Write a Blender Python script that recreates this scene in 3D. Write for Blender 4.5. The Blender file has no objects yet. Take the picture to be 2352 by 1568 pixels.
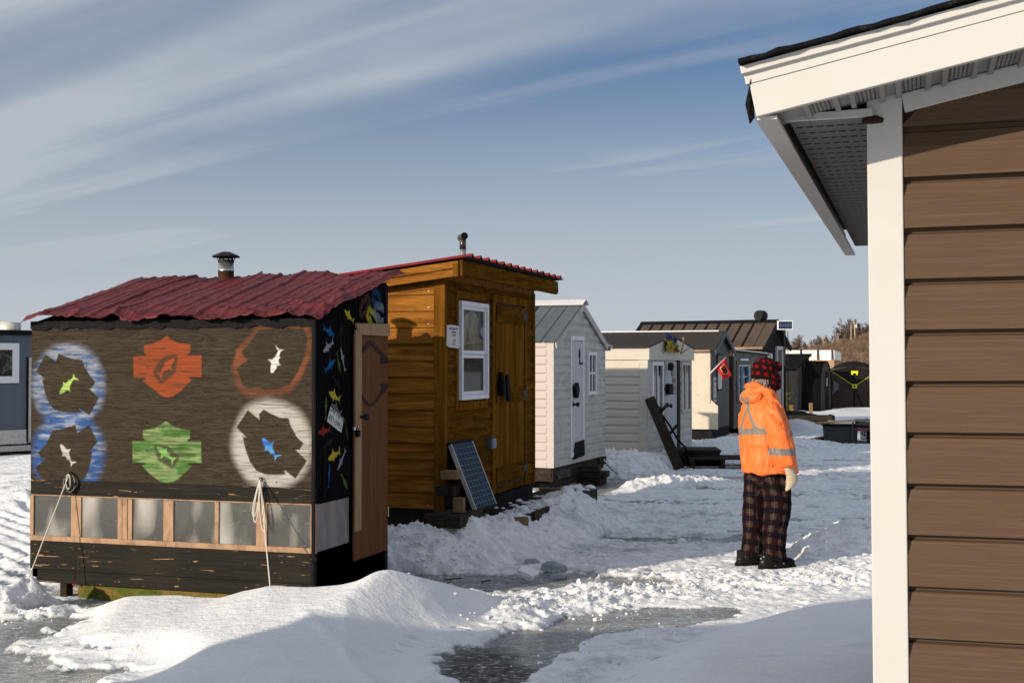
import bpy, bmesh, math, random
import numpy as np
from mathutils import Vector, Matrix

# ------------------------------------------------------------------ camera, light, world
S = bpy.context.scene
C = S.collection
CAMH = 1.75
PITCH = math.atan(54 / 2940.0)
cd = bpy.data.cameras.new("camera"); cam = bpy.data.objects.new("camera", cd); C.objects.link(cam)
cd.sensor_width = 36.0; cd.lens = 45.0; cd.clip_start = 0.05; cd.clip_end = 5000
cam.location = (0, 0, CAMH); cam.rotation_euler = (math.pi / 2 + PITCH, 0, 0)
S.camera = cam
S.view_settings.view_transform = 'Standard'; S.view_settings.look = 'None'
S.view_settings.exposure = 0.0; S.view_settings.gamma = 1.0
S.view_settings.use_curve_mapping = False

SUN_EL = math.radians(16.0)
SH = Vector((0.772, 0.636, 0)).normalized()            # the way shadows fall
ld = bpy.data.lights.new("sun", 'SUN'); ld.energy = 5.0; ld.angle = math.radians(0.6); ld.color = (1.0, 0.86, 0.68)
sun = bpy.data.objects.new("sun", ld); C.objects.link(sun)
tosun = Vector((-SH.x * math.cos(SUN_EL), -SH.y * math.cos(SUN_EL), math.sin(SUN_EL)))
sun.rotation_euler = tosun.to_track_quat('Z', 'Y').to_euler(); sun.location = (-20, -20, 20)

W = bpy.data.worlds.new("World"); S.world = W; W.use_nodes = True
def make_world():
    nt = W.node_tree; N = nt.nodes; L = nt.links
    for n in list(N): N.remove(n)
    out = N.new('ShaderNodeOutputWorld'); bg = N.new('ShaderNodeBackground'); bg.inputs[1].default_value = 0.160
    L.new(bg.outputs[0], out.inputs[0])
    sky = N.new('ShaderNodeTexSky'); sky.sky_type = 'NISHITA'; sky.sun_disc = False
    sky.sun_elevation = SUN_EL; sky.sun_rotation = math.atan2(-SH.x, -SH.y) % (2 * math.pi)
    sky.air_density = 1.0; sky.dust_density = 0.8; sky.ozone_density = 3.5
    tc = N.new('ShaderNodeTexCoord')
    sep = N.new('ShaderNodeSeparateXYZ'); L.new(tc.outputs['Generated'], sep.inputs[0])
    def math_(op, a, b=None, clamp=False):
        n = N.new('ShaderNodeMath'); n.operation = op; n.use_clamp = clamp
        for i, v in enumerate((a, b)):
            if v is None: continue
            if isinstance(v, (int, float)): n.inputs[i].default_value = v
            else: L.new(v, n.inputs[i])
        return n.outputs[0]
    zz = math_('MAXIMUM', sep.outputs[2], 0.0)
    zz = math_('ADD', zz, 0.06)
    X = math_('DIVIDE', sep.outputs[0], zz); Y = math_('DIVIDE', sep.outputs[1], zz)
    # streak axis runs towards azimuth a
    a = math.radians(-50)
    ux, uy = math.sin(a), math.cos(a)
    u = math_('ADD', math_('MULTIPLY', X, ux), math_('MULTIPLY', Y, uy))
    v = math_('ADD', math_('MULTIPLY', X, uy), math_('MULTIPLY', Y, -ux))
    def noise(su, sv, detail, rough, off, dist=0.3):
        cx = N.new('ShaderNodeCombineXYZ')
        L.new(math_('ADD', math_('MULTIPLY', u, su), off), cx.inputs[0]); L.new(math_('MULTIPLY', v, sv), cx.inputs[1])
        n = N.new('ShaderNodeTexNoise'); n.inputs['Scale'].default_value = 1; n.inputs['Detail'].default_value = detail
        n.inputs['Roughness'].default_value = rough; n.inputs['Distortion'].default_value = dist
        L.new(cx.outputs[0], n.inputs['Vector']); return n.outputs[0]
    def ramp(v, lo, hi, a=0.0, b=1.0):
        n = N.new('ShaderNodeMapRange'); n.interpolation_type = 'SMOOTHSTEP'
        n.inputs[1].default_value = lo; n.inputs[2].default_value = hi; n.inputs[3].default_value = a; n.inputs[4].default_value = b
        L.new(v, n.inputs[0]); return n.outputs[0]
    n1 = noise(0.11, 0.80, 2.5, 0.5, 3.7)
    n2 = noise(0.26, 2.0, 4.0, 0.5, 4.1, 0.5)
    n3 = noise(0.9, 0.9, 4.0, 0.6, 1.3)
    m = math_('ADD', math_('MULTIPLY', n1, 0.66), math_('ADD', math_('MULTIPLY', n2, 0.26), math_('MULTIPLY', n3, 0.08)))
    mask = ramp(m, 0.39, 0.61, 0.02, 1.0)
    # veil is thicker to the left of the view
    side = ramp(math_('ADD', math_('MULTIPLY', sep.outputs[0], 1.0), math_('MULTIPLY', sep.outputs[2], 0.25)), -0.36, 0.34, 0.50, 0.02)
    mask = math_('ADD', mask, side, True)
    mask = math_('MULTIPLY', mask, 0.88)
    haze = ramp(sep.outputs[2], 0.0, 0.30, 1.0, 0.0)
    mask = math_('MAXIMUM', mask, haze)
    cl = N.new('ShaderNodeRGB'); cl.outputs[0].default_value = (3.15, 3.42, 3.75, 1)
    sc = N.new('ShaderNodeMix'); sc.data_type = 'RGBA'; sc.blend_type = 'MULTIPLY'; sc.inputs[0].default_value = 1
    L.new(sky.outputs[0], sc.inputs[6]); sc.inputs[7].default_value = (0.28, 0.37, 0.47, 1)
    # thin cloud is brighter towards the sun
    dt = N.new('ShaderNodeVectorMath'); dt.operation = 'DOT_PRODUCT'; L.new(tc.outputs['Generated'], dt.inputs[0]); dt.inputs[1].default_value = tuple(tosun)
    glow = math_('ADD', math_('MULTIPLY', math_('POWER', math_('MAXIMUM', dt.outputs['Value'], 0.0), 2.0), 0.7), 1.0)
    clg = N.new('ShaderNodeVectorMath'); clg.operation = 'SCALE'; L.new(cl.outputs[0], clg.inputs[0]); L.new(glow, clg.inputs['Scale'])
    mx = N.new('ShaderNodeMix'); mx.data_type = 'RGBA'
    L.new(mask, mx.inputs[0]); L.new(sc.outputs[2], mx.inputs[6]); L.new(clg.outputs[0], mx.inputs[7])
    L.new(mx.outputs[2], bg.inputs[0])
make_world()

# ------------------------------------------------------------------ helpers
R = random.Random(7)
def ray(px, py):                     # a direction through a point of the photograph (2352 px wide)
    cx = (px - 1176) / 2940.0; cz = (784 - py) / 2940.0
    c, s = math.cos(PITCH), math.sin(PITCH)
    return Vector((cx, c - cz * s, s + cz * c))
def at(px, py, Y):
    d = ray(px, py); k = Y / d.y
    return Vector((d.x * k, Y, CAMH + d.z * k))
def on_z(px, py, z=0.0):
    d = ray(px, py); k = (z - CAMH) / d.z
    return Vector((d.x * k, d.y * k, z))
class Frame:                         # near right corner of a shack; local x = to the right, y = away
    def __init__(s, x, y, deg):
        s.o = Vector((x, y, 0)); s.a = math.radians(deg)
        s.r = Vector((math.cos(s.a), -math.sin(s.a), 0)); s.d = Vector((math.sin(s.a), math.cos(s.a), 0))
    def D(s, px, py, x=0.0):         # point on the plane local x = const -> (y, z)
        q = ray(px, py); o = Vector((0, 0, CAMH)) - s.o
        k = (x - o.dot(s.r)) / q.dot(s.r); p = o + q * k
        return (p.dot(s.d), p.z)
    def F(s, px, py, y=0.0):         # point on the plane local y = const -> (x, z)
        q = ray(px, py); o = Vector((0, 0, CAMH)) - s.o
        k = (y - o.dot(s.d)) / q.dot(s.d); p = o + q * k
        return (p.dot(s.r), p.z)
    def w(s, x, y, z=0.0): return s.o + s.r * x + s.d * y + Vector((0, 0, z))

def setp(o, label=None, cat=None, group=None, kind=None):
    if label: o['label'] = label
    if cat: o['category'] = cat
    if group: o['group'] = group
    if kind: o['kind'] = kind
    return o
def empty(name, loc, rz=0.0, label=None, cat=None, group=None, rot=None):
    o = bpy.data.objects.new(name, None); C.objects.link(o); o.empty_display_size = 0.1
    o.location = loc; o.rotation_euler = rot if rot else (0, 0, rz)
    return setp(o, label, cat, group)
class MB:
    def __init__(s): s.v = []; s.f = []; s.m = []; s.sm = []; s.g = []
    def add(s, vs, fs, m=0, smooth=False):
        b = len(s.v); s.g.append((b, len(s.f))); s.v += [tuple(p) for p in vs]
        for f in fs: s.f.append([b + i for i in f]); s.m.append(m); s.sm.append(smooth)
        return s
    def box(s, x0, x1, y0, y1, z0, z1, m=0, M=None):
        vs = [Vector((x, y, z)) for z in (z0, z1) for x, y in ((x0, y0), (x1, y0), (x1, y1), (x0, y1))]
        if M: vs = [M @ v for v in vs]
        return s.add(vs, [(3, 2, 1, 0), (4, 5, 6, 7), (0, 1, 5, 4), (1, 2, 6, 5), (2, 3, 7, 6), (3, 0, 4, 7)], m)
    def beam(s, a, b, w, h, m=0, up=(0, 0, 1)):
        a = Vector(a); b = Vector(b); d = (b - a).normalized(); u = Vector(up)
        sx = d.cross(u)
        if sx.length < 1e-4: sx = d.cross(Vector((0, 1, 0)))
        sx.normalize(); uz = sx.cross(d).normalized()
        vs = []
        for p in (a, b):
            for i, j in ((-1, -1), (1, -1), (1, 1), (-1, 1)): vs.append(p + sx * (w / 2 * i) + uz * (h / 2 * j))
        return s.add(vs, [(3, 2, 1, 0), (4, 5, 6, 7), (0, 1, 5, 4), (1, 2, 6, 5), (2, 3, 7, 6), (3, 0, 4, 7)], m)
    def prism(s, poly, ax, a, b, m=0):          # polygon extruded along axis ax ('x','y','z') from a to b
        n = len(poly)
        def P(p, t):
            return {'x': (t, p[0], p[1]), 'y': (p[0], t, p[1]), 'z': (p[0], p[1], t)}[ax]
        vs = [P(p, a) for p in poly] + [P(p, b) for p in poly]
        fs = [list(range(n))[::-1], list(range(n, 2 * n))] + [(i, (i + 1) % n, n + (i + 1) % n, n + i) for i in range(n)]
        return s.add(vs, fs, m)
    def tube(s, pts, r, seg=8, m=0, cap=True, smooth=True):
        pts = [Vector(p) for p in pts]; n = len(pts)
        rs = r if isinstance(r, (list, tuple)) else [r] * n
        t0 = (pts[1] - pts[0]).normalized()
        u = t0.cross(Vector((0, 0, 1)));
        if u.length < 1e-3: u = t0.cross(Vector((1, 0, 0)))
        u.normalize(); vs = []
        for i, p in enumerate(pts):
            t = (pts[min(i + 1, n - 1)] - pts[max(i - 1, 0)]).normalized()
            u = (u - t * u.dot(t)).normalized(); w = t.cross(u)
            for k in range(seg):
                a = 2 * math.pi * k / seg
                vs.append(p + (u * math.cos(a) + w * math.sin(a)) * rs[i])
        fs = [(i * seg + k, i * seg + (k + 1) % seg, (i + 1) * seg + (k + 1) % seg, (i + 1) * seg + k) for i in range(n - 1) for k in range(seg)]
        s.add(vs, fs, m, smooth)
        if cap:
            b = len(s.v) - len(vs)
            s.f.append([b + k for k in range(seg)][::-1]); s.m.append(m); s.sm.append(False)
            s.f.append([b + (n - 1) * seg + k for k in range(seg)]); s.m.append(m); s.sm.append(False)
        return s
    def lathe(s, prof, c=(0, 0, 0), seg=24, m=0, smooth=True, sx=1, sy=1):
        vs = []; n = len(prof)
        for (r, z) in prof:
            for k in range(seg):
                a = 2 * math.pi * k / seg; vs.append((c[0] + r * math.cos(a) * sx, c[1] + r * math.sin(a) * sy, c[2] + z))
        fs = [(i * seg + k, i * seg + (k + 1) % seg, (i + 1) * seg + (k + 1) % seg, (i + 1) * seg + k) for i in range(n - 1) for k in range(seg)]
        return s.add(vs, fs, m, smooth)
    def each(s, name, mat, parent=None, **k):      # every piece becomes an object of its own
        s.g.append((len(s.v), len(s.f))); out = []
        for (v0, f0), (v1, f1) in zip(s.g[:-1], s.g[1:]):
            q = MB(); q.v = s.v[v0:v1]; q.f = [[i - v0 for i in f] for f in s.f[f0:f1]]; q.m = s.m[f0:f1]; q.sm = s.sm[f0:f1]; out.append(q.build(name, mat, parent, **k))
        return out
    def build(s, name, mat, parent=None, bevel=0.0, sub=0, solid=0.0):
        me = bpy.data.meshes.new(name); me.from_pydata(s.v, [], s.f)
        mats = mat if isinstance(mat, (list, tuple)) else [mat]
        for q in mats: me.materials.append(q)
        me.polygons.foreach_set('material_index', s.m); me.polygons.foreach_set('use_smooth', s.sm)
        me.update()
        o = bpy.data.objects.new(name, me); C.objects.link(o)
        if parent: o.parent = parent
        if solid: q = o.modifiers.new('solid', 'SOLIDIFY'); q.thickness = solid; q.offset = 0
        if bevel:
            q = o.modifiers.new('bevel', 'BEVEL'); q.width = bevel; q.segments = 2; q.limit_method = 'ANGLE'; q.harden_normals = False
        if sub: q = o.modifiers.new('sub', 'SUBSURF'); q.levels = sub; q.render_levels = sub
        return o

# value noise
def _h(ix, iy, seed):
    n = (ix.astype(np.int64) * 374761393 + iy.astype(np.int64) * 668265263 + seed * 982451653) & 0xffffffff
    n = ((n ^ (n >> 13)) * 1274126177) & 0xffffffff
    return ((n ^ (n >> 16)) & 0xffff) / 65535.0
def vn(x, y, seed=0):
    x = np.asarray(x, float); y = np.asarray(y, float)
    ix = np.floor(x); iy = np.floor(y); fx = x - ix; fy = y - iy
    fx = fx * fx * fx * (fx * (fx * 6 - 15) + 10); fy = fy * fy * fy * (fy * (fy * 6 - 15) + 10)
    a = _h(ix, iy, seed); b = _h(ix + 1, iy, seed); c = _h(ix, iy + 1, seed); d = _h(ix + 1, iy + 1, seed)
    return (a * (1 - fx) + b * fx) * (1 - fy) + (c * (1 - fx) + d * fx) * fy
def fbm(x, y, octv=4, seed=0, gain=0.5):
    t = 0; a = 1; n = 0
    for i in range(octv):
        ang = 0.6 * i; c, s_ = math.cos(ang), math.sin(ang); k = 2.03 ** i
        t = t + a * vn((x * c - y * s_) * k, (x * s_ + y * c) * k, seed + i * 17); n += a; a *= gain
    return t / n * 2 - 1
def billow(x, y, octv=4, seed=0, gain=0.5):
    t = 0; a = 1; n = 0
    for i in range(octv):
        ang = 0.9 * i + 0.4; c, s_ = math.cos(ang), math.sin(ang); k = 2.07 ** i
        t = t + a * (1 - np.abs(vn((x * c - y * s_) * k, (x * s_ + y * c) * k, seed + i * 31) * 2 - 1)); n += a; a *= gain
    return t / n
def sstep(a, b, x):
    t = np.clip((x - a) / (b - a), 0, 1); return t * t * (3 - 2 * t)
def sdf_poly(px, py, poly):
    px = np.asarray(px, float); py = np.asarray(py, float)
    d = np.full(px.shape, 1e9); ins = np.zeros(px.shape, bool); n = len(poly)
    for i in range(n):
        ax, ay = poly[i]; bx, by = poly[(i + 1) % n]
        ex, ey = bx - ax, by - ay; wx, wy = px - ax, py - ay
        t = np.clip((wx * ex + wy * ey) / (ex * ex + ey * ey + 1e-12), 0, 1)
        d = np.minimum(d, (wx - ex * t) ** 2 + (wy - ey * t) ** 2)
        c = ((ay > py) != (by > py))
        if abs(by - ay) > 1e-12: ins ^= c & (px < (bx - ax) * (py - ay) / (by - ay) + ax)
    d = np.sqrt(d); return np.where(ins, -d, d)
def sdf_seg(px, py, a, b):
    ex, ey = b[0] - a[0], b[1] - a[1]; t = np.clip(((px - a[0]) * ex + (py - a[1]) * ey) / (ex * ex + ey * ey + 1e-12), 0, 1)
    return np.hypot(px - a[0] - ex * t, py - a[1] - ey * t), t

# ------------------------------------------------------------------ materials
MATS = {}
def mat(name, col, rough=0.7, metal=0.0, layers=(), bump=(), attr=None, spec=0.04, alpha=None, emit=None, wear=None, coat=0.0, sss=0.0, lay_attr=()):
    """layers: (scale3, colour, lo, hi, detail, distortion, strength); bump: (scale3, strength, detail, distortion)"""
    m = bpy.data.materials.new(name); m.use_nodes = True; nt = m.node_tree; N = nt.nodes; L = nt.links
    b = N['Principled BSDF']; b.inputs['Roughness'].default_value = rough; b.inputs['Metallic'].default_value = metal
    b.inputs['Specular IOR Level'].default_value = spec
    if coat: b.inputs['Coat Weight'].default_value = coat; b.inputs['Coat Roughness'].default_value = 0.25
    if sss: b.inputs['Subsurface Weight'].default_value = sss; b.inputs['Subsurface Radius'].default_value = (0.05, 0.06, 0.08); b.inputs['Subsurface Scale'].default_value = 0.3
    tc = N.new('ShaderNodeTexCoord')
    def nz(sc, det, dist, seed=0.0):
        mp = N.new('ShaderNodeMapping'); mp.inputs['Scale'].default_value = sc; mp.inputs['Location'].default_value = (seed, seed * 1.7, seed * .6)
        L.new(tc.outputs['Object'], mp.inputs[0])
        n = N.new('ShaderNodeTexNoise'); n.inputs['Scale'].default_value = 1; n.inputs['Detail'].default_value = det
        n.inputs['Roughness'].default_value = 0.6; n.inputs['Distortion'].default_value = dist
        L.new(mp.outputs[0], n.inputs['Vector']); return n.outputs[0]
    def mr(v, lo, hi, a=0., b_=1.):
        n = N.new('ShaderNodeMapRange'); n.inputs[1].default_value = lo; n.inputs[2].default_value = hi
        n.inputs[3].default_value = a; n.inputs[4].default_value = b_; L.new(v, n.inputs[0]); return n.outputs[0]
    cur = None
    def mix(fac, c2):
        nonlocal cur
        x = N.new('ShaderNodeMix'); x.data_type = 'RGBA'
        L.new(fac, x.inputs[0])
        if cur is None: x.inputs[6].default_value = (*col, 1)
        else: L.new(cur, x.inputs[6])
        if isinstance(c2, tuple): x.inputs[7].default_value = (*c2, 1)
        else: L.new(c2, x.inputs[7])
        cur = x.outputs[2]
    for i, l in enumerate(layers):
        sc, c2, lo, hi, det, dist = l[:6]; st = l[6] if len(l) > 6 else 1.0
        mix(mr(nz(sc, det, dist, 3.1 * i + 1), lo, hi, 0, st), c2)
    if attr:
        a = N.new('ShaderNodeAttribute'); a.attribute_name = attr
        f = a.outputs['Alpha']
        if wear:
            g = mr(nz(wear[0], 4, 0.8, 5.5), wear[1], wear[2], wear[3], 1.0)
            q = N.new('ShaderNodeMath'); q.operation = 'MULTIPLY'; L.new(f, q.inputs[0]); L.new(g, q.inputs[1]); f = q.outputs[0]
        mix(f, a.outputs['Color'])
    if cur is None: b.inputs['Base Color'].default_value = (*col, 1)
    else: L.new(cur, b.inputs['Base Color'])
    prev = None
    for i, (sc, st, det, dist) in enumerate(bump):
        bn = N.new('ShaderNodeBump'); bn.inputs['Strength'].default_value = st; bn.inputs['Distance'].default_value = 0.01
        L.new(nz(sc, det, dist, 7.7 * i + 2), bn.inputs['Height'])
        if prev: L.new(prev, bn.inputs['Normal'])
        prev = bn.outputs[0]
    if prev: L.new(prev, b.inputs['Normal'])
    if alpha is not None: b.inputs['Alpha'].default_value = alpha
    MATS[name] = m
    return m
def wood(name, c1, c2, axis='x', rough=0.7, knots=None, fine=1.0, extra=(), spec=0.0, contrast=1.0, **kw):
    s = {'x': (1.2, 14, 14), 'y': (14, 1.2, 14), 'z': (14, 14, 1.0)}[axis]; f = {'x': (4, 90, 90), 'y': (90, 4, 90), 'z': (90, 90, 4)}[axis]
    s = tuple(q * fine for q in s)
    lay = [(s, c2, 0.38, 0.62, 4, 1.2, contrast), (f, tuple(q * 0.55 for q in c1), 0.52, 0.72, 3, 0.4, 0.55)]
    lay += [((1.5, 1.5, 1.5), tuple(q * 0.6 for q in c2), 0.5, 0.75, 3, 0.0, 0.5)]
    return mat(name, c1, rough, layers=lay + list(extra), bump=[(f, 0.25, 3, 0.4), (s, 0.25, 3, 1.2)], spec=spec, **kw)

m_white_metal = mat('white_trim', (0.53, 0.52, 0.50), 0.45, layers=[((3, 3, 3), (0.47, 0.445, 0.41), 0.5, 0.8, 4, 0.3, 0.35), ((30, 30, 8), (0.5, 0.46, 0.40), 0.70, 0.78, 3, 0.3, 0.35)], bump=[((2.5, 2.5, 1.2), 0.12, 2, 0)])
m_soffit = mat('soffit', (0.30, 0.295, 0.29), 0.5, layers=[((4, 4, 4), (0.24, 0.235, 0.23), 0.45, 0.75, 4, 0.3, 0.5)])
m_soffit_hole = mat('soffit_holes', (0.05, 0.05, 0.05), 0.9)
m_brown = mat('brown_siding', (0.094, 0.060, 0.039), 0.55, layers=[((1.2, 6, 26), (0.088, 0.057, 0.039), 0.4, 0.62, 5, 1.6, 0.8), ((3, 60, 160), (0.135, 0.093, 0.066), 0.5, 0.72, 4, 0.6, 0.6), ((14, 14, 30), (0.07, 0.045, 0.03), 0.70, 0.78, 2, 0, 0.5)], bump=[((2.5, 40, 110), 0.22, 5, 0.9), ((1.0, 5, 20), 0.15, 3, 1.6)])
m_black_felt = mat('roofing_felt', (0.008, 0.008, 0.009), 0.95, layers=[((60, 60, 60), (0.02, 0.02, 0.02), 0.55, 0.7, 2, 0, 1)], bump=[((60, 60, 60), 0.4, 2, 0)])
m_ply = mat('stained_plywood', (0.053, 0.042, 0.030), 0.75, layers=[((3.2, 1, 24), (0.026, 0.020, 0.014), 0.47, 0.54, 5, 3.0, 0.85), ((6, 4, 44), (0.030, 0.024, 0.017), 0.50, 0.56, 4, 2.5, 0.6), ((3, 3, 110), (0.088, 0.070, 0.048), 0.5, 0.75, 4, 1.0, 0.7), ((0.9, 1, 0.9), (0.034, 0.027, 0.019), 0.45, 0.7, 3, 0, 0.6), ((22, 22, 30), (0.008, 0.006, 0.005), 0.735, 0.76, 2, 0, 1.0)],
            bump=[((3, 3, 110), 0.35, 4, 1.0), ((1.6, 1, 15), 0.25, 4, 3.4)], attr='paint', wear=((5, 5, 90), 0.38, 0.53, 0.42), spec=0.03)
m_blackwall = mat('black_painted_plywood', (0.006, 0.006, 0.007), 0.7, layers=[((70, 70, 2), (0.024, 0.023, 0.023), 0.5, 0.7, 4, 0.3, 0.8)], bump=[((60, 60, 3), 0.2, 3, 0.3)], attr='paint', spec=0.0)
m_blackboard = mat('peeling_black_boards', (0.020, 0.017, 0.013), 0.7, layers=[((1.2, 4, 22), (0.010, 0.009, 0.008), 0.42, 0.6, 4, 2.0, 0.8), ((2, 2, 2), (0.030, 0.025, 0.020), 0.5, 0.7, 3, 0, 0.7), ((4.0, 3, 48), (0.46, 0.27, 0.14), 0.652, 0.668, 5, 1.2, 1.0)], bump=[((3, 3, 70), 0.3, 4, 1.2)], spec=0.1)
m_bareframe = mat('bare_wood_frame', (0.40, 0.26, 0.165), 0.7, layers=[((12, 12, 5), (0.24, 0.15, 0.10), 0.45, 0.7, 4, 1, 0.9), ((5, 5, 5), (0.16, 0.09, 0.05), 0.6, 0.75, 4, 0.6, 0.8), ((50, 50, 50), (0.05, 0.03, 0.02), 0.72, 0.76, 2, 0, 0.9)], bump=[((40, 40, 40), 0.3, 4, 0.4)])
m_blacktrim = mat('black_trim', (0.010, 0.010, 0.011), 0.65, layers=[((20, 20, 3), (0.022, 0.021, 0.02), 0.5, 0.7, 3, 0.3, 0.8)])
m_redroof = mat('red_roof_metal', (0.125, 0.019, 0.022), 0.55, layers=[((2, 5, 2), (0.080, 0.013, 0.016), 0.4, 0.65, 4, 0.5, 0.8), ((9, 9, 9), (0.16, 0.05, 0.045), 0.60, 0.78, 4, 0.4, 0.5)], bump=[((9, 9, 9), 0.35, 4, 0.5), ((30, 8, 30), 0.2, 3, 0.3)], spec=.2)
m_door1 = mat('veneer_door', (0.120, 0.048, 0.016), 0.7, layers=[((3, 28, 0.5), (0.120, 0.052, 0.022), 0.42, 0.58, 4, 0.6, 0.95), ((6, 110, 1.2), (0.27, 0.145, 0.075), 0.52, 0.72, 3, 0.3, 0.6), ((3, 14, 1.4), (0.09, 0.06, 0.05), 0.55, 0.72, 4, 0.5, 0.5)], bump=[((6, 90, 1.2), 0.15, 3, 0.3)], attr='paint')
m_rawply = mat('raw_plywood_trim', (0.34, 0.235, 0.135), 0.7, layers=[((8, 60, 3), (0.26, 0.165, 0.09), 0.45, 0.65, 4, 0.6, 0.8), ((40, 40, 40), (0.05, 0.03, 0.02), 0.71, 0.74, 2, 0, 1)], bump=[((50, 60, 10), 0.25, 3, 0.3)])
m_cedar_x = wood('amber_stained_siding_sunlit', (0.33, 0.135, 0.022), (0.145, 0.054, 0.008), 'x', 0.6, spec=0.03)  # amber stain in a lighter tone, sun on the front wall put into the colour
m_cedar_y = wood('amber_stained_lap_boards_shaded', (0.170, 0.078, 0.012), (0.085, 0.036, 0.005), 'y', 0.8, spec=0.0, extra=[((7, 7, 7), (0.055, 0.025, 0.006), 0.56, 0.72, 3, 0.3, 0.8)])  # same stain darkened, the shade of the door side is in the colour
m_cedar_z = wood('amber_stained_upright_boards_shaded', (0.215, 0.095, 0.015), (0.110, 0.045, 0.006), 'z', 0.8, spec=0.0)  # upright boards of that stain, also toned down for the shaded door side
m_vinyl = mat('white_vinyl', (0.72, 0.73, 0.76), 0.35, layers=[((8, 8, 8), (0.62, 0.63, 0.66), 0.5, 0.75, 3, 0, 0.4)])
m_steel = mat('galvanised_steel', (0.62, 0.62, 0.62), 0.30, 0.9, layers=[((25, 25, 12), (0.38, 0.38, 0.39), 0.45, 0.65, 3, 0.4, 0.7)], bump=[((30, 30, 30), 0.1, 2, 0)])
m_sootsteel = mat('sooty_steel', (0.16, 0.15, 0.14), 0.4, 0.8, layers=[((20, 20, 20), (0.05, 0.05, 0.05), 0.45, 0.65, 3, 0.4, 0.8)])
m_rustpipe = mat('rusty_pipe', (0.060, 0.032, 0.018), 0.75, 0.2, layers=[((12, 12, 12), (0.022, 0.015, 0.012), 0.45, 0.65, 4, 0.4, 0.9)])
m_blackmetal = mat('black_metal', (0.018, 0.020, 0.020), 0.45, 0.2, layers=[((15, 15, 15), (0.05, 0.055, 0.052), 0.5, 0.75, 4, 0.3, 0.8)])
m_blackrub = mat('black_rubber', (0.008, 0.008, 0.009), 0.6)
m_brass = mat('brass', (0.5, 0.38, 0.18), 0.35, 0.9)
m_nail = mat('nail_heads', (0.6, 0.58, 0.5), 0.3, 0.8)
m_card = mat('white_card', (0.62, 0.60, 0.60), 0.6, layers=[((9, 9, 9), (0.52, 0.50, 0.50), 0.45, 0.7, 3, 0, 0.5)], bump=[((14, 14, 14), 0.3, 3, 0)])
m_ink = mat('black_ink', (0.02, 0.02, 0.022), 0.7)
m_glass = mat('window_glass', (0.010, 0.011, 0.012), 0.06, spec=0.45)
m_rope = mat('white_rope', (0.66, 0.62, 0.54), 0.8, bump=[((200, 200, 200), 0.5, 2, 0)])
m_ivory = mat('ivory_vinyl', (0.56, 0.52, 0.46), 0.5, layers=[((1.5, 8, 20), (0.47, 0.43, 0.37), 0.45, 0.7, 4, 0.6, 0.5), ((5, 5, 9), (0.33, 0.29, 0.24), 0.60, 0.78, 5, 0.4, 0.5)], bump=[((3, 40, 90), 0.12, 3, 0.5)])
m_pinkwhite = mat('aged_white_vinyl', (0.52, 0.455, 0.43), 0.5, layers=[((2, 2, 12), (0.48, 0.42, 0.40), 0.45, 0.7, 4, 0.5, 0.5)], bump=[((3, 40, 90), 0.12, 3, 0.5)])
m_greywhite = mat('dirty_white_vinyl', (0.50, 0.49, 0.47), 0.5, layers=[((5, 3.0, 8), (0.33, 0.31, 0.28), 0.47, 0.72, 5, 0.5, 0.75), ((25, 12, 30), (0.2, 0.18, 0.16), 0.62, 0.74, 4, 0.3, 0.5)], bump=[((40, 3, 90), 0.12, 3, 0.5)])
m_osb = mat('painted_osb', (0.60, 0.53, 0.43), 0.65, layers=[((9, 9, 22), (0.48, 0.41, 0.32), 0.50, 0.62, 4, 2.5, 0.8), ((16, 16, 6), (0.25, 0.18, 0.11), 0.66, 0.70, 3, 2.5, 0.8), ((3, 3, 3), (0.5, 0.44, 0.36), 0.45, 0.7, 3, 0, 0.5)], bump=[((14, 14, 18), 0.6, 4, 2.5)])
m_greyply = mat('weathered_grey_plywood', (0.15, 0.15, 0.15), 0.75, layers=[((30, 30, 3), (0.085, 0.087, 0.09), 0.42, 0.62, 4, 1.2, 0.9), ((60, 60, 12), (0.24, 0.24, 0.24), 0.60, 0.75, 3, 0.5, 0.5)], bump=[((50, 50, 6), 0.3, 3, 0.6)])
m_shingle = mat('weathered_shingles', (0.22, 0.21, 0.20), 0.8, layers=[((40, 40, 4), (0.08, 0.078, 0.075), 0.40, 0.60, 4, 0.8, 0.95), ((6, 6, 6), (0.28, 0.27, 0.255), 0.55, 0.7, 3, 0, 0.6)], bump=[((60, 60, 8), 0.5, 3, 0.6)])
m_bluepaint = mat('blue_window_paint', (0.12, 0.24, 0.34), 0.6, layers=[((20, 20, 6), (0.2, 0.3, 0.38), 0.5, 0.7, 3, 0.4, 0.6)])
m_slate = mat('slate_blue_roof_metal', (0.115, 0.140, 0.150), 0.40, 0.25, layers=[((3, 1.2, 3), (0.155, 0.175, 0.180), 0.4, 0.65, 4, 0.4, 0.7), ((26, 26, 26), (0.3, 0.3, 0.3), 0.68, 0.75, 3, 0, 0.5)])
m_slate_rib = mat('blue_roof_ribs', (0.020, 0.055, 0.100), 0.35, 0.2)
m_brownroof = mat('brown_roof_metal', (0.115, 0.085, 0.068), 0.42, 0.25, layers=[((1.5, 0.8, 1.5), (0.080, 0.060, 0.048), 0.45, 0.65, 3, 0.3, 0.7)], bump=[((26, 1, 1), 0.6, 0, 0)])
m_darkroof = mat('dark_shingle_roof', (0.045, 0.040, 0.037), 0.85, layers=[((25, 50, 50), (0.08, 0.07, 0.065), 0.5, 0.7, 4, 0.4, 0.7)], bump=[((30, 50, 50), 0.4, 3, 0.3)])
m_snow_cap = mat('snow_cover', (0.83, 0.84, 0.87), 0.6, bump=[((18, 18, 18), 0.4, 4, 0)])
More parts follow.
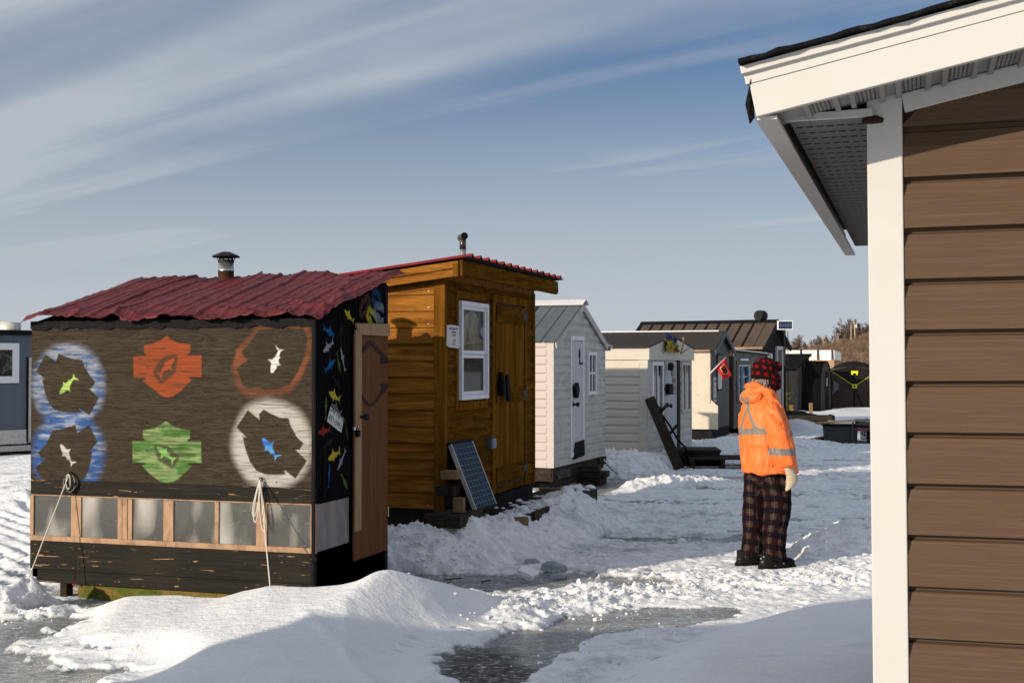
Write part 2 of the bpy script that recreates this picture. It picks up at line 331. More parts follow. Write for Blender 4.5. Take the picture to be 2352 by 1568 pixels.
m_darkply = mat('dark_brown_board_wall', (0.095, 0.058, 0.030), 0.7, layers=[((20, 20, 2), (0.05, 0.032, 0.02), 0.42, 0.62, 4, 0.7, 0.9)], bump=[((30, 30, 3), 0.3, 3, 0.5)])
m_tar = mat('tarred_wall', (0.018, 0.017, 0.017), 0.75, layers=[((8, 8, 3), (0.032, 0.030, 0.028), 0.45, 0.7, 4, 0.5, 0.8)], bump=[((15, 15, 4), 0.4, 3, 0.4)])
m_greyboard = mat('grey_upright_boards', (0.14, 0.135, 0.13), 0.8, layers=[((30, 30, 2.0), (0.035, 0.034, 0.034), 0.40, 0.60, 4, 0.8, 0.9), ((10, 10, 4), (0.14, 0.135, 0.13), 0.58, 0.72, 3, 0.3, 0.6)], bump=[((40, 40, 3), 0.4, 3, 0.5)])
m_darkwood = mat('dark_wet_lumber', (0.035, 0.026, 0.020), 0.65, layers=[((8, 8, 8), (0.060, 0.046, 0.034), 0.45, 0.7, 4, 0.6, 0.8), ((30, 30, 30), (0.012, 0.010, 0.009), 0.5, 0.65, 3, 0.4, 0.7)], bump=[((30, 30, 30), 0.4, 3, 0.4)])
m_lumber = mat('weathered_lumber', (0.23, 0.150, 0.080), 0.75, layers=[((7, 7, 7), (0.13, 0.088, 0.052), 0.45, 0.7, 4, 1.0, 0.9), ((40, 40, 40), (0.08, 0.055, 0.035), 0.55, 0.7, 3, 0.5, 0.6)], bump=[((35, 35, 35), 0.4, 3, 0.4)])
m_moss = mat('mossy_timber', (0.20, 0.13, 0.045), 0.85, layers=[((5, 5, 9), (0.085, 0.105, 0.018), 0.42, 0.56, 5, 0.5, 1.0), ((10, 10, 30), (0.10, 0.065, 0.03), 0.55, 0.68, 4, 1, 0.8), ((30, 30, 30), (0.03, 0.035, 0.01), 0.6, 0.7, 3, 0, 0.7)], bump=[((30, 30, 50), 0.8, 4, 0.4)])
m_bluegrey = mat('blue_grey_wall_metal', (0.115, 0.140, 0.170), 0.5, 0.1, layers=[((9, 9, 1), (0.115, 0.14, 0.165), 0.45, 0.65, 3, 0.2, 0.7)])
m_whitewash = mat('worn_whitewashed_boards', (0.52, 0.51, 0.50), 0.75, layers=[((18, 18, 40), (0.30, 0.28, 0.26), 0.50, 0.66, 5, 0.8, 0.8), ((4, 4, 16), (0.07, 0.06, 0.055), 0.66, 0.71, 5, 1.4, 0.9)], bump=[((20, 20, 60), 0.4, 4, 0.5)])
m_tarp = mat('white_tarp', (0.74, 0.68, 0.62), 0.55, layers=[((3, 3, 3), (0.66, 0.60, 0.54), 0.45, 0.7, 3, 0.5, 0.6)], bump=[((2.5, 2.5, 2.5), 1.0, 3, 1.0)])
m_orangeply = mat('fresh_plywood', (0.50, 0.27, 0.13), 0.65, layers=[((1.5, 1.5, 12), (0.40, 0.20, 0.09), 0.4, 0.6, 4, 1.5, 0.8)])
m_shadeply = mat('shaded_plywood', (0.30, 0.20, 0.14), 0.7, layers=[((1.5, 1.5, 12), (0.22, 0.15, 0.10), 0.4, 0.6, 4, 1.5, 0.8)])  # darker copy of the fresh plywood with the side wall's shade in its colour
# ------------------------------------------------------------------ shack frames
F0 = Frame(0.9085, 3.16, 17.6)          # brown sided cabin (extends to local +x)
F1 = Frame(-1.384, 9.0, 17.5)           # black shack with stencilled fish
F2 = Frame(-0.634, 11.8, 17.6)          # amber wood shack
F3 = Frame(0.56, 17.5, 20.0)
F4 = Frame(2.27, 21.5, 22.0)
F5 = Frame(4.43, 28.5, 20.0)
F6 = Frame(5.40, 31.2, 30.0)
F7 = Frame(6.65, 34.0, 28.0)
F8 = Frame(10.44, 47.0, 25.0)
F9 = Frame(11.40, 47.6, 25.0)
PER = Vector((2.215, 11.10, 0))

# ------------------------------------------------------------------ snow ground
def crest_profile():
    pts = [(165, 1374, .50), (215, 1378, .45), (290, 1374, .45), (400, 1371, .45), (500, 1378, .5), (560, 1360, .5), (620, 1349, .5), (700, 1354, .5), (760, 1350, .46), (820, 1340, .42),
           (860, 1316, .35), (890, 1309, .28), (960, 1328, .12), (1030, 1346, -.08), (1100, 1364, -.28), (1160, 1392, -.45)]
    out = []
    for px, py, off in pts:
        x, z = F1.F(px, py, -off); out.append((x, z, -off))
    return out
CREST = crest_profile()
RIDGES = [
    ([(-1.6, 11.1, .26, .40), (-1.1, 11.12, .31, .42), (-.72, 11.2, .30, .42), (-.42, 11.4, .40, .36), (-.1, 11.9, .30, .5), (.05, 12.35, .30, .5), (.3, 12.75, .34, .5), (.55, 13.3, .45, .42), (.75, 13.7, .30, .5), (.95, 14.1, .10, .5)], 1.0),
    ([(1.1, 20.9, .20, .7), (1.55, 20.75, .36, .7), (2.1, 20.95, .30, .5), (2.45, 21.7, .20, .35), (2.75, 23.0, .22, .3), (3.4, 24.2, .2, .5)], .8),
    ([(3.5, 24.6, .22, .8), (4.4, 25.4, .30, .9), (5.2, 26.2, .22, .9), (6.4, 27.5, .12, .8)], .8),
    ([(2.62, 11.55, .10, .25), (2.95, 11.95, .20, .30), (3.4, 12.2, .24, .35), (4.2, 12.5, .20, .4), (5.5, 13, .15, .5)], 1.0),
    ([(1.45, 18.0, .10, .5), (2.2, 18.3, .13, .5), (2.9, 18.9, .08, .5)], .9),
    ([(2.9, 15.6, .05, .4), (3.8, 15.5, .07, .5), (4.8, 15.8, .06, .5)], .9),
    ([(-3.98, 8.95, .07, .22), (-3.62, 9.15, .16, .22), (-3.44, 9.30, .22, .13), (-3.33, 9.36, .12, .11)], .7),
    ([(-7.5, 17.5, .25, 1.0), (-6.0, 16.5, .32, 1.1), (-4.6, 17.0, .22, 1.0)], .5),
    ([(-8, 22, .2, 1.2), (-6, 21.5, .3, 1.2), (-4, 22.5, .2, 1.0)], .3),
    ([(-1.0, 9.75, .16, .16), (-.92, 9.45, .14, .16), (-.80, 9.15, .12, .2)], .5),
    ([(7.9, 36.0, .22, .8), (8.5, 37.0, .2, .7)], .4),
    ([(11.9, 47.0, .10, .6), (13, 49.0, .12, .8), (17, 50, .08, 1.0)], .4),
]
ICE_MAIN = [(990, 1530), (1008, 1500), (1060, 1487), (1120, 1480), (1180, 1440), (1240, 1440), (1300, 1412), (1400, 1398), (1520, 1390), (1640, 1388), (1735, 1392), (1690, 1416), (1600, 1436), (1520, 1445), (1420, 1458), (1350, 1480), (1290, 1510), (1240, 1545), (1200, 1580), (1080, 1585), (1020, 1555)]
ICE_LEFT = [(-400, 1405), (-60, 1428), (60, 1436), (110, 1425), (175, 1400), (150, 1440), (110, 1475), (60, 1490), (170, 1520), (300, 1525), (330, 1545), (240, 1600), (-400, 1600)]
PLATE_W = [tuple(on_z(x, y, .06)[:2]) for x, y in ((130, 1500), (230, 1505), (330, 1500), (500, 1470), (800, 1440), (1060, 1440), (1040, 1470), (990, 1500), (985, 1540), (1010, 1600), (1050, 1760), (260, 1760), (200, 1620), (330, 1560), (270, 1535), (160, 1515))]
RID = [tuple(on_z(x, y, .12)[:2]) for x, y in ((797, 1488), (900, 1580), (700, 1452), (795, 1440))]
ICE_MAIN_W = [tuple(on_z(x, y, .01)[:2]) for x, y in ICE_MAIN]
ICE_LEFT_W = [tuple(on_z(x, y, .01)[:2]) for x, y in ICE_LEFT]
BR_EDGE = [tuple(on_z(x, y, .02)[:2]) for x, y in ((1290, 1640), (1345, 1560), (1400, 1520), (1480, 1490), (1560, 1465), (1640, 1432), (1730, 1402), (1790, 1388), (2010, 1396), (2300, 1385))] + [(7, 9.0), (7, 3), (0.2, 3)]
TROD = [None]
def heights(X, Y):
    """snow height, ice amount, dirt amount"""
    X = np.asarray(X, float); Y = np.asarray(Y, float)
    dist = np.hypot(X, Y)
    fine = sstep(60, 25, dist)
    lx = (X - F1.o.x) * F1.r.x + (Y - F1.o.y) * F1.r.y; ly = (X - F1.o.x) * F1.d.x + (Y - F1.o.y) * F1.d.y
    big = fbm(X * .28, Y * .28, 3, 5)
    z = .035 * big + .02
    far = sstep(40, 260, Y)
    rough = np.clip(.70 + .6 * fbm(X * .5, Y * .8, 3, 11), .22, 1.1)          # trodden, refrozen snow
    # smooth, wind packed drifts
    cx = np.array([c[0] for c in CREST]); cz = np.array([c[1] for c in CREST])
    gx = np.linspace(-3.2, 2.4, 561); gz = np.interp(gx, cx, cz); k1 = np.exp(-(np.linspace(-.15, .15, 31) / .05) ** 2); k1 /= k1.sum(); k2 = np.exp(-(np.linspace(-1, 1, 201) / .5) ** 2); k2 /= k2.sum()
    z1_ = np.convolve(np.pad(gz, 15, 'edge'), k1, 'valid'); z2_ = np.convolve(np.pad(gz, 100, 'edge'), k2, 'valid'); bl_ = sstep(.0, .75, np.interp(lx, cx, np.array([c[2] for c in CREST])) - ly)
    zc = np.interp(lx, gx, z1_) * (1 - bl_) + np.interp(lx, gx, z2_) * bl_; inl = sstep(cx[0] - .10, cx[0] + .14, lx + .25 * (ly + .45)) * sstep(cx[-1] + .5, cx[-1] - .1, lx)
    crest_ly = np.interp(lx, cx, np.array([c[2] for c in CREST]))
    front = crest_ly - ly
    wdt = 2.3 + .25 * np.sin(lx * 1.3 + .5) - .9 * sstep(0.0, 1.3, lx)
    t = np.clip(front / wdt, 0, 1)
    fr = np.where(front > 0, (1 - t) ** 1.7 * (1 + .9 * t), 1 - sstep(0, .36, -front) * .85)
    back = np.where(lx > .05, 1 - sstep(0, .55, -front), fr)
    fr = np.where((front <= 0) & (lx > .05), back, fr)
    # a bare wall foot at the left, where the mossy timber shows
    A = zc * fr * inl
    pl = sdf_poly(X, Y, PLATE_W) + .10 * fbm(X * 1.1, Y * 1.1, 3, 66)
    plate = sstep(.05, -1.05, pl) * (.075 + .02 * fbm(X * .9, Y * .9, 2, 67))
    A = np.maximum(A, plate) + .35 * np.minimum(A, plate)
    rd, rt = sdf_seg(X, Y, RID[0], RID[1]); rd2, _ = sdf_seg(X, Y, RID[0], RID[2]); rd3, _ = sdf_seg(X, Y, RID[0], RID[3])
    A = A + .016 * np.exp(-(rd / .05) ** 2) + .012 * np.exp(-(rd2 / .045) ** 2) + .012 * np.exp(-(rd3 / .05) ** 2) + .020 * np.exp(-(np.minimum(rd, rd3) / .30) ** 2) * sstep(.1, -.1, pl)
    A = A + .020 * np.maximum(0, billow(X * 2.6 + 3, Y * 5.2, 3, 68) - .62) * 4 * sstep(0, -.2, pl) * sstep(-.3, -.9, lx) * sstep(1.5, 2.0, front)
    ev = sdf_poly(X, Y, BR_EDGE)
    Bm = sstep(.0, -.75, ev) * .20 + sstep(-.5, -1.6, ev) * .08 + .03 * fbm(X * 1.1, Y * 1.1, 2, 90) * sstep(0, -.6, ev)
    smooth = np.maximum(np.maximum(sstep(.03, .09, A), sstep(0.02, -.10, pl)), sstep(.06, -.22, ev))
    smooth = np.maximum(smooth, sstep(-2.6, -3.2, lx) * sstep(10.5, 12, Y) * .5)
    z = np.maximum(z, .012 * big) * (1 - smooth) + .012 * smooth
    im = sdf_poly(X, Y, ICE_MAIN_W); il = sdf_poly(X, Y, ICE_LEFT_W)
    near_ice = (.12 + .88 * sstep(0, .55, im)) * (.12 + .88 * sstep(0, .40, il))
    A = A * near_ice; Bm = Bm * (.12 + .88 * sstep(0, .35, im))
    z = z + A + Bm
    chunk = np.zeros_like(X)
    for pts, rr in RIDGES:
        bx0 = min(p[0] for p in pts) - 2; bx1 = max(p[0] for p in pts) + 2; by0 = min(p[1] for p in pts) - 2.5; by1 = max(p[1] for p in pts) + 2.5
        k = (X > bx0) & (X < bx1) & (Y > by0) & (Y < by1)
        if not k.any(): continue
        xs = X[k]; ys = Y[k]; hh = np.zeros_like(xs)
        for a, b in zip(pts[:-1], pts[1:]):
            d, t = sdf_seg(xs, ys, a, b); h = a[2] + (b[2] - a[2]) * t; w = a[3] + (b[3] - a[3]) * t
            q = np.clip(d / (w * 1.35), 0, 1); hh = np.maximum(hh, h * (1 - q * q * (3 - 2 * q)))
        z[k] = np.maximum(z[k], hh + .35 * z[k]); chunk[k] = np.maximum(chunk[k], sstep(.02, .12, hh) * rr)
        smooth[k] = smooth[k] * (1 - sstep(.02, .08, hh))
    # the chopped band that runs from the drift past the walker
    band, _ = sdf_seg(X, Y, (-.1, 8.9), (1.2, 10.2)); band2, _ = sdf_seg(X, Y, (1.2, 10.2), (4.6, 11.0))
    bm = np.maximum(sstep(.75, .15, band) * 1.0, sstep(.9, .2, band2) * .75) * (1 - smooth)
    pd = np.hypot(X - PER.x - .02, (Y - PER.y) * 1.2); chunk = np.maximum(chunk, bm * .75) * sstep(.22, .50, pd) * (.15 + .85 * sstep(-.02, .25, im))
    path = np.clip(1 - smooth, 0, 1) * fine
    b1 = billow(X * 5.5, Y * 5.5, 4, 21, .6); b2 = billow(X * 13, Y * 13, 3, 33, .55)
    cl = vn(X * 9 + 2 * vn(X * 4, Y * 4, 3), Y * 9, 44)
    b3 = billow(X * 27, Y * 27, 3, 35, .6)
    z = z + chunk * ((b1 - .55) * .125 + (b2 - .5) * .060 + (b3 - .5) * .018 + sstep(.62, .86, cl) * .020) * fine
    rg = rough * (1 - chunk) * path * (.2 + .8 * sstep(.22, .5, pd)) * (.2 + .8 * sstep(-.02, .3, im))
    tr = fbm(X * 1.6 + .3 * fbm(X * 3, Y * 3, 2, 71), Y * 6.5, 4, 61, .6)    # long low scrapes across the path
    z = z + rg * ((b1 - .55) * .060 + tr * .034 + (b2 - .5) * .036 + (b3 - .5) * .014 + fbm(X * 26, Y * 26, 3, 81) * .008)
    z = z + smooth * (.004 * fbm(X * 7, Y * 3, 3, 91) + .006 * fbm(X * 2.0, Y * 1.2, 3, 95)) * fine
    # snowmobile tracks, left
    tk = sstep(-3.4, -4.0, X + (Y - 12) * .25) * sstep(9.8, 10.5, Y) * sstep(19, 15, Y)
    ph = (X * .80 + Y * .60) * 2 * math.pi / .21
    z = z + tk * (.022 * np.sin(ph + 1.2 * fbm(X, Y, 2, 7)) * sstep(-.1, .5, fbm(X * .5, Y * .5, 2, 15) + .2))
    # ice
    n1 = fbm(X * 2.2, Y * 4.5, 4, 41); n2 = fbm(X * 9, Y * 16, 3, 43)
    ice = sstep(.05, -.06, im + .10 * n1 + .08 * n2 + .01)
    ice = np.maximum(ice, sstep(.05, -.08, il + .22 * n1 + .12 * n2 + .05))
    spots = .75 * sstep(.22, .42, fbm(X * .55, Y * 1.5, 4, 51, .6) + .30 * n2 + .12 * n1) * (1 - sstep(.04, .10, A + Bm)) * (1 - sstep(.1, .5, chunk)) * sstep(34, 20, Y) * sstep(-4.5, -3.3, X) * .9
    behind, _ = sdf_seg(X, Y, (-.6, 10.2), (1.0, 10.4)); spots = np.maximum(spots, sstep(.42, .1, behind + .35 * n1 + .3 * n2) * .7)
    cab4, _ = sdf_seg(X, Y, (1.0, 19.4), (3.4, 19.7)); spots = np.maximum(spots, sstep(.6, .1, cab4 + .6 * n1 + .35 * n2) * .6)
    under, _ = sdf_seg(X, Y, (.9, 17.4), (1.6, 19)); spots = np.maximum(spots, sstep(.8, .1, under + .3 * n1) * .7)
    ice = np.maximum(ice, spots * (1 - sstep(.05, .10, A + Bm)))
    iced = sstep(.0, .5, ice)
    z = z * (1 - .85 * iced) - .012 * iced + .004 * fbm(X * 6, Y * 6, 2, 99) * iced
    dirt = sstep(.05, -.10, sdf_poly(X, Y, [tuple(on_z(x, y, .01)[:2]) for x, y in ((985, 1560), (1010, 1500), (1100, 1480), (1200, 1500), (1260, 1540), (1180, 1600), (1000, 1600))]) + .16 * n1)
    # foot of the first shack: ice and slush left of the drift tip
    # hollow round the mossy timber
    fl = sstep(-2.42, -2.30, lx) * sstep(-.9, -1.1, lx) * sstep(-.40, -.22, ly) * sstep(1.5, 1.2, ly)
    z = z * (1 - fl * .6)
    # everything under the shacks is low; land far away
    TROD[0] = np.clip(rg + chunk * .5, 0, 1)
    return z, ice, dirt
def zat(x, y):
    return float(heights(np.array([x]), np.array([y]))[0][0])

def axis(segs):
    out = []
    for a, b, n in segs: out += list(np.linspace(a, b, n, endpoint=False))
    return np.array(out + [segs[-1][1]])
def make_ground():
    xs = axis([(-900, -120, 22), (-120, -20, 50), (-20, -6, 90), (-6, -4.2, 50), (-4.2, 4.6, 480), (4.6, 8, 90), (8, 24, 90), (24, 120, 40), (120, 900, 20)])
    ys = axis([(-120, -10, 16), (-10, 4, 40), (4, 6.2, 60), (6.2, 13.2, 400), (13.2, 20, 230), (20, 32, 180), (32, 60, 130), (60, 200, 60), (200, 1600, 30)])
    X, Y = np.meshgrid(xs, ys); z, ice, dirt = heights(X, Y)
    nx, ny = len(xs), len(ys)
    co = np.stack([X, Y, z], -1).reshape(-1, 3).astype(np.float32)
    i = np.arange(nx * ny).reshape(ny, nx)
    q = np.stack([i[:-1, :-1], i[:-1, 1:], i[1:, 1:], i[1:, :-1]], -1).reshape(-1, 4)
    me = bpy.data.meshes.new('snow_ground'); me.vertices.add(len(co)); me.vertices.foreach_set('co', co.ravel())
    me.loops.add(q.size); me.loops.foreach_set('vertex_index', q.ravel().astype(np.int32))
    me.polygons.add(len(q)); me.polygons.foreach_set('loop_start', np.arange(0, q.size, 4, dtype=np.int32)); me.polygons.foreach_set('loop_total', np.full(len(q), 4, np.int32))
    me.polygons.foreach_set('use_smooth', np.ones(len(q), bool)); me.update(calc_edges=True)
    col = np.stack([ice.ravel(), dirt.ravel(), TROD[0].ravel(), np.ones(nx * ny)], -1).astype(np.float32)
    a = me.attributes.new('surf', 'FLOAT_COLOR', 'POINT'); a.data.foreach_set('color', col.ravel())
    m = bpy.data.materials.new('snow_and_ice'); m.use_nodes = True; nt = m.node_tree; N = nt.nodes; L = nt.links; b = N['Principled BSDF']
    tc = N.new('ShaderNodeTexCoord'); at_ = N.new('ShaderNodeAttribute'); at_.attribute_name = 'surf'
    sp = N.new('ShaderNodeSeparateColor'); L.new(at_.outputs['Color'], sp.inputs[0])
    def nz(s, det, seed, rough=.6, dist=0.):
        mp = N.new('ShaderNodeMapping'); mp.inputs['Scale'].default_value = s; mp.inputs['Location'].default_value = (seed, seed, 0); L.new(tc.outputs['Object'], mp.inputs[0])
        n = N.new('ShaderNodeTexNoise'); n.inputs['Scale'].default_value = 1; n.inputs['Detail'].default_value = det; n.inputs['Roughness'].default_value = rough; n.inputs['Distortion'].default_value = dist
        L.new(mp.outputs[0], n.inputs[0]); return n.outputs[0]
    def mr(v, lo, hi, a=0., c=1.):
        n = N.new('ShaderNodeMapRange'); n.inputs[1].default_value = lo; n.inputs[2].default_value = hi; n.inputs[3].default_value = a; n.inputs[4].default_value = c; L.new(v, n.inputs[0]); return n.outputs[0]
    def mix(f, a, c):
        x = N.new('ShaderNodeMix'); x.data_type = 'RGBA'; L.new(f, x.inputs[0])
        for k, v in ((6, a), (7, c)):
            if isinstance(v, tuple): x.inputs[k].default_value = (*v, 1)
            else: L.new(v, x.inputs[k])
        return x.outputs[2]
    def ma(op, a, c):
        n = N.new('ShaderNodeMath'); n.operation = op; n.use_clamp = op in ('ADD',)
        for k, v in ((0, a), (1, c)):
            if isinstance(v, (int, float)): n.inputs[k].default_value = v
            else: L.new(v, n.inputs[k])
        return n.outputs[0]
    snow = mix(mr(nz((3, 3, 3), 5, 1), .4, .7), (.85, .86, .88), (.90, .90, .905))
    snow = mix(mr(nz((1.2, 5, 5), 5, 4, .65), .60, .75, 0, .35), snow, (.50, .50, .50))
    tf = ma('MULTIPLY', sp.outputs[2], mr(nz((5, 13, 6), 6, 21, .72, .4), .44, .60)); snow = mix(tf, snow, (.50, .53, .57))
    tf2 = ma('MULTIPLY', sp.outputs[2], mr(nz((1.1, 3.6, 2), 6, 27, .70, .6), .56, .66)); snow = mix(tf2, snow, (.36, .38, .40))
    tf3 = ma('MULTIPLY', sp.outputs[2], mr(nz((19, 30, 19), 3, 33, .6), .68, .72)); snow = mix(tf3, snow, (.20, .17, .14))
    icec = mix(mr(nz((1.6, 4, 4), 5, 8, .65, .6), .38, .62), (.15, .165, .165), (.30, .315, .315))
    icec = mix(mr(nz((30, 30, 30), 3, 9), .60, .68, 0, .8), icec, (.06, .06, .058))
    dk = mix(mr(nz((14, 22, 14), 5, 11, .7), .40, .56), (.010, .008, .007), (.075, .070, .064))
    icec = mix(ma('MULTIPLY', sp.outputs[1], .92), icec, dk)
    frost = mr(nz((14, 30, 10), 6, 14, .78), .54, .66, 0, 1)                  # snow grains stuck on the ice
    edge = mr(sp.outputs[0], .25, .55)
    fac = ma('MULTIPLY', edge, ma('SUBTRACT', 1.0, frost))
    L.new(mix(fac, snow, icec), b.inputs['Base Color'])
    L.new(ma('ADD', mr(fac, 0, 1, .62, .26), ma('MULTIPLY', sp.outputs[1], .35)), b.inputs['Roughness'])
    b.inputs['Specular IOR Level'].default_value = .35
    bp = N.new('ShaderNodeBump'); bp.inputs['Distance'].default_value = .02; L.new(nz((38, 38, 38), 6, 2, .7), bp.inputs['Height']); L.new(mr(fac, 0, 1, .38, .10), bp.inputs['Strength'])
    bp2 = N.new('ShaderNodeBump'); bp2.inputs['Distance'].default_value = .05; bp2.inputs['Strength'].default_value = .42; L.new(nz((9, 15, 9), 5, 6, .62), bp2.inputs['Height'])
    L.new(bp.outputs[0], bp2.inputs['Normal']); L.new(bp2.outputs[0], b.inputs['Normal'])
    me.materials.append(m)
    o = bpy.data.objects.new('snow_ground', me); C.objects.link(o); setp(o, kind='structure')
    return m
m_snowmat = make_ground()

def rubble():                        # loose lumps of snow lying on the trodden snow
    r = random.Random(5); mb = MB(); n = 3600
    ico = bmesh.new(); bmesh.ops.create_icosphere(ico, subdivisions=1, radius=1); iv = [v.co.copy() for v in ico.verts]; ifc = [[v.index for v in f.verts] for f in ico.faces]; ico.free()
    zones = [((-.1, 8.85), (1.3, 10.2), .42, 2.2), ((1.2, 10.1), (4.6, 11.0), .50, 2.0), ((-1.5, 10.95), (-.3, 11.1), .30, 1.5), ((-.1, 11.7), (.7, 13.2), .30, 1.4), ((2.6, 11.5), (4.2, 12.4), .25, 1.2), ((-3.9, 8.7), (-3.2, 9.2), .25, .5), ((1.2, 20.2), (2.8, 21.4), .35, .8), ((3.3, 24.0), (4.8, 25.2), .4, .7), ((.1, 7.6), (1.7, 8.6), .30, .25), ((1, 13), (4.5, 19), 1.2, 1.0)]
    tot = sum(q[3] for q in zones); P = []
    for a, b, w, k in zones:
        for _ in range(int(n * k / tot)):
            t = r.random(); x = a[0] + (b[0] - a[0]) * t + r.gauss(0, w * .6); y = a[1] + (b[1] - a[1]) * t + r.gauss(0, w * .6)
            s = .005 + .015 * r.random() ** 3.0
            if k > 1.9 and r.random() < .03: s *= 1.8
            P.append((x, y, s))
    hx = heights(np.array([p[0] for p in P]), np.array([p[1] for p in P]))[0]
    for (x, y, s), h in zip(P, hx):
        if (x - PER.x) ** 2 + (y - PER.y) ** 2 < .05: continue
        sx, sy, sz = s * r.uniform(.7, 1.5), s * r.uniform(.7, 1.5), s * r.uniform(.45, .9); a = r.uniform(0, 6.28); ca, sa = math.cos(a), math.sin(a)
        vs = []
        for v in iv:
            j = r.uniform(.72, 1.2); q = (v.x * sx * j, v.y * sy * j, v.z * sz * j)
            vs.append((x + q[0] * ca - q[1] * sa, y + q[0] * sa + q[1] * ca, h + q[2] + sz * .35))
        mb.add(vs, ifc, 0, False)
    o = mb.build('snow_rubble', m_snow_cap); setp(o, 'small loose lumps of snow lying on the trodden path', 'snow', kind='stuff')
rubble()

# ------------------------------------------------------------------ siding helpers
def lap(mb, face, u0, u1, z0, z1, exp, out=.014, prof='bevel', urange=None, m=0, w0=0.0, inset=0.0):
    """lapped boards on a wall. face 'F': plane y=w0 facing -y, u = x. face 'D': plane x=w0 facing +x, u = y."""
    def P(u, w, z): return (u, w0 - w, z) if face == 'F' else (w0 + w, u, z)
    z = z0
    while z < z1 - 1e-4:
        zt = min(z + exp, z1)
        a0, a1 = (u0, u1) if urange is None else urange(z); b0, b1 = (u0, u1) if urange is None else urange(zt)
        if a1 - a0 > .01:
            j = R.uniform(-.0012, .0012)
            if prof == 'bevel': pr = [(-.002, z), (out + j, z), (.005, zt - .006), (-.002, zt - .006), (-.002, zt)]
            else: pr = [(-.008, z), (out, z + .001), (out + .001, z + (zt - z) * .60), (out * .30, z + (zt - z) * .88), (-.008, z + (zt - z) * .915), (-.008, zt)]
            vs = []
            for (w, zz) in pr:
                t = (zz - z) / max(zt - z, 1e-6); l = a0 + (b0 - a0) * t; h = a1 + (b1 - a1) * t
                vs += [P(l, w, zz), P(h, w, zz)]
            n = len(pr); fs = [(2 * i, 2 * i + 1, 2 * i + 3, 2 * i + 2) if face == 'F' else (2 * i, 2 * i + 1, 2 * i + 3, 2 * i + 2) for i in range(n - 1)]
            fs += [tuple(2 * i for i in range(n))[::-1], tuple(2 * i + 1 for i in range(n))]
            mb.add(vs, fs, m)
        z = zt
def frame_rect(mb, face, u0, u1, z0, z1, w, t, w0=0.0, back=0.0, m=0):
    """a rectangular window frame of bar width w standing t proud of the wall"""
    for (a, b, c, d) in ((u0, u1, z0, z0 + w), (u0, u1, z1 - w, z1), (u0, u0 + w, z0 + w, z1 - w), (u1 - w, u1, z0 + w, z1 - w)):
        if face == 'F': mb.box(a, b, w0 - t, w0 + back, c, d, m)
        else: mb.box(w0 - back, w0 + t, a, b, c, d, m)
def rect(face, u0, u1, z0, z1, t, w0=0.0, th=.004, mb=None, m=0):
    mb = mb or MB()
    if face == 'F': mb.box(u0, u1, w0 - t, w0 - t + th, z0, z1, m)
    else: mb.box(w0 + t - th, w0 + t, u0, u1, z0, z1, m)
    return mb
def text_mesh(s, size, name, material, parent, loc, rot, extrude=.0006, align='CENTER', shear=0.0):
    cu = bpy.data.curves.new('txt', 'FONT'); cu.body = s; cu.size = size; cu.extrude = extrude; cu.align_x = align; cu.align_y = 'CENTER'; cu.shear = shear
    t = bpy.data.objects.new('txt', cu); C.objects.link(t); bpy.context.view_layer.update()
    me = bpy.data.meshes.new_from_object(t.evaluated_get(bpy.context.evaluated_depsgraph_get()))
    bpy.data.objects.remove(t); me.name = name; me.materials.clear(); me.materials.append(material)
    o = bpy.data.objects.new(name, me); C.objects.link(o); o.parent = parent; o.location = loc; o.rotation_euler = rot
    return o
ROT_F = (math.pi / 2, 0, 0)               # text on a wall facing local -y
ROT_D = (math.pi / 2, 0, math.pi / 2)     # text on a wall facing local +x
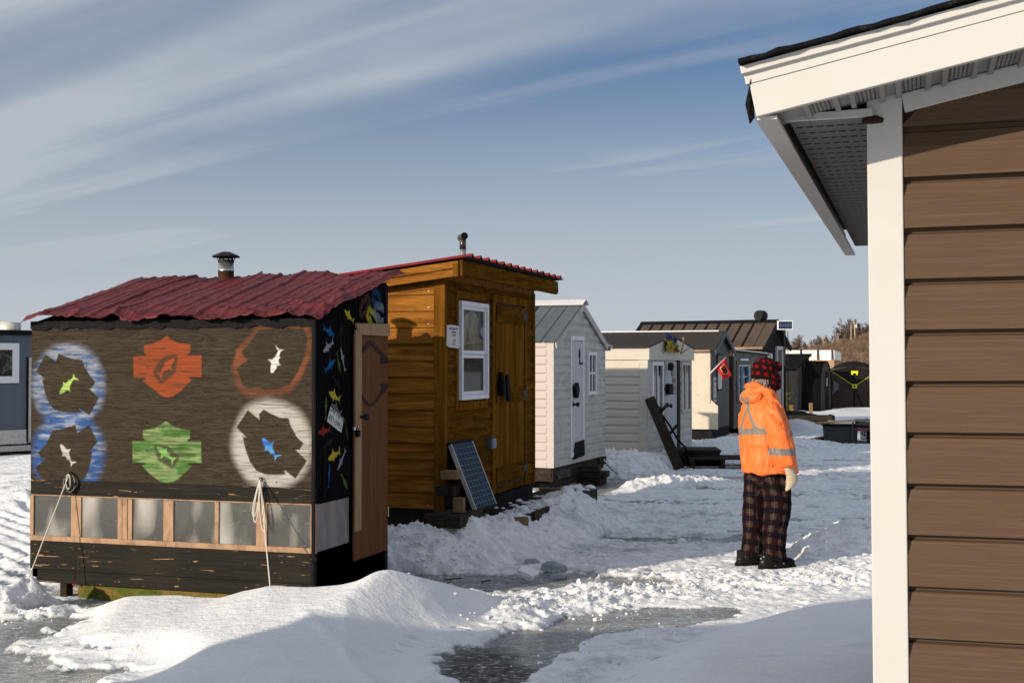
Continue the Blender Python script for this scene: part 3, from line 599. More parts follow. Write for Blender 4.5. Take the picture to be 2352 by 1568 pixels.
def painted(name, face, u0, u1, z0, z1, res, layers, material, parent, w0=0.0, zmax=None, thick=True):
    """a board whose surface carries painted shapes; layers: ('fill', poly, col, a) ('halo', poly, col, width, a) ('off', poly) ('spray', fn)"""
    nu = int((u1 - u0) / res) + 1; nz_ = int((z1 - z0) / res) + 1
    U, Z = np.meshgrid(np.linspace(u0, u1, nu), np.linspace(0, 1, nz_))
    top = z1 if zmax is None else zmax(U)
    Z = z0 + (top - z0) * Z
    col = np.zeros(U.shape + (3,)); al = np.zeros(U.shape)
    def comp(c, a):
        nonlocal col, al
        a = np.clip(a, 0, 1); c = np.broadcast_to(np.asarray(c, float), col.shape)
        na = a + al * (1 - a); k = (a / np.maximum(na, 1e-6))[..., None]
        col = c * k + col * (1 - k); al = na
    for l in layers:
        if l[0] == 'fill': comp(l[2], sstep(res * .5, -res * .5, sdf_poly(U, Z, l[1])) * l[3])
        elif l[0] == 'two':
            n = fbm(U * 6 + 1.2 * fbm(U * 4, Z * 9, 2, 2), Z * 42, 4, 3)[..., None]; k = np.clip(.5 + n * 1.9, 0, 1); c = np.asarray(l[2]) * k + np.asarray(l[3]) * (1 - k)
            comp(c, sstep(res * .5, -res * .5, sdf_poly(U, Z, l[1])) * l[4])
        elif l[0] == 'halo':
            d = sdf_poly(U, Z, l[1]); dh = np.maximum(sdf_poly(U, Z, hull(l[1])), 0); nn = fbm(U * 3.2, Z * 3.2, 3, l[5] if len(l) > 5 else 1); wv = l[3] * (1 + .45 * nn)
            a = sstep(wv, wv * .38, dh) * sstep(-res * .4, res * .4, d)
            if len(l) > 8: a = a * np.clip(.8 + 1.3 * fbm(U * 2.6, Z * 2.6, 2, 77), .3, 1)
            elif l[3] > .06:
                c0 = np.mean(np.array(l[1]), 0); c0 = c0 + (np.mean(np.array(hull(l[1])), 0) - c0) * .7; rm = max(math.hypot(p[0] - c0[0], p[1] - c0[1]) for p in l[1]); dr = np.hypot(U - c0[0], Z - c0[1])
                a = sstep(rm * 1.17 * (1 + .09 * nn), rm * .90, dr) * sstep(-res * .4, res * .4, d)
            c = l[2]
            if len(l) > 6: n = np.clip(.5 + 1.7 * fbm(U * 8, Z * 46, 4, 8) + l[7](U, Z), 0, 1)[..., None]; c = np.asarray(l[2]) * n + np.asarray(l[6]) * (1 - n)
            comp(c, a * l[4])
        elif l[0] == 'erase':
            d = sdf_poly(U, Z, l[1]); k = np.where(d > 0, sstep(l[2], l[2] * .45, d), 0) * sstep(-res * .4, res * .4, d) * l[3]; al = al * (1 - k)
        elif l[0] == 'cut': al = al * sstep(-res * .4, res * .4, sdf_poly(U, Z, l[1]))
    def P(u, z): return np.stack([u, np.full_like(u, w0), z], -1) if face == 'F' else np.stack([np.full_like(u, w0), u, z], -1)
    co = P(U, Z).reshape(-1, 3); n = len(co)
    i = np.arange(nu * nz_).reshape(nz_, nu); q = np.stack([i[:-1, :-1], i[:-1, 1:], i[1:, 1:], i[1:, :-1]], -1).reshape(-1, 4)
    # a plain back face gives the sheet its thickness
    th = .012; cs = [(u0, z0), (u1, z0), (u1, float(np.ravel(top)[-1]) if zmax is not None else z1), (u0, float(np.atleast_2d(top)[0, 0]) if zmax is not None else z1)]
    back = np.array([(c[0], w0 + th, c[1]) if face == 'F' else (w0 - th, c[0], c[1]) for c in cs])
    co = np.concatenate([co, back]); faces = [tuple(f) for f in q]
    e = [int(i[0, 0]), int(i[0, -1]), int(i[-1, -1]), int(i[-1, 0])]
    bottom = [int(k) for k in i[0]]; right = [int(k) for k in i[:, -1]]; topr = [int(k) for k in i[-1][::-1]]; left = [int(k) for k in i[:, 0][::-1]]
    faces += [tuple(bottom[::-1] + [n, n + 1]), tuple(right[::-1] + [n + 1, n + 2]), tuple(topr[::-1] + [n + 2, n + 3]), tuple(left[::-1] + [n + 3, n]), (n + 3, n + 2, n + 1, n)]
    me = bpy.data.meshes.new(name); me.from_pydata([tuple(c) for c in co], [], faces)
    A = np.concatenate([np.concatenate([col.reshape(-1, 3), al.reshape(-1, 1)], 1), np.zeros((4, 4))]).astype(np.float32)
    at_ = me.attributes.new('paint', 'FLOAT_COLOR', 'POINT'); at_.data.foreach_set('color', A.ravel())
    me.materials.append(material); me.update()
    o = bpy.data.objects.new(name, me); C.objects.link(o); o.parent = parent
    return o
def hull(pts):
    P = sorted(set((float(a), float(b)) for a, b in pts))
    def half(q):
        h = []
        for p in q:
            while len(h) > 1 and (h[-1][0] - h[-2][0]) * (p[1] - h[-2][1]) - (h[-1][1] - h[-2][1]) * (p[0] - h[-2][0]) <= 0: h.pop()
            h.append(p)
        return h[:-1]
    return half(P) + half(P[::-1])
FISH = [(0, 0), (.06, .055), (.2, .10), (.36, .13), (.40, .20), (.43, .30), (.50, .14), (.62, .085), (.78, .05), (.88, .04), (.93, .12), (1.04, .22), (.97, .02), (1.02, -.15), (.90, -.05), (.80, -.05), (.72, -.06), (.68, -.13), (.63, -.08), (.50, -.11), (.44, -.23), (.38, -.13), (.2, -.10), (.06, -.05)]
def fish(nose, tail, flip=1, fat=1.0):
    ax, ay = nose; dx, dy = tail[0] - ax, tail[1] - ay
    return [(ax + dx * u - dy * v * flip * fat, ay + dy * u + dx * v * flip * fat) for u, v in FISH]
# ------------------------------------------------------------------ brown sided cabin at the right
def brown_cabin():
    B = empty('brown_sided_cabin', F0.o, 0, 'brown vinyl sided cabin with white corner post and wide eaves at the right edge', 'cabin', rot=(0, -.006, -F0.a))
    LW, LD = 3.6, 3.55
    zs = 2.372                                   # level soffit
    fx, fz = F0.F(2352, 111, -.30); fx0, fz0 = F0.F(1735, 267, -.30)
    sl = (fz - fz0) / (fx - fx0)
    fx0 += .016
    rake = lambda x: fz0 + sl * (x - fx0)        # under edge of the rake fascia
    mb = MB(); z0 = 1.71 - .1245 * 12
    lap(mb, 'F', .066, LW, z0, rake(LW), .1245, .018, 'dutch', urange=lambda z: (max(.066, (z - rake(0) - .045) / sl), LW))
    mb.build('siding', m_brown, B)
    mb = MB(); mb.prism([(.0, .05), (LW, .05), (LW, rake(LW)), (0, rake(0) + .03)], 'y', .012, LD); mb.build('wall', m_brown, B)
    mb = MB(); mb.box(-.014, .070, -.024, .07, .10, rake(0) + .05); mb.build('corner_post', m_white_metal, B, bevel=.003)
    u = Vector((1, 0, sl)).normalized(); n = Vector((-u.z, 0, u.x))
    def rk(x0, x1, y0, y1, n0, n1, name, m, mm=0, bev=.002):
        vs = []
        for x in (x0, x1):
            base = Vector((x, 0, rake(x)))
            for (y, k) in ((y0, n0), (y1, n0), (y1, n1), (y0, n1)): p = base + n * k; vs.append((p.x, y, p.z))
        q = MB(); q.add(vs, [(0, 1, 2, 3), (7, 6, 5, 4), (0, 4, 5, 1), (1, 5, 6, 2), (2, 6, 7, 3), (3, 7, 4, 0)]); return q.build(name, m, B, bevel=bev)
    xl = fx0
    rk(xl, LW, -.30, -.28, 0, .078, 'fascia', m_white_metal)
    rk(xl - .008, LW, -.298, -.275, .080, .112, 'drip_edge', m_white_metal, bev=.001)
    rk(xl - .012, LW, -.312, -.29, .104, .122, 'roof_edge_trim', m_white_metal, bev=.001)
    # shingles with a ragged front edge
    q = MB(); r = random.Random(3); x = xl - .012; pts = []
    while x < LW: pts.append((x, -.335 + r.uniform(-.006, .006), r.uniform(-.002, .003))); x += .03
    vs = []; 
    for x, y, j in pts:
        p = Vector((x, 0, rake(x))) + n * .124; vs += [(p.x, y, p.z + j), (p.x, y, p.z + .009 + j), (p.x, LD, p.z + .009), (p.x, LD, p.z)]
    fs = [(4 * i + a, 4 * i + 4 + a, 4 * i + 4 + (a + 1) % 4, 4 * i + (a + 1) % 4) for i in range(len(pts) - 1) for a in range(4)]
    q.add(vs, fs + [(0, 1, 2, 3)]); q.build('shingle_roof', m_black_felt, B)
    # rake soffit with perforated panels
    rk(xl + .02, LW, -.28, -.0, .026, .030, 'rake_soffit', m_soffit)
    q = MB(); hq = MB(); x = -.15
    while x < LW - .2:
        for (a, b, t) in ((x, x + .012, .012), (x + .068, x + .080, .012)):
            vs = []
            for xx in (a, b):
                base = Vector((xx, 0, rake(xx)))
                for (y, k) in ((-.278, .026), (-.022, .026), (-.022, .026 - t), (-.278, .026 - t)): p = base + n * k; vs.append((p.x, y, p.z))
            q.add(vs, [(0, 1, 2, 3), (7, 6, 5, 4), (0, 4, 5, 1), (1, 5, 6, 2), (2, 6, 7, 3), (3, 7, 4, 0)])
        for i in range(5):
            for j in range(16):
                xx = x + .020 + i * .0095; y = -.262 + j * .0152; p = Vector((xx, 0, rake(xx))) + n * .0245
                hq.add([(p.x - .002, y - .003, p.z), (p.x + .002, y - .003, p.z), (p.x + .002, y + .003, p.z), (p.x - .002, y + .003, p.z)], [(0, 1, 2, 3)])
        x += .105
    q.build('soffit_rib', m_soffit, B)
    o = hq.build('soffit_perforation', m_soffit_hole, B); setp(o, kind='stuff')
    rk(.072, LW, -.024, .0, -.022 + .0, .024, 'wall_top_trim', m_white_metal)
    q = MB(); q.prism([(xl + .015, zs - .012), (.0, zs - .012), (.0, zs + .006), (xl + .015, zs + .03 * 0 + .002)], 'y', -.045, -.022); q.build('soffit_return', m_white_metal, B)
    # level eave soffit down the side, with rows of dashes
    q = MB(); y = -.02; hq = MB(); k = 0
    q.box(xl + .045, -.002, -.02, LD + .02, zs, zs + .006)
    while y < LD - .02:
        w = .030
        q.box(xl + .046, -.004, y, y + .006, zs - .007, zs)
        q.box(xl + .046, -.004, y + .058, y + .064, zs - .005, zs)
        for rr in range(3):
            yy = y + .016 + rr * .013
            xx = xl + .055 + (rr % 2) * .012
            while xx < -.02: hq.box(xx, xx + .016, yy, yy + .0035, zs - .0035, zs - .0008); xx += .026
        y += .088
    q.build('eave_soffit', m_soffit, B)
    o = hq.build('soffit_slots', m_soffit_hole, B); setp(o, kind='stuff')
    q = MB(); q.box(xl, xl + .045, -.278, LD + .05, zs - .050, zs - .042); q.box(xl - .004, xl, -.278, LD + .05, zs - .050, zs + .06); q.box(xl, xl + .045, 2.6, 2.603, zs - .052, zs - .050)
    q.build('eave_fascia', m_white_metal, B)
    q = MB(); q.add([(xl - .012, -.30, zs + .04), (xl - .028, -.27, zs - .01), (xl - .016, -.29, zs - .06), (xl - .006, -.285, zs - .045), (xl - .008, -.29, zs + .05)], [(0, 1, 2, 3, 4)]); q.build('loose_felt_flap', m_black_felt, B, solid=.004)
    q = MB(); q.lathe([(.0, -.010), (.016, -.008), (.018, .002), (.008, .010), (0, .011)], (-.0, -.028, zs - .02), 10, sx=1.5, sy=.6); q.build('wasp_nest', m_rustpipe, B)
    q = MB(); q.box(0, LW, 0, LD, .02, .045); q.build('floor', m_darkwood, B)
    return B
brown_cabin()

# ------------------------------------------------------------------ black shack with stencilled fish
def zc(ox, oy, sc, pts, fn):                     # points read off an enlarged crop of the photograph -> wall coordinates
    return [fn((ox + x / sc) * .6125, (oy + y / sc) * .6125) for x, y in pts]
def frost_glass():
    m = bpy.data.materials.new('frosted_pane'); m.use_nodes = True; nt = m.node_tree; N = nt.nodes; L = nt.links; out = N['Material Output']; b = N['Principled BSDF']
    tc = N.new('ShaderNodeTexCoord'); n = N.new('ShaderNodeTexNoise'); n.inputs['Scale'].default_value = 1; n.inputs['Detail'].default_value = 1.5; mp = N.new('ShaderNodeMapping'); mp.inputs['Scale'].default_value = (4.2, 1, 1.6); mp.inputs['Location'].default_value = (.35, 0, 0); L.new(tc.outputs['Object'], mp.inputs[0]); L.new(mp.outputs[0], n.inputs[0])
    n2 = N.new('ShaderNodeTexNoise'); n2.inputs['Scale'].default_value = 90; n2.inputs['Detail'].default_value = 2; L.new(tc.outputs['Object'], n2.inputs[0])
    r = N.new('ShaderNodeMapRange'); r.inputs[1].default_value = .50; r.inputs[2].default_value = .72; r.inputs[3].default_value = .07; r.inputs[4].default_value = .8; L.new(n.outputs[0], r.inputs[0])
    r2 = N.new('ShaderNodeMapRange'); r2.inputs[1].default_value = .70; r2.inputs[2].default_value = .74; L.new(n2.outputs[0], r2.inputs[0])
    b.inputs['Base Color'].default_value = (.42, .41, .38, 1); b.inputs['Roughness'].default_value = .5
    t = N.new('ShaderNodeBsdfTransparent'); t.inputs[0].default_value = (.62, .63, .62, 1); g = N.new('ShaderNodeBsdfGlossy'); g.inputs['Roughness'].default_value = .18
    m1 = N.new('ShaderNodeMixShader'); m1.inputs[0].default_value = .06; L.new(t.outputs[0], m1.inputs[1]); L.new(g.outputs[0], m1.inputs[2])
    mx = N.new('ShaderNodeMath'); mx.operation = 'MAXIMUM'; L.new(r.outputs[0], mx.inputs[0]); mm = N.new('ShaderNodeMath'); mm.operation = 'MULTIPLY'; mm.inputs[1].default_value = .5; L.new(r2.outputs[0], mm.inputs[0]); L.new(mm.outputs[0], mx.inputs[1])
    m2 = N.new('ShaderNodeMixShader'); L.new(mx.outputs[0], m2.inputs[0]); L.new(m1.outputs[0], m2.inputs[1]); L.new(b.outputs[0], m2.inputs[2]); L.new(m2.outputs[0], out.inputs[0])
    return m
m_frost = frost_glass()
m_frost_side = mat('smoky_plastic_pane', (.12, .105, .11), .35, layers=[((4, 9, 3), (.22, .19, .19), .45, .65, 3, .4, .8), ((9, 60, 5), (.28, .17, .09), .64, .68, 2, .2, .8)], spec=.6)
def black_shack():
    B = empty('fish_stencil_shack', F1.o, -F1.a, 'black plywood shack with crumpled red roof and stencilled fish and shields', 'fishing shack')
    LX, LY = 2.372, 1.27
    ztop = lambda y: 2.075 + .27 * y
    L2 = lambda pts: zc(100, 1200, 2.24, pts, F1.F); Rz = lambda pts: zc(800, 1200, 2.24, pts, F1.F); O = lambda pts: zc(0, 900, 2.613, pts, F1.F)
    neg1 = L2([(80, 430), (158, 290), (245, 350), (252, 330), (270, 280), (330, 310), (400, 330), (462, 335), (490, 400), (530, 465), (575, 520), (545, 570), (522, 572), (607, 655), (525, 797), (438, 733), (445, 760), (470, 775), (400, 778), (330, 775), (235, 755), (190, 700), (155, 610), (132, 502), (158, 497)])
    neg2 = L2([(100, 1110), (150, 1060), (185, 1000), (215, 925), (290, 915), (350, 895), (410, 880), (425, 945), (440, 940), (522, 882), (597, 1022), (525, 1098), (548, 1100), (540, 1180), (520, 1250), (485, 1330), (430, 1365), (350, 1368), (220, 1355), (235, 1330), (150, 1382), (75, 1240), (160, 1163), (120, 1155)])
    neg3 = Rz([(195, 900), (290, 757), (390, 840), (385, 790), (420, 750), (480, 785), (560, 820), (630, 825), (650, 890), (700, 980), (755, 1035), (725, 1085), (688, 1088), (785, 1182), (690, 1328), (592, 1252), (605, 1295), (520, 1295), (430, 1290), (360, 1260), (310, 1190), (270, 1080), (248, 980), (282, 985)])
    neg4 = Rz([(235, 268), (300, 205), (350, 130), (380, 88), (480, 74), (600, 40), (640, 74), (700, 76), (755, 60), (790, 150), (770, 300), (705, 440), (640, 540), (540, 575), (430, 585), (370, 555), (290, 575), (250, 540), (200, 405), (243, 365), (290, 340)])
    orange = O([(1635, 938), (1700, 985), (1770, 1010), (1865, 1020), (1865, 1100), (1840, 1115), (1845, 1130), (1975, 1125), (1978, 1338), (1850, 1342), (1860, 1360), (1887, 1364), (1830, 1420), (1770, 1480), (1700, 1530), (1640, 1542), (1580, 1525), (1500, 1460), (1395, 1377), (1425, 1362), (1425, 1349), (1308, 1345), (1306, 1137), (1430, 1130), (1430, 1120), (1410, 1105), (1410, 1030), (1500, 1010), (1570, 985)])
    G3 = lambda pts: zc(0, 1500, 2.24, pts, F1.F)
    green = G3([(1395, 175), (1450, 215), (1520, 240), (1596, 253), (1596, 320), (1572, 335), (1572, 343), (1690, 345), (1692, 528), (1580, 530), (1580, 543), (1615, 548), (1560, 600), (1500, 660), (1450, 688), (1400, 693), (1340, 680), (1260, 620), (1187, 545), (1220, 540), (1220, 527), (1113, 520), (1111, 342), (1220, 340), (1220, 335), (1200, 318), (1200, 253), (1290, 235), (1350, 205)])
    white = (.50, .47, .43); bl = (.035, .12, .36)
    hb = lambda U, Z: (Z - 1.55) * .75
    fo = lambda a, b, f, fl=1, ft=1.0: fish(f([a])[0], f([b])[0], fl, ft)
    f_or = fo((1240, 318), (1112, 462), L2, 1); f_gr = fo((1090, 1058), (1238, 1178), L2, -1)
    lay = [('halo', neg1, (.34, .38, .46), .092, .72, 2, (.05, .12, .30), hb), ('halo', neg2, (.34, .38, .46), .085, .80, 4, (.03, .10, .31), hb), ('cut', neg1), ('cut', neg2),
           ('halo', neg3, (.42, .40, .37), .088, .95, 6), ('cut', neg3),
           ('halo', neg4, (.36, .105, .045), .060, .9, 9, (.30, .085, .035), lambda U, Z: Z * 0, 1), ('cut', neg4),
           ('fill', orange, (.27, .060, .022), .96), ('halo', f_or, (.045, .035, .025), .036, .8, 12), ('fill', f_or, (.33, .070, .024), .95),
           ('two', green, (.055, .155, .035), (.21, .29, .12), .96), ('halo', f_gr, (.040, .028, .020), .036, .75, 13), ('two', f_gr, (.13, .32, .07), (.30, .46, .18), .95),
           ('fill', fo((275, 620), (408, 472), L2, -1), (.42, .60, .15), .95), ('fill', fo((282, 1040), (388, 1212), L2, -1 * -1), white, .95),
           ('fill', fo((487, 448), (562, 238), Rz, -1 * -1, 1.1), (.70, .66, .62), 1), ('two', fo((410, 988), (535, 1158), Rz, 1, 1.1), (.03, .14, .50), (.10, .32, .62), .95)]
    painted('front_wall', 'F', -LX, 0, .885, 2.075, .0065, lay, m_ply, B)
    # lower courses
    q = MB(); q.box(-LX, 0, .002, .03, .775, .883); q.box(-LX, -1.97 + .0, -.0, .03, .215, .425); q.box(-1.967, 0, -.001, .03, .215, .425); q.box(-LX + .07, -1.97, -.004, .028, .118, .212); q.box(-1.966, 0, -.004, .028, .118, .212)
    q.each('lower_board', m_blackboard, B)
    # window band
    px = [(67, 78), (164, 187), (271, 281), (282, 293), (294.5, 304), (376, 399), (494, 503), (589, 614), (714, 724.5)]
    xs = [(F1.F(a, 1200)[0], F1.F(b, 1200)[0]) for a, b in px]
    fr = MB()
    for a, b in xs: fr.box(max(a, -LX), min(b, 0), -.006, .02, .468, .765)
    fr.each('window_mullion', m_bareframe, B, bevel=.002)
    q = MB(); q.box(-LX, 0, -.010, .03, .428, .467); q.box(-LX, 0, -.004, .03, .766, .774); q.each('window_rail', m_bareframe, B, bevel=.003)
    g = [(xs[0][1], xs[1][0]), (xs[1][1], xs[2][0]), (xs[4][1], xs[5][0]), (xs[5][1], xs[6][0]), (xs[6][1], xs[7][0]), (xs[7][1], xs[8][0])]
    for a, b in g:
        q = MB(); q.box(a + .001, b - .001, .004, .007, .468, .765); q.build('window_pane', m_frost, B)
    # side wall with door
    D = F1.D; S1 = lambda pts: zc(1180, 1100, 4.125, pts, D); S2 = lambda pts: zc(1180, 1440, 4.125, pts, D)
    ft = 1.25
    fs = lambda a, b, f, fl=1, t=1.0: fish(f([a])[0], f([b])[0], fl, t)
    yel = (.42, .36, .04); blu = (.015, .10, .26); gry = (.27, .26, .30); grn = (.075, .15, .03); red = (.22, .03, .02)
    d1 = fs((960, 480), (840, 300), S1, 1, .9); d2 = fs((1090, 360), (950, 255), S1, 1, .9); d3 = fs((720, 300), (825, 105), S1, 1, .8)
    lay = [('halo', d1, yel, .045, .8, 3), ('cut', d1), ('halo', d2, (.20, .22, .28), .05, .7, 4), ('cut', d2), ('halo', fs((1000, 120), (900, 20), S1), (.02, .09, .16), .09, .5, 5), ('halo', d3, (.10, .05, .035), .045, .55, 6), ('cut', d3),
           ('fill', fs((460, 260), (605, 440), S1, 1, .9), yel, 1), ('fill', fs((305, 648), (135, 530), S1, -1, .9), blu, 1), ('fill', fs((130, 908), (290, 750), S1, 1, .9), gry, 1),
           ('fill', fs((400, 828), (470, 1195), S1, 1, .55), gry, 1), ('fill', fs((405, 1240), (340, 915), S1, -1, .5), grn, 1), ('fill', fs((315, 1025), (160, 1205), S1, -1, .9), blu, 1),
           ('fill', fs((395, 1480), (280, 1270), S1, -1, .7), (.025, .02, .02), 1), ('fill', fs((455, 470), (350, 700), S1, -1, .6), (.028, .02, .022), 1),
           ('fill', fs((218, 125), (390, 245), S2, 1, 1.0), yel, 1), ('fill', fs((185, 180), (168, 540), S2, -1, .5), grn, 1), ('fill', fs((252, 310), (410, 465), S2, 1, 1), (.13, .125, .14), 1),
           ('fill', fs((520, 870), (465, 550), S2, 1, .4), (.05, .11, .025), 1), ('fill', fs((50, 755), (240, 700), S2, 1, .9), red, 1), ('fill', fs((300, 830), (140, 980), S2, 1, .7), (.028, .02, .02), 1),
           ('fill', fs((208, 1165), (392, 1040), S2, 1, 1.0), yel, 1), ('fill', fs((355, 1333), (478, 1020), S2, 1, .6), gry, 1), ('fill', fs((235, 1212), (215, 1600), S2, -1, .5), blu, 1), ('fill', fs((510, 1620), (410, 1380), S2, -1 * -1, .6), grn, 1)]
    painted('side_wall', 'D', 0.012, LY, .775, 2.06, .0065, lay, m_blackwall, B, zmax=lambda U: ztop(U) - .01)
    yw = D(800, 1200)[0]
    q = MB(); q.box(-.02, 0, yw, LY, .428, .774); q.box(-.02, -.001, 0, LY, .118, .427); q.each('side_skirt', m_blackwall, B)
    q = MB(); q.box(-.008, .004, .028, yw, .435, .768); q.build('side_window_pane', m_frost_side, B)
    q = MB(); q.box(-.01, .006, .002, .027, .428, .775); q.build('side_window_batten', m_bareframe, B)
    # door
    y0, zt = D(807, 742); y1 = D(884, 800)[0]; zb = D(811, 1286)[1]
    sh = S1([(640, 935), (720, 910), (812, 800), (860, 860), (920, 920), (965, 940), (965, 1040), (950, 1087), (1100, 1087), (1100, 1395), (965, 1395), (985, 1440), (930, 1580), (870, 1670), (820, 1697), (780, 1690), (720, 1620), (650, 1500), (560, 1430), (560, 1095), (672, 1095), (655, 1045)])
    dr = painted('door', 'D', y0, y1, zb, zt - .09, .006, [('halo', sh, (.022, .018, .018), .048, .88, 5)], m_door1, B, w0=.026)
    q = MB(); yt = D(820, 900)[0]; q.box(.026, .040, y0 - .004, yt, zb + .22, zt - .05); q.build('door_stile', m_rawply, dr, bevel=.002)
    q = MB(); q.prism([(y0 + .0, zt), (y1, zt + .012), (y1, zt - .085), (y0 + .055, zt - .085)], 'x', .0275, .044); q.build('door_rail', m_rawply, dr)
    yk, zk = D(827, 956); q = MB(); q.lathe([(.012, 0), (.010, .02), (.022, .035), (.026, .055), (.020, .068), (0, .070)], (0, 0, 0), 14)
    k = q.build('door_knob', m_blackmetal, dr); k.location = (.04, yt - .02, zk); k.rotation_euler = (0, math.pi / 2, 0)
    yk, zk = D(809, 983); q = MB(); q.box(.040, .056, y0 - .06, y0 + .02, zk - .012, zk + .014); q.build('hasp', m_steel, dr, bevel=.003)
    q = MB(); q.box(.046, .072, y0 - .035, y0 + .012, zk - .062, zk - .014); q.tube([(.058, y0 - .028, zk - .02), (.058, y0 - .028, zk + .0), (.058, y0 - .012, zk + .012), (.058, y0 + .004, zk), (.058, y0 + .004, zk - .02)], .004, 6); q.build('padlock', m_blackrub, dr, bevel=.005)
    q = MB(); q.box(.026, .034, y1 - .012, y1 + .008, .55, .63); q.build('hinge', m_brass, dr)
    # card with the owner's note
    quad = zc(1180, 1440, 4.125, [(235, 345), (440, 530), (400, 748), (183, 575)], D)
    q = MB(); q.add([(.006, a, b) for a, b in quad] + [(.003, a, b) for a, b in quad], [(3, 2, 1, 0), (4, 5, 6, 7), (0, 1, 5, 4), (1, 2, 6, 5), (2, 3, 7, 6), (3, 0, 4, 7)]); cardo = q.build('note_card', m_card, B)
    cc = np.mean(np.array(quad), 0); e1 = np.array(quad[1]) - np.array(quad[0]); ang = math.atan2(e1[1], e1[0]); wc = np.hypot(*e1)
    for s_, dy, sz in (('DAF Ferris', .045, .060), ('651-5991', -.020, .060)):
        up = np.array([-math.sin(ang), math.cos(ang)]); p = cc + up * dy + (.0)
        text_mesh(s_, sz, 'handwriting', m_ink, cardo, (.0068, p[0], p[1]), (math.pi / 2 + 0, 0, math.pi / 2), .0004).rotation_euler = Matrix.Rotation(math.pi / 2, 3, 'Z').to_4x4().to_3x3().__matmul__(Matrix.Rotation(math.pi / 2, 3, 'X')).__matmul__(Matrix.Rotation(ang, 3, 'Z')).to_euler()
    # the other walls, floor, frame
    q = MB(); q.prism([(0.03, .12), (LY, .12), (LY, ztop(LY) - .01), (0.03, ztop(.03) - .01)], 'x', -LX, -LX + .015); q.build('end_wall', m_blackwall, B)
    q = MB(); q.box(-LX + .016, -.02, LY - .015, LY, .12, ztop(LY) - .015); q.build('rear_wall', m_blackwall, B)
    q = MB(); q.box(-LX + .02, -.03, .035, LY - .02, .12, .15); q.build('floor', m_darkwood, B)
    q = MB()
    q.box(-.02, .0012, -.012, .0, .12, 2.06); q.build('corner_bead', m_blacktrim, B)
    q = MB(); q.box(.0, .014, LY - .05, LY, .13, ztop(LY) - .03); q.build('corner_board', m_blacktrim, B)
    # ragged felt under the eave
    q = MB(); r = random.Random(9); x = -LX; vs = []
    while x <= 0.0001:
        b = 2.022 + r.uniform(-.012, .014); vs += [(x, -.012, 2.08), (x, -.014, b)]; x += r.uniform(.03, .085)
    vs += [(0, -.012, 2.08), (0, -.013, 2.03)]
    q.add(vs, [(2 * i, 2 * i + 1, 2 * i + 3, 2 * i + 2) for i in range(len(vs) // 2 - 1)]); q.build('felt_strip', m_blacktrim, B, solid=.003)
    # crumpled metal roof
    nx, ny = 420, 70; xs_ = np.linspace(-LX - .03, .085, nx); ty = np.linspace(0, 1, ny); X, T = np.meshgrid(xs_, ty)
    pr_ = .205; sx_ = X + .05 * T * 0
    wob = .09 * fbm(X * 1.3, T * .6, 2, 31); ph = ((sx_ + wob) / pr_) % 1
    rag = .030 * fbm(X * 5, X * 0, 3, 5) + .016 * (np.floor((X / .11)) % 2 - .5); ragt = .07 * fbm(X * 3, X * 0 + 3, 3, 8) + .04 * (vn(np.floor(X / .3), X * 0, 4) - .5)
    Yr = -.095 + rag + (1.44 + ragt - rag + .085) * T
    rib = (.006 + .013 * vn(np.floor((sx_ + wob) / pr_), X * 0, 21)) * sstep(.0, .10, ph) * sstep(.30, .16, ph) + .007 * np.exp(-((ph - .60) / .04) ** 2)
    cr1 = np.abs(vn(X * 3.3 + 1.1 * Yr, Yr * 4.5 + X, 12) * 2 - 1); cr2 = np.abs(vn(X * 7 + 2 * Yr, Yr * 9 - X * 2, 13) * 2 - 1)
    edge = sstep(.20, 0, T)
    crm = (.026 * (1 - cr1) ** 3 + .015 * (1 - cr2) ** 3) * (.35 + 1.1 * edge + .5 * sstep(-.6, .1, X)) + .012 * fbm(X * 2.2, Yr * 2.2, 2, 16)
    fold = .05 * np.exp(-((X + 1.42) / .14) ** 2) * sstep(.09, 0, T)
    Z = 2.105 + .262 * (Yr + .085) + rib * (1 - .35 * edge) + crm - .022 * edge ** 2 - fold - .018 * sstep(.02, .085, X) + .045 * sstep(.72, 1, T) * fbm(X * 2.6, X * 0, 2, 17) - .02 * sstep(-LX + .05, -LX - .03, X)
    q = MB(); i = np.arange(nx * ny).reshape(ny, nx); qq = np.stack([i[:-1, :-1], i[:-1, 1:], i[1:, 1:], i[1:, :-1]], -1).reshape(-1, 4)
    q.add(np.stack([X, Yr, Z], -1).reshape(-1, 3).tolist(), qq.tolist(), 0, True)
    rf = q.build('metal_roof', m_redroof, B, solid=.0035)
    q = MB(); r = random.Random(15)
    for k in range(12):
        for t_ in (.12, .5, .88): x = -2.3 + k * .205 + r.uniform(-.01, .01); y = -.02 + 1.38 * t_; q.lathe([(.006, 0), (.007, .004), (0, .007)], (x, y, 2.105 + .262 * (y + .085) + .018), 6)
    q.each('roof_screw', m_redroof, rf)
    # stove pipe with cap
    p = at(519, 640, 10.75) - F1.o; lx, ly = p.dot(F1.r), p.dot(F1.d); zr = 2.105 + .262 * (ly + .085)
    z0, z1, z2, z3 = at(519, 650, 10.75).z, at(519, 621, 10.75).z, at(519, 600, 10.75).z, at(519, 578, 10.75).z
    q = MB(); q.lathe([(.066, zr - .1), (.066, z1)], (lx, ly, 0), 24); st = q.build('stove_pipe', m_rustpipe, B)
    q = MB(); q.lathe([(.0675, z1 - .004), (.0675, z1 + .003), (.066, z1 + .004), (.064, z2), (.06, z2), (0, z2)], (lx, ly, 0), 24); q.build('pipe_section', m_steel, st)
    q = MB(); q.lathe([(.068, z2 - .008), (.068, z2 + .008), (.062, z2 + .008), (.062, z2 - .008)], (lx, ly, 0), 24)
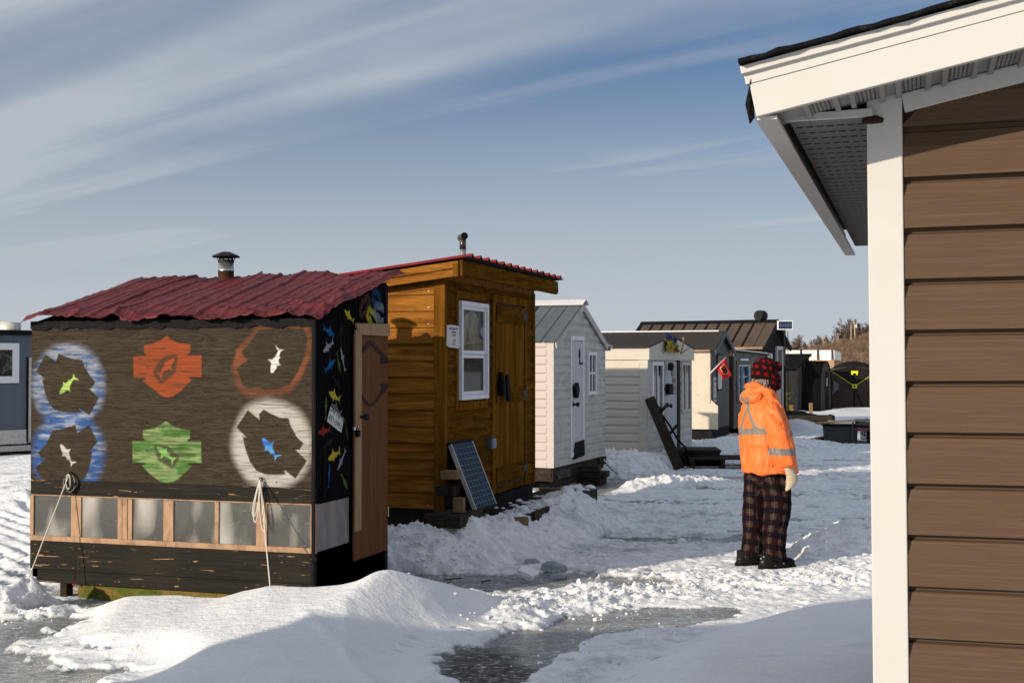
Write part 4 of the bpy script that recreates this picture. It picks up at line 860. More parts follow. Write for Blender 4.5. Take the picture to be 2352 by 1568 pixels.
    for k in range(6):
        a = k * math.pi / 3 + .3; q.beam((lx + .064 * math.cos(a), ly + .064 * math.sin(a), z2), (lx + .082 * math.cos(a), ly + .082 * math.sin(a), z3 - .040), .010, .004)
    q.build('cap_bracket', m_blackmetal, st)
    q = MB()
    for k in range(40):
        a = k * math.pi / 20; q.beam((lx + .060 * math.cos(a), ly + .060 * math.sin(a), z2), (lx + .060 * math.cos(a), ly + .060 * math.sin(a), z3 - .035), .0018, .0018)
    for k in range(5): q.tube([(lx + .060 * math.cos(t * math.pi / 10), ly + .060 * math.sin(t * math.pi / 10), z2 + .01 + k * .009) for t in range(21)], .0009, 3, cap=False)
    o = q.build('spark_mesh', m_blackmetal, st)
    q = MB(); q.lathe([(.118, z3 - .048), (.122, z3 - .040), (.104, z3 - .030), (.058, z3 - .012), (.035, z3 - .002), (0, z3 + .001)], (lx, ly, 0), 8, smooth=False); q.build('pipe_cap', m_blackmetal, st, bevel=.002)
    # skids and the timber underneath
    q = MB(); q.box(-1.985, -.35, .05, .16, -.04, .112); q.build('mossy_skid', m_moss, B, bevel=.006)
    q = MB(); q.box(-2.2, -.3, .95, 1.06, -.04, .112); q.box(-2.12, -2.06, .02, .10, -.02, .115); q.each('skid', m_darkwood, B, bevel=.004)
    q = MB(); rx, rz = F1.F(169, 1339, .0); q.add([(rx - .02, -.0, rz + .016), (rx + .02, -.0, rz + .016), (rx, -.0, rz - .02)], [(0, 2, 1)]); q.build('red_reflector', mat('red_reflector', (.5, .03, .01), .25), B, solid=.006)
    # eye hooks
    for (a, b) in ((165, 1086), (602, 1100)):
        hx, hz = F1.F(a, b); q = MB(); q.tube([(hx + .010 * math.cos(t), -.022 + .0 * t, hz + .012 * math.sin(t)) for t in np.linspace(0, 6.28, 13)], .004, 6, cap=False); q.tube([(hx, 0, hz + .008), (hx, -.022, hz + .008)], .004, 6); q.build('eye_hook', m_blackmetal, B)
    q = MB(); q.lathe([(.005, 0), (.005, .002), (0, .0025)], (0, 0, 0), 6); s0 = None
    for x in (-2.33, -2.19, -1.88, -1.36, -.90, -.30, -.035):
        for z in np.arange(.92, 2.02, .205):
            if s0 is None: s0 = o = q.build('screw_head', m_ink, B)
            else: o = s0.copy(); C.objects.link(o)
            o.location = (x, -.001, z); o.rotation_euler = (math.pi / 2, 0, 0)
    return B
black_shack()

def shack_ropes():
    def wp(x, y, z): v = F1.w(x, y, z); return v
    hx, hz = F1.F(602, 1100); ex, ez = F1.F(622, 1352, -.47)
    q = MB(); a = wp(hx, -.03, hz); b = wp(ex, -.47, ez - .03); q.tube([a + (b - a) * t for t in np.linspace(0, 1, 8)], .0045, 6)
    for s_, dx, dn in ((1, -.025, .30), (1, .045, .36), (-1, -.035, .26)):
        pts = []
        for t in np.linspace(0, 1, 17):
            an = t * 2 * math.pi; pts.append(wp(hx + dx * math.sin(an / 2) + .018 * math.sin(an), -.035 - .02 * math.sin(an / 2), hz - dn * math.sin(an / 2)))
        q.tube(pts, .0042, 6)
    q.tube([wp(hx + .008 * math.cos(t), -.03 + .008 * math.sin(t), hz - .02 - .002 * t) for t in np.linspace(0, 25, 60)], .004, 5)
    o = q.build('guy_rope', m_rope); setp(o, 'white rope looped on an eye hook and running straight down into the drift', 'rope', 'ropes tying down the black shack')
    hx, hz = F1.F(165, 1088); q = MB(); a = wp(hx, -.03, hz); g = Vector((-3.50, 9.28, 0)); g.z = zat(g.x, g.y) - .02
    q.tube([a + (g - a) * t for t in np.linspace(0, 1, 8)], .0042, 6)
    q.tube([wp(hx - .005 + .018 * math.sin(t), -.035, hz - .055 + .055 * math.cos(t)) for t in np.linspace(0, 6.3, 20)], .004, 6)
    o = q.build('guy_rope', m_rope); setp(o, 'white rope slanting left from the blue stencil down to the snow lump', 'rope', 'ropes tying down the black shack')
    q = MB(); q.tube([wp(hx + .052 * math.sin(t) - .003, -.020 - .008 * math.sin(t * 2), hz - .062 + .066 * math.cos(t)) for t in np.linspace(.1, 6.2, 28)], .006, 8)
    q.tube([wp(hx + .044 * math.sin(t) + .006, -.030, hz - .066 + .066 * math.cos(t)) for t in np.linspace(.1, 3.6, 20)], .005, 8)
    o = q.build('cable_coil', mat('ring_cable', (.20, .19, .15), .4, layers=[((60, 60, 20), (.02, .02, .02), .48, .55, 2, 0, 1)]), bevel=0); setp(o, 'small coil of black and pale cable hung on the left eye hook', 'cable')
    # pail seen through the pane
    c = F1.w(F1.F(556, 1235, .16)[0], .16, F1.F(556, 1262, .16)[1]); e = empty('pail', c, 0, 'white plastic pail lying tilted behind the window band of the black shack', 'pail', rot=(-.5, -.55, 0))
    mp = mat('white_plastic', (.82, .80, .74), .4); q = MB(); q.lathe([(0, 0), (.075, 0), (.09, .17), (.094, .172), (.094, .178), (.086, .178), (.072, .01), (0, .01)], seg=24); q.build('pail_body', mp, e)
    q = MB(); q.lathe([(.093, .155), (.099, .158), (.099, .166), (.093, .168)], seg=24); q.build('rim', mat('blue_rim', (.06, .12, .18), .4), e)
shack_ropes()
# ------------------------------------------------------------------ amber wood shack
def ribbed(mb, x0, x1, y0, y1, zf, along, period, amp, prof='v', ny=2, m=0, smooth=False, rag=0.0):
    """ribbed metal sheet; ribs run along axis `along` ('x' or 'y'); zf(x,y) is the base height"""
    pts = []
    a0, a1 = (y0, y1) if along == 'x' else (x0, x1)
    t = a0; k = 0
    while t < a1 - 1e-6:
        if prof == 'v': pts += [(t, 0), (t + period * .30, 0), (t + period * .5, amp), (t + period * .70, 0)]
        elif prof == 'sine': pts += [(t + period * j / 8, amp * (.5 - .5 * math.cos(j * math.pi / 4))) for j in range(8)]
        else: pts += [(t, amp), (t + .018, amp), (t + .026, 0), (t + period * .5, 0), (t + period * .5 + .006, amp * .22), (t + period * .5 + .012, 0), (t + period - .008, 0)]
        t += period
    pts = [p for p in pts if p[0] <= a1]; pts.append((a1, 0))
    vs = []; n = len(pts); seg = ny
    for s in range(seg + 1):
        for (p, h) in pts:
            if along == 'x':
                x = x0 + (x1 - x0) * s / seg; vs.append((x, p, zf(x, p) + h))
            else:
                y = y0 + (y1 - y0) * s / seg; vs.append((p, y, zf(p, y) + h))
    mb.add(vs, [(s * n + i, s * n + i + 1, (s + 1) * n + i + 1, (s + 1) * n + i) for s in range(seg) for i in range(n - 1)], m, smooth)
def glass_mix():
    m = bpy.data.materials.new('reflective_glass'); m.use_nodes = True; nt = m.node_tree; N = nt.nodes; L = nt.links; out = N['Material Output']; N.remove(N['Principled BSDF'])
    t = N.new('ShaderNodeBsdfTransparent'); t.inputs[0].default_value = (.80, .82, .80, 1); g = N.new('ShaderNodeBsdfGlossy'); g.inputs['Roughness'].default_value = .03
    lw = N.new('ShaderNodeLayerWeight'); lw.inputs[0].default_value = .12
    mx = N.new('ShaderNodeMixShader'); fm = N.new('ShaderNodeMath'); fm.operation = 'MULTIPLY'; fm.inputs[1].default_value = .3; mx.inputs[0].default_value = .07; L.new(t.outputs[0], mx.inputs[1]); L.new(g.outputs[0], mx.inputs[2]); L.new(mx.outputs[0], out.inputs[0]); return m
m_pane = glass_mix()
def wood_shack():
    f = F2; D = f.D; B = empty('amber_wood_shack', f.o, -f.a, 'tall shack of amber stained lap boards with slanted red corrugated roof and plank door', 'fishing shack')
    LX, LY = 1.7, 2.907; zb = .425; zt = 2.60
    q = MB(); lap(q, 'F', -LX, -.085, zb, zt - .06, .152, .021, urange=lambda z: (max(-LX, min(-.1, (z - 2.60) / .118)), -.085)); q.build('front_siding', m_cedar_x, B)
    wy0, wz1 = D(1048, 690); wy1 = D(1111, 700)[0]; wz0 = D(1048, 919)[1]
    dy0, dz1 = D(1128, 694); dy1 = D(1200, 700)[0]; dz0 = D(1133, 1113)[1]
    q = MB(); e = .112
    z = zb
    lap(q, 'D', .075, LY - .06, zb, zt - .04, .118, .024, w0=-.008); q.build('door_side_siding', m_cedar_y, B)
    q = MB(); q.box(-.085, -.0, -.022, 0, zb - .02, zt - .04); q.box(.0, .022, -.022, .06, zb - .02, zt - .04); q.build('corner_board', m_cedar_z, B, bevel=.002)
    q = MB(); q.box(.0, .022, LY - .06, LY, zb - .02, zt - .04); q.build('corner_board', m_cedar_z, B, bevel=.002)
    q = MB(); q.box(-LX, -LX + .03, .01, LY - .01, zb, 2.40); q.box(-LX + .03, -.03, LY - .03, LY - .005, zb, 2.40); q.each('rear_wall', m_cedar_x, B)
    q = MB(); q.box(-.03, -.004, .02, wy0 + .03, zb, zt - .05); q.box(-.03, -.004, wy1 - .03, LY - .01, zb, zt - .05); q.box(-.03, -.004, wy0 + .03, wy1 - .03, zb, wz0 + .03); q.box(-.03, -.004, wy0 + .03, wy1 - .03, wz1 - .03, zt - .05); q.box(-LX, -.03, .004, .03, zb, 2.38); q.build('wall_sheathing', m_cedar_x, B)
    # the boards behind the opening of the window are cut by a dark reveal
    # window
    w = MB(); frame_rect(w, 'D', wy0, wy1, wz0, wz1, .045, .060, back=.0); win = w.build('window', m_vinyl, B, bevel=.004)
    zm = D(1050, 808)[1]; zm2 = D(1050, 800)[1]
    w = MB(); frame_rect(w, 'D', wy0 + .045, wy1 - .045, zm - .018, wz1 - .045, .035, .042, back=.0); w.build('window_sash', m_vinyl, win, bevel=.003)
    w = MB(); frame_rect(w, 'D', wy0 + .045, wy1 - .045, wz0 + .045, zm - .022, .035, .030, back=.0); w.build('window_sash', m_vinyl, win, bevel=.003)
    w = MB(); w.box(.019, .024, wy0 + .07, wy1 - .07, zm, wz1 - .07); w.build('glass_pane', m_pane, win)
    w = MB(); w.box(.019, .024, wy0 + .07, wy1 - .07, wz0 + .07, zm - .05); w.build('glass_pane', m_pane, win)
    # things seen in the window: sacking curtain and round pan, lower dark screen
    w = MB(); w.box(.0185, .0188, wy0 + .046, wy1 - .046, wz0 + .046, zm - .02); w.build('fly_screen', mat('fly_screen', (.018, .018, .02), .8), win)
    w = MB(); w.box(.0178, .0184, wy0 + .046, wy1 - .046, zm - .01, wz1 - .046); w.build('dark_backing', mat('dark_interior', (.018, .015, .012), .8), win)
    H = wz1 - zm - .09; W_ = wy1 - wy0 - .14
    cp = [(0, 0), (0, .70), (.20, .84), (.42, .96), (.62, .93), (.80, .80), (.90, .62), (1, .5), (1, 0)]
    w = MB(); w.prism([(wy0 + .07 + a * W_, zm + .02 + b * H) for a, b in cp], 'x', .0184, .0188); w.build('burlap_curtain', mat('burlap', (.46, .36, .22), .85, layers=[((3, 9, 5), (.20, .15, .09), .42, .62, 4, .8, .9)], bump=[((60, 60, 60), .4, 2, 0)]), win)
    w = MB(); w.add([(.0189, wy0 + .07 + W_ * (.90 + .17 * math.cos(t)), zm + .02 + H * (.55 + .28 * math.sin(t))) for t in np.linspace(0, 6.28, 24, endpoint=False) if .9 + .17 * math.cos(t) < 1.02], [tuple(range(sum(1 for t in np.linspace(0, 6.28, 24, endpoint=False) if .9 + .17 * math.cos(t) < 1.02)))]); w.build('hanging_pan', m_blackrub, win)
    w = MB(); pp = [(.0190, wy0 + .07 + W_ * (.96 + .07 * math.cos(t)), zm + .02 + H * (.47 + .12 * math.sin(t))) for t in np.linspace(0, 6.28, 16, endpoint=False) if .96 + .07 * math.cos(t) < 1.02]; w.add(pp, [tuple(range(len(pp)))]); w.build('pan_label', m_card, win)
    w = MB(); tw = .07
    w.box(.0, .026, wy0 - .055, wy0, wz0 - .02, wz1 + .02); w.box(.0, .026, wy1, wy1 + .05, wz0 - .02, wz1 + .02); w.box(.0, .028, wy0 - .055, wy1 + .06, wz1 + .02, wz1 + .095); w.box(.0, .026, wy0 - .055, wy1 + .05, wz0 - .10, wz0 - .02)
    w.each('window_trim', m_cedar_z, B, bevel=.002)
    # door
    w = MB(); w.box(0, .024, dy0 - .02, dy0 + .075, zb, dz1); w.box(0, .024, dy1 + .03, dy1 + .09, zb, dz1); w.box(0, .030, dy0 - .03, dy1 + .10, dz1 + .002, dz1 + .085); w.build('door_frame', m_cedar_z, B, bevel=.002)
    w = MB(); ys = np.linspace(dy0 + .10, dy1 + .0, 7)
    for i in range(6): w.box(.004, .020, ys[i] + .003, ys[i + 1] - .003, dz0, dz1 - .02)
    dr = w.build('plank_door', m_cedar_z, B, bevel=.003)
    w = MB(); w.box(.0, .006, dy0 + .075, dy1 + .03, zb, dz1); w.build('door_backing', m_darkply, dr)
    for (a, b, c_) in ((700, 740, 0), (890, 925, 0), (1073, 1108, 1)):
        z1 = D(1135, a)[1]; z0 = D(1135, b)[1]
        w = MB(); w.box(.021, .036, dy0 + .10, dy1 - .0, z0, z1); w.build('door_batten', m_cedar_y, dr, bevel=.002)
        zc_ = (z0 + z1) / 2; w = MB(); w.box(.030, .040, dy1 + .005, dy1 + .05, zc_ - .075, zc_ + .075); w.prism([(dy1 + .01, zc_ - .045), (dy1 + .01, zc_ + .045), (dy1 - .11, zc_ + .02), (dy1 - .125, zc_), (dy1 - .11, zc_ - .02)], 'x', .0365, .041); w.build('strap_hinge', m_blackmetal, dr)
    # outlet box
    y, z = D(1119, 1018); w = MB(); w.box(.0, .06, y - .05, y + .04, z - .055, z + .055); ob = w.build('outlet_box', mat('grey_plastic', (.08, .085, .09), .5), B, bevel=.006)
    w = MB(); w.box(.06, .085, y - .045, y + .035, z - .045, z + .050); frame_rect(w, 'D', y - .035, y + .028, z - .03, z + .035, .008, .026, w0=.066); w.build('outlet_cover', mat('clear_plastic', (.30, .36, .44), .2), ob, bevel=.004)
    # notice
    qd = [D(a, b) for a, b in ((1019.5, 744.5), (1046, 748.5), (1046.5, 800.5), (1019, 796.5))]
    w = MB(); w.add([(.040 if i in (1, 2) else .030, a, b) for i, (a, b) in enumerate(qd)] + [(.037 if i in (1, 2) else .027, a, b) for i, (a, b) in enumerate(qd)], [(3, 2, 1, 0), (4, 5, 6, 7), (0, 1, 5, 4), (1, 2, 6, 5), (2, 3, 7, 6), (3, 0, 4, 7)]); nt_ = w.build('paper_notice', m_card, B)
    cy = sum(a for a, b in qd) / 4; cz = sum(b for a, b in qd) / 4
    for s_, dz, sz in (('Mike & Candice Drew', .072, .026), ('Sussex, NB', .040, .026), ('433-9949', .010, .026)):
        text_mesh(s_, sz, 'notice_text', m_ink, nt_, (.041, cy, cz + dz), ROT_D, .0004)
    w = MB(); w.tube([(.042, cy + a, cz + b) for a, b in ((-.04, -.075), (-.02, -.066), (.01, -.072), (.035, -.085))], .002, 4); w.tube([(.042, cy + a, cz + b) for a, b in ((-.02, -.05), (.0, -.035), (.02, -.045), (.03, -.02), (.03, -.07))], .0014, 4); w.build('notice_drawing', m_ink, nt_)
    w = MB()
    for (a, b) in qd: w.box(.030, .044, a * .96 + cy * .04 - .004, a * .96 + cy * .04 + .004, b * .96 + cz * .04 - .004, b * .96 + cz * .04 + .004)
    w.build('pushpins', m_ink, nt_)
    # roof
    sl = .118; zr = 2.722
    zf = lambda x, y: zr + sl * (x - .24)
    q = MB(); ribbed(q, -LX - .25, .31, -.17, LY + .20, zf, 'x', .232, .038, 'v', ny=8); q.build('corrugated_roof', mat('red_corrugated', (.20, .022, .024), .45, layers=[((5, 5, 5), (.14, .02, .02), .45, .7, 3, 0, .6)]), B)
    q = MB(); ribbed(q, -LX - .25, .308, -.168, LY + .198, lambda x, y: zf(x, y) - .004, 'x', .232, .038, 'v', ny=8); q.build('roof_underside', mat('grey_roof_underside', (.04, .043, .046), .6), B)
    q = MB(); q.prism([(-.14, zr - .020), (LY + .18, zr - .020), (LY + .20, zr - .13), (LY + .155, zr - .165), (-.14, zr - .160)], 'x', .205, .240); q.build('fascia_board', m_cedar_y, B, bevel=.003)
    for (a, b, y0) in ((-.022, -.085, -.155), (-.092, -.158, -.140)):
        q = MB(); q.add([(x, y, zf(x, 0) + h) for x in (-LX - .2, .20) for y, h in ((y0, a), (y0, b), (y0 + .028, b), (y0 + .028, a))], [(0, 1, 2, 3), (7, 6, 5, 4), (0, 4, 5, 1), (1, 5, 6, 2), (2, 6, 7, 3), (3, 7, 4, 0)]); q.build('barge_board', m_cedar_x, B, bevel=.002)
    q = MB(); q.prism([(-.158, zr - .05), (-.158, zr - .17), (-.10, zr - .17), (-.10, zr - .05)], 'x', .15, .204); q.build('rafter_tail', m_cedar_z, B)
    q = MB()
    for y in np.arange(.03, LY + .1, .57): q.beam((-LX, y, zf(-LX, y) - .08), (.20, y, zf(.20, y) - .08), .038, .05)
    q.each('rafter', m_cedar_x, B)
    q = MB(); q.add([(x, y, (min(zt - .06, zf(x, y) - .12)) if h == 0 else zf(x, y) - .03) for x in (-LX, 0) for y in (.0,) for h in (0, 1)], [(0, 2, 3, 1)]); q.add([(0, y, (zt - .06) if h == 0 else zf(0, y) - .03) for y in (.0, LY) for h in (0, 1)], [(0, 2, 3, 1)]); q.build('upper_wall', m_cedar_x, B, solid=.02)
    # chimney
    p = at(1063, 600, 13.2) - f.o; lx, ly = p.dot(f.r), p.dot(f.d); zt0 = at(1063, 572, 13.2).z; zt1 = at(1063, 548, 13.2).z
    q = MB(); q.tube([(lx, ly, zf(lx, ly) - .02), (lx, ly, zt0)], .0325, 20); q.tube([(lx, ly, zt0 - .05), (lx, ly, zt0 - .045)], .0345, 20); st = q.build('flue_pipe', m_steel, B)
    q = MB(); q.tube([(lx, ly, zt0 - .002), (lx, ly, zt1 - .0)], .034, 20); q.build('flue_collar', m_sootsteel, st)
    q = MB(); a = Vector((lx - .040, ly + .045, zt1 + .012)); b = Vector((lx + .040, ly - .055, zt1 + .022)); q.tube([a, b], .037, 20, cap=False); q.tube([a.lerp(b, .04), b.lerp(a, .04)], .034, 20, cap=True); q.build('flue_tee', m_sootsteel, st)
    q = MB(); q.tube([b.lerp(a, .03), b.lerp(a, .029)], .0338, 20); q.build('flue_mouth', m_blackrub, st)
    # skirt, skids, step
    q = MB(); q.box(-LX, -.02, .02, .06, .10, zb - .004); q.box(-.06, -.005, .03, .12, .05, zb - .004); q.box(-LX, -.01, .12, LY, .28, zb - .02); q.build('tarred_skirt', m_tar, B)
    q = MB(); q.box(-LX, -.25, .2, .3, 0.02, .28); q.box(-LX, -.25, LY - .3, LY - .2, 0.02, .28); q.each('skid', m_darkwood, B)
    r = random.Random(8); q = MB()
    pass
    for k in range(14):
        z = zb + .152 * k + .03
        for x in (-.14, -.60, -1.1): q.box(x - .0035, x + .0035, -.020, -.012, z, z + .007)
    q.each('nail_head', m_nail, B)
    return B
wood_shack()
def around_wood_shack():
    f = F2; D = f.D
    # black mitten shaped lock covers on the door
    y, z = D(1141, 880); e = empty('door_lock_cover', f.w(.05, y, z), -f.a, 'black rubber flap hung over the padlock of the amber plank door', 'lock cover')
    q = MB(); q.box(-.01, .03, -.07, .0, .02, .12); q.box(-.01, .055, -.10, .03, -.12, .02); q.build('lock_body', m_blackrub, e, bevel=.01)
    q = MB(); q.prism([(-.02, .075), (.035, .09), (.075, .06), (.13, -.17), (.10, -.19), (.03, -.18), (.0, -.06)], 'x', .04, .07); q.build('rubber_flap', m_blackrub, e, bevel=.008)
    # solar panel leaning on the wall
    TL = Vector((.06, *D(1035, 1020, .06))); TR = Vector((.06, *D(1085, 1012, .06)))
    xb = .36; BL = Vector((xb, *D(1093, 1171, xb))); BR = Vector((xb, *D(1140, 1157, xb)))
    BL.z = BR.z = (BL.z + BR.z) / 2; TL.z = TR.z = (TL.z + TR.z) / 2
    e = empty('solar_panel', f.w(*BL), -f.a, 'solar panel with pale frame leaning against the amber wood shack below its window', 'solar panel')
    def L(s, t, h=0):
        p = (BL * (1 - s) + BR * s) * (1 - t) + (TL * (1 - s) + TR * s) * t; n = (BR - BL).cross(TL - BL).normalized(); return (p + n * h) - BL
    fr = MB()
    def slab(mb, s0, s1, t0, t1, h0, h1, m=0):
        vs = [L(s, t, h) for h in (h0, h1) for s, t in ((s0, t0), (s1, t0), (s1, t1), (s0, t1))]; mb.add(vs, [(3, 2, 1, 0), (4, 5, 6, 7), (0, 1, 5, 4), (1, 2, 6, 5), (2, 3, 7, 6), (3, 0, 4, 7)], m)
    for a in ((0, .035, 0, 1), (.965, 1, 0, 1)): slab(fr, *a, -.030, .006)
    fr.each('panel_frame', mat('pale_aluminium', (.42, .40, .40), .4, .3), e)
    fr = MB(); slab(fr, -.03, 1.03, 1.0, 1.035, -.04, .0); slab(fr, -.0, 1.03, -.035, .0, -.04, .0); fr.each('black_end_rail', m_blackrub, e)
    fr = MB(); slab(fr, .035, .965, 0.005, .995, -.02, .002); fr.build('panel_face', mat('solar_cells', (.012, .028, .050), .5, layers=[((90, 90, 90), (.016, .036, .060), .5, .7, 1, 0, .6)], spec=.06), e)
    fr = MB()
    for k in range(1, 12): slab(fr, .04, .96, k / 12 - .0024, k / 12 + .0024, .0022, .0034)
    for k in (.12, .27, .42, .57, .73, .88): slab(fr, k - .0022, k + .0022, .01, .99, .0022, .003)
    fr.build('cell_lines', mat('silver_lines', (.22, .28, .34), .6), e)
    # wooden blocks stacked beside the panel
    def block(x, y, z, sx, sy, sz, lab, m=m_lumber, rz=0, name='timber_block', g=None):
        q = MB(); q.box(-sx / 2, sx / 2, -sy / 2, sy / 2, 0, sz); o = q.build(name, m, bevel=.004); p = f.w(x, y, z); o.location = p; o.rotation_euler = (0, 0, -f.a + rz); setp(o, lab, 'wood block', g); return o
    y, z = D(1031, 1090, .12); block(.14, y, z - .035, .16, .12, .075, 'short pale block on top of the timber pile left of the solar panel')
    y, z = D(1040, 1120, .12); block(.10, y, z - .06, .18, .30, .085, 'dark wet block just under the pale block by the solar panel', m_darkwood)
    y, z = D(1058, 1150, .14); block(.16, y, z - .04, .22, .42, .10, 'long dark block in the middle of the timber pile by the solar panel', m_darkwood)
    y, z = D(1064, 1166, .34); block(.30, y, z - .04, .10, .055, .13, 'pale block standing on end left of the foot of the solar panel')
    y, z = D(1050, 1190, .25); block(.22, y, z - .05, .34, .62, .11, 'wide bottom block under the timber pile by the solar panel', m_darkwood)
    # step platform beside the door
    y0 = D(1085, 1185, .30)[0]; y1 = D(1260, 1125, .55)[0]; e = empty('door_step', f.w(.05, 1.2, .33), -f.a, 'low black step platform with timber edge in front of the amber plank door', 'step')
    q = MB(); q.box(.02, .62, -.55, 1.75, -.05, .0); q.build('step_deck', m_tar, e); q = MB(); q.box(.62, .66, -.62, 1.85, -.13, .03); q.build('step_edge', m_darkwood, e, bevel=.004); q = MB(); q.box(-.0, .62, 1.76, 1.85, -.09, .02); q.build('step_end', m_lumber, e, bevel=.004)
    q = MB(); r = random.Random(2)
    for i in range(26): x = r.uniform(.1, .5); y = r.uniform(-.2, 1.2); s = r.uniform(.02, .06); q.lathe([(0, -.01), (s, 0), (s * .6, s * .35), (0, s * .45)], (x, y, 0), 7, sx=r.uniform(.6, 1.5), sy=1)
    for i in range(14): x = r.uniform(.3, .62); y = r.uniform(1.5, 1.9); s = r.uniform(.03, .08); q.lathe([(0, -.01), (s, 0), (s * .6, s * .45), (0, s * .6)], (x, y, .03), 8)
    o = q.build('step_snow', m_snow_cap, e); setp(o, kind='stuff')
    # beam end sticking out of the bank
    q = MB(); q.prism([(-.10, 0), (-.10, -.16), (.0, -.18), (.42, -.07), (.42, .0)], 'y', -.06, .06); o = q.build('beam_end', m_lumber, bevel=.004); o.location = at(1110, 1188, 12.0); o.rotation_euler = (0, 0, .10); setp(o, 'short wedge cut beam end poking out of the snow bank below the solar panel', 'wood beam')
    q = MB(); q.lathe([(.0, 0), (.022, .0), (.024, .006), (.014, .009), (.012, .012), (0, .012)], seg=14); o = q.build('tin_lid', m_brass); o.location = at(1089, 1199, 11.85); o.rotation_euler = (1.4, .2, .2); setp(o, 'small round tin lid at the left end of the beam in the snow', 'lid')
around_wood_shack()

# ------------------------------------------------------------------ generic gabled shack seen on its door side
def gable(name, f, LX, LY, zb, ze, zp, m_front, m_side, label, exp=.12, over=.10, sidew=.10, siding=True, roofm=None, roofprof='box', m_sidelap=None, lean=0.0, ribm=None, trim=None):
    B = empty(name, f.o, -f.a, label, 'fishing shack')
    yr = LY / 2; sl = (zp - ze) / yr
    zw = lambda y: ze + sl * min(y, LY - y)
    ur = lambda z: (.045 if z < ze else .0 + (z - ze) / sl, LY - .04 if z < ze else LY - (z - ze) / sl)
    q = MB()
    if siding: lap(q, 'F', -LX, -.09, zb, ze, exp, .022, 'dutch')
    q.box(-LX, -.0, .0, .02, zb, ze); q.build('front_siding' if siding else 'front_wall', m_front, B)
    q = MB()
    if siding: lap(q, 'D', 0, LY, zb, zp - .02, exp, .020, 'dutch', urange=ur, w0=-.006)
    q.prism([(0, zb), (LY, zb), (LY, ze), (yr, zp - .01), (0, ze)], 'x', -.02, -.0); q.build('gable_siding' if siding else 'gable_wall', m_side, B)
    q = MB(); q.box(-LX, -LX + .02, .02, LY - .02, zb, ze); q.box(-LX, -.02, LY - .02, LY, zb, ze); q.box(-LX, -.02, .02, LY - .02, zb, zb + .03); q.each('rear_wall', m_side, B)
    if trim:
        q = MB(); q.box(-.09, .0, -.018, .0, zb, ze); q.each('corner_trim', m_front, B); q = MB(); q.box(.0, .016, -.018, .045, zb, ze); q.box(.0, .016, LY - .04, LY, zb, ze); q.each('corner_trim', trim, B)
    if roofm:
        for s in (0, 1):
            q = MB()
            zf = (lambda x, y: zp + .012 - sl * (yr - y)) if s == 0 else (lambda x, y: zp + .012 - sl * (y - yr))
            y0, y1 = (-over, yr) if s == 0 else (yr, LY + over)
            if roofprof: ribbed(q, -LX - .1, sidew, y0, y1, zf, 'y', .23, .016, roofprof)
            else: q.add([(x, y, zf(x, y)) for x in (-LX - .1, sidew) for y in (y0, y1)], [(0, 2, 3, 1)])
            q.build('roof_slope', roofm, B, solid=.012)
    return B, zw, sl
def win(B, face, u0, u1, z0, z1, fw, t, fm, gm=None, bars=(), name='window', w0=0.0, back=True):
    q = MB(); frame_rect(q, face, u0, u1, z0, z1, fw, t, w0=w0); o = q.build(name, fm, B, bevel=.003)
    q = rect(face, u0 + fw, u1 - fw, z0 + fw, z1 - fw, t * .45, w0=w0); q.build('glass_pane', gm or m_glass, o)
    if bars:
        q = MB()
        for (k, v) in bars:
            if k == 'v': a, b, c, d = u0 + v * (u1 - u0) - fw * .3, u0 + v * (u1 - u0) + fw * .3, z0 + fw, z1 - fw
            else: a, b, c, d = u0 + fw, u1 - fw, z0 + v * (z1 - z0) - fw * .3, z0 + v * (z1 - z0) + fw * .3
            if face == 'F': q.box(a, b, w0 - t * .8, w0 - t * .45, c, d)
            else: q.box(w0 + t * .45, w0 + t * .8, a, b, c, d)
        q.build('glazing_bar', fm, o)
    return o

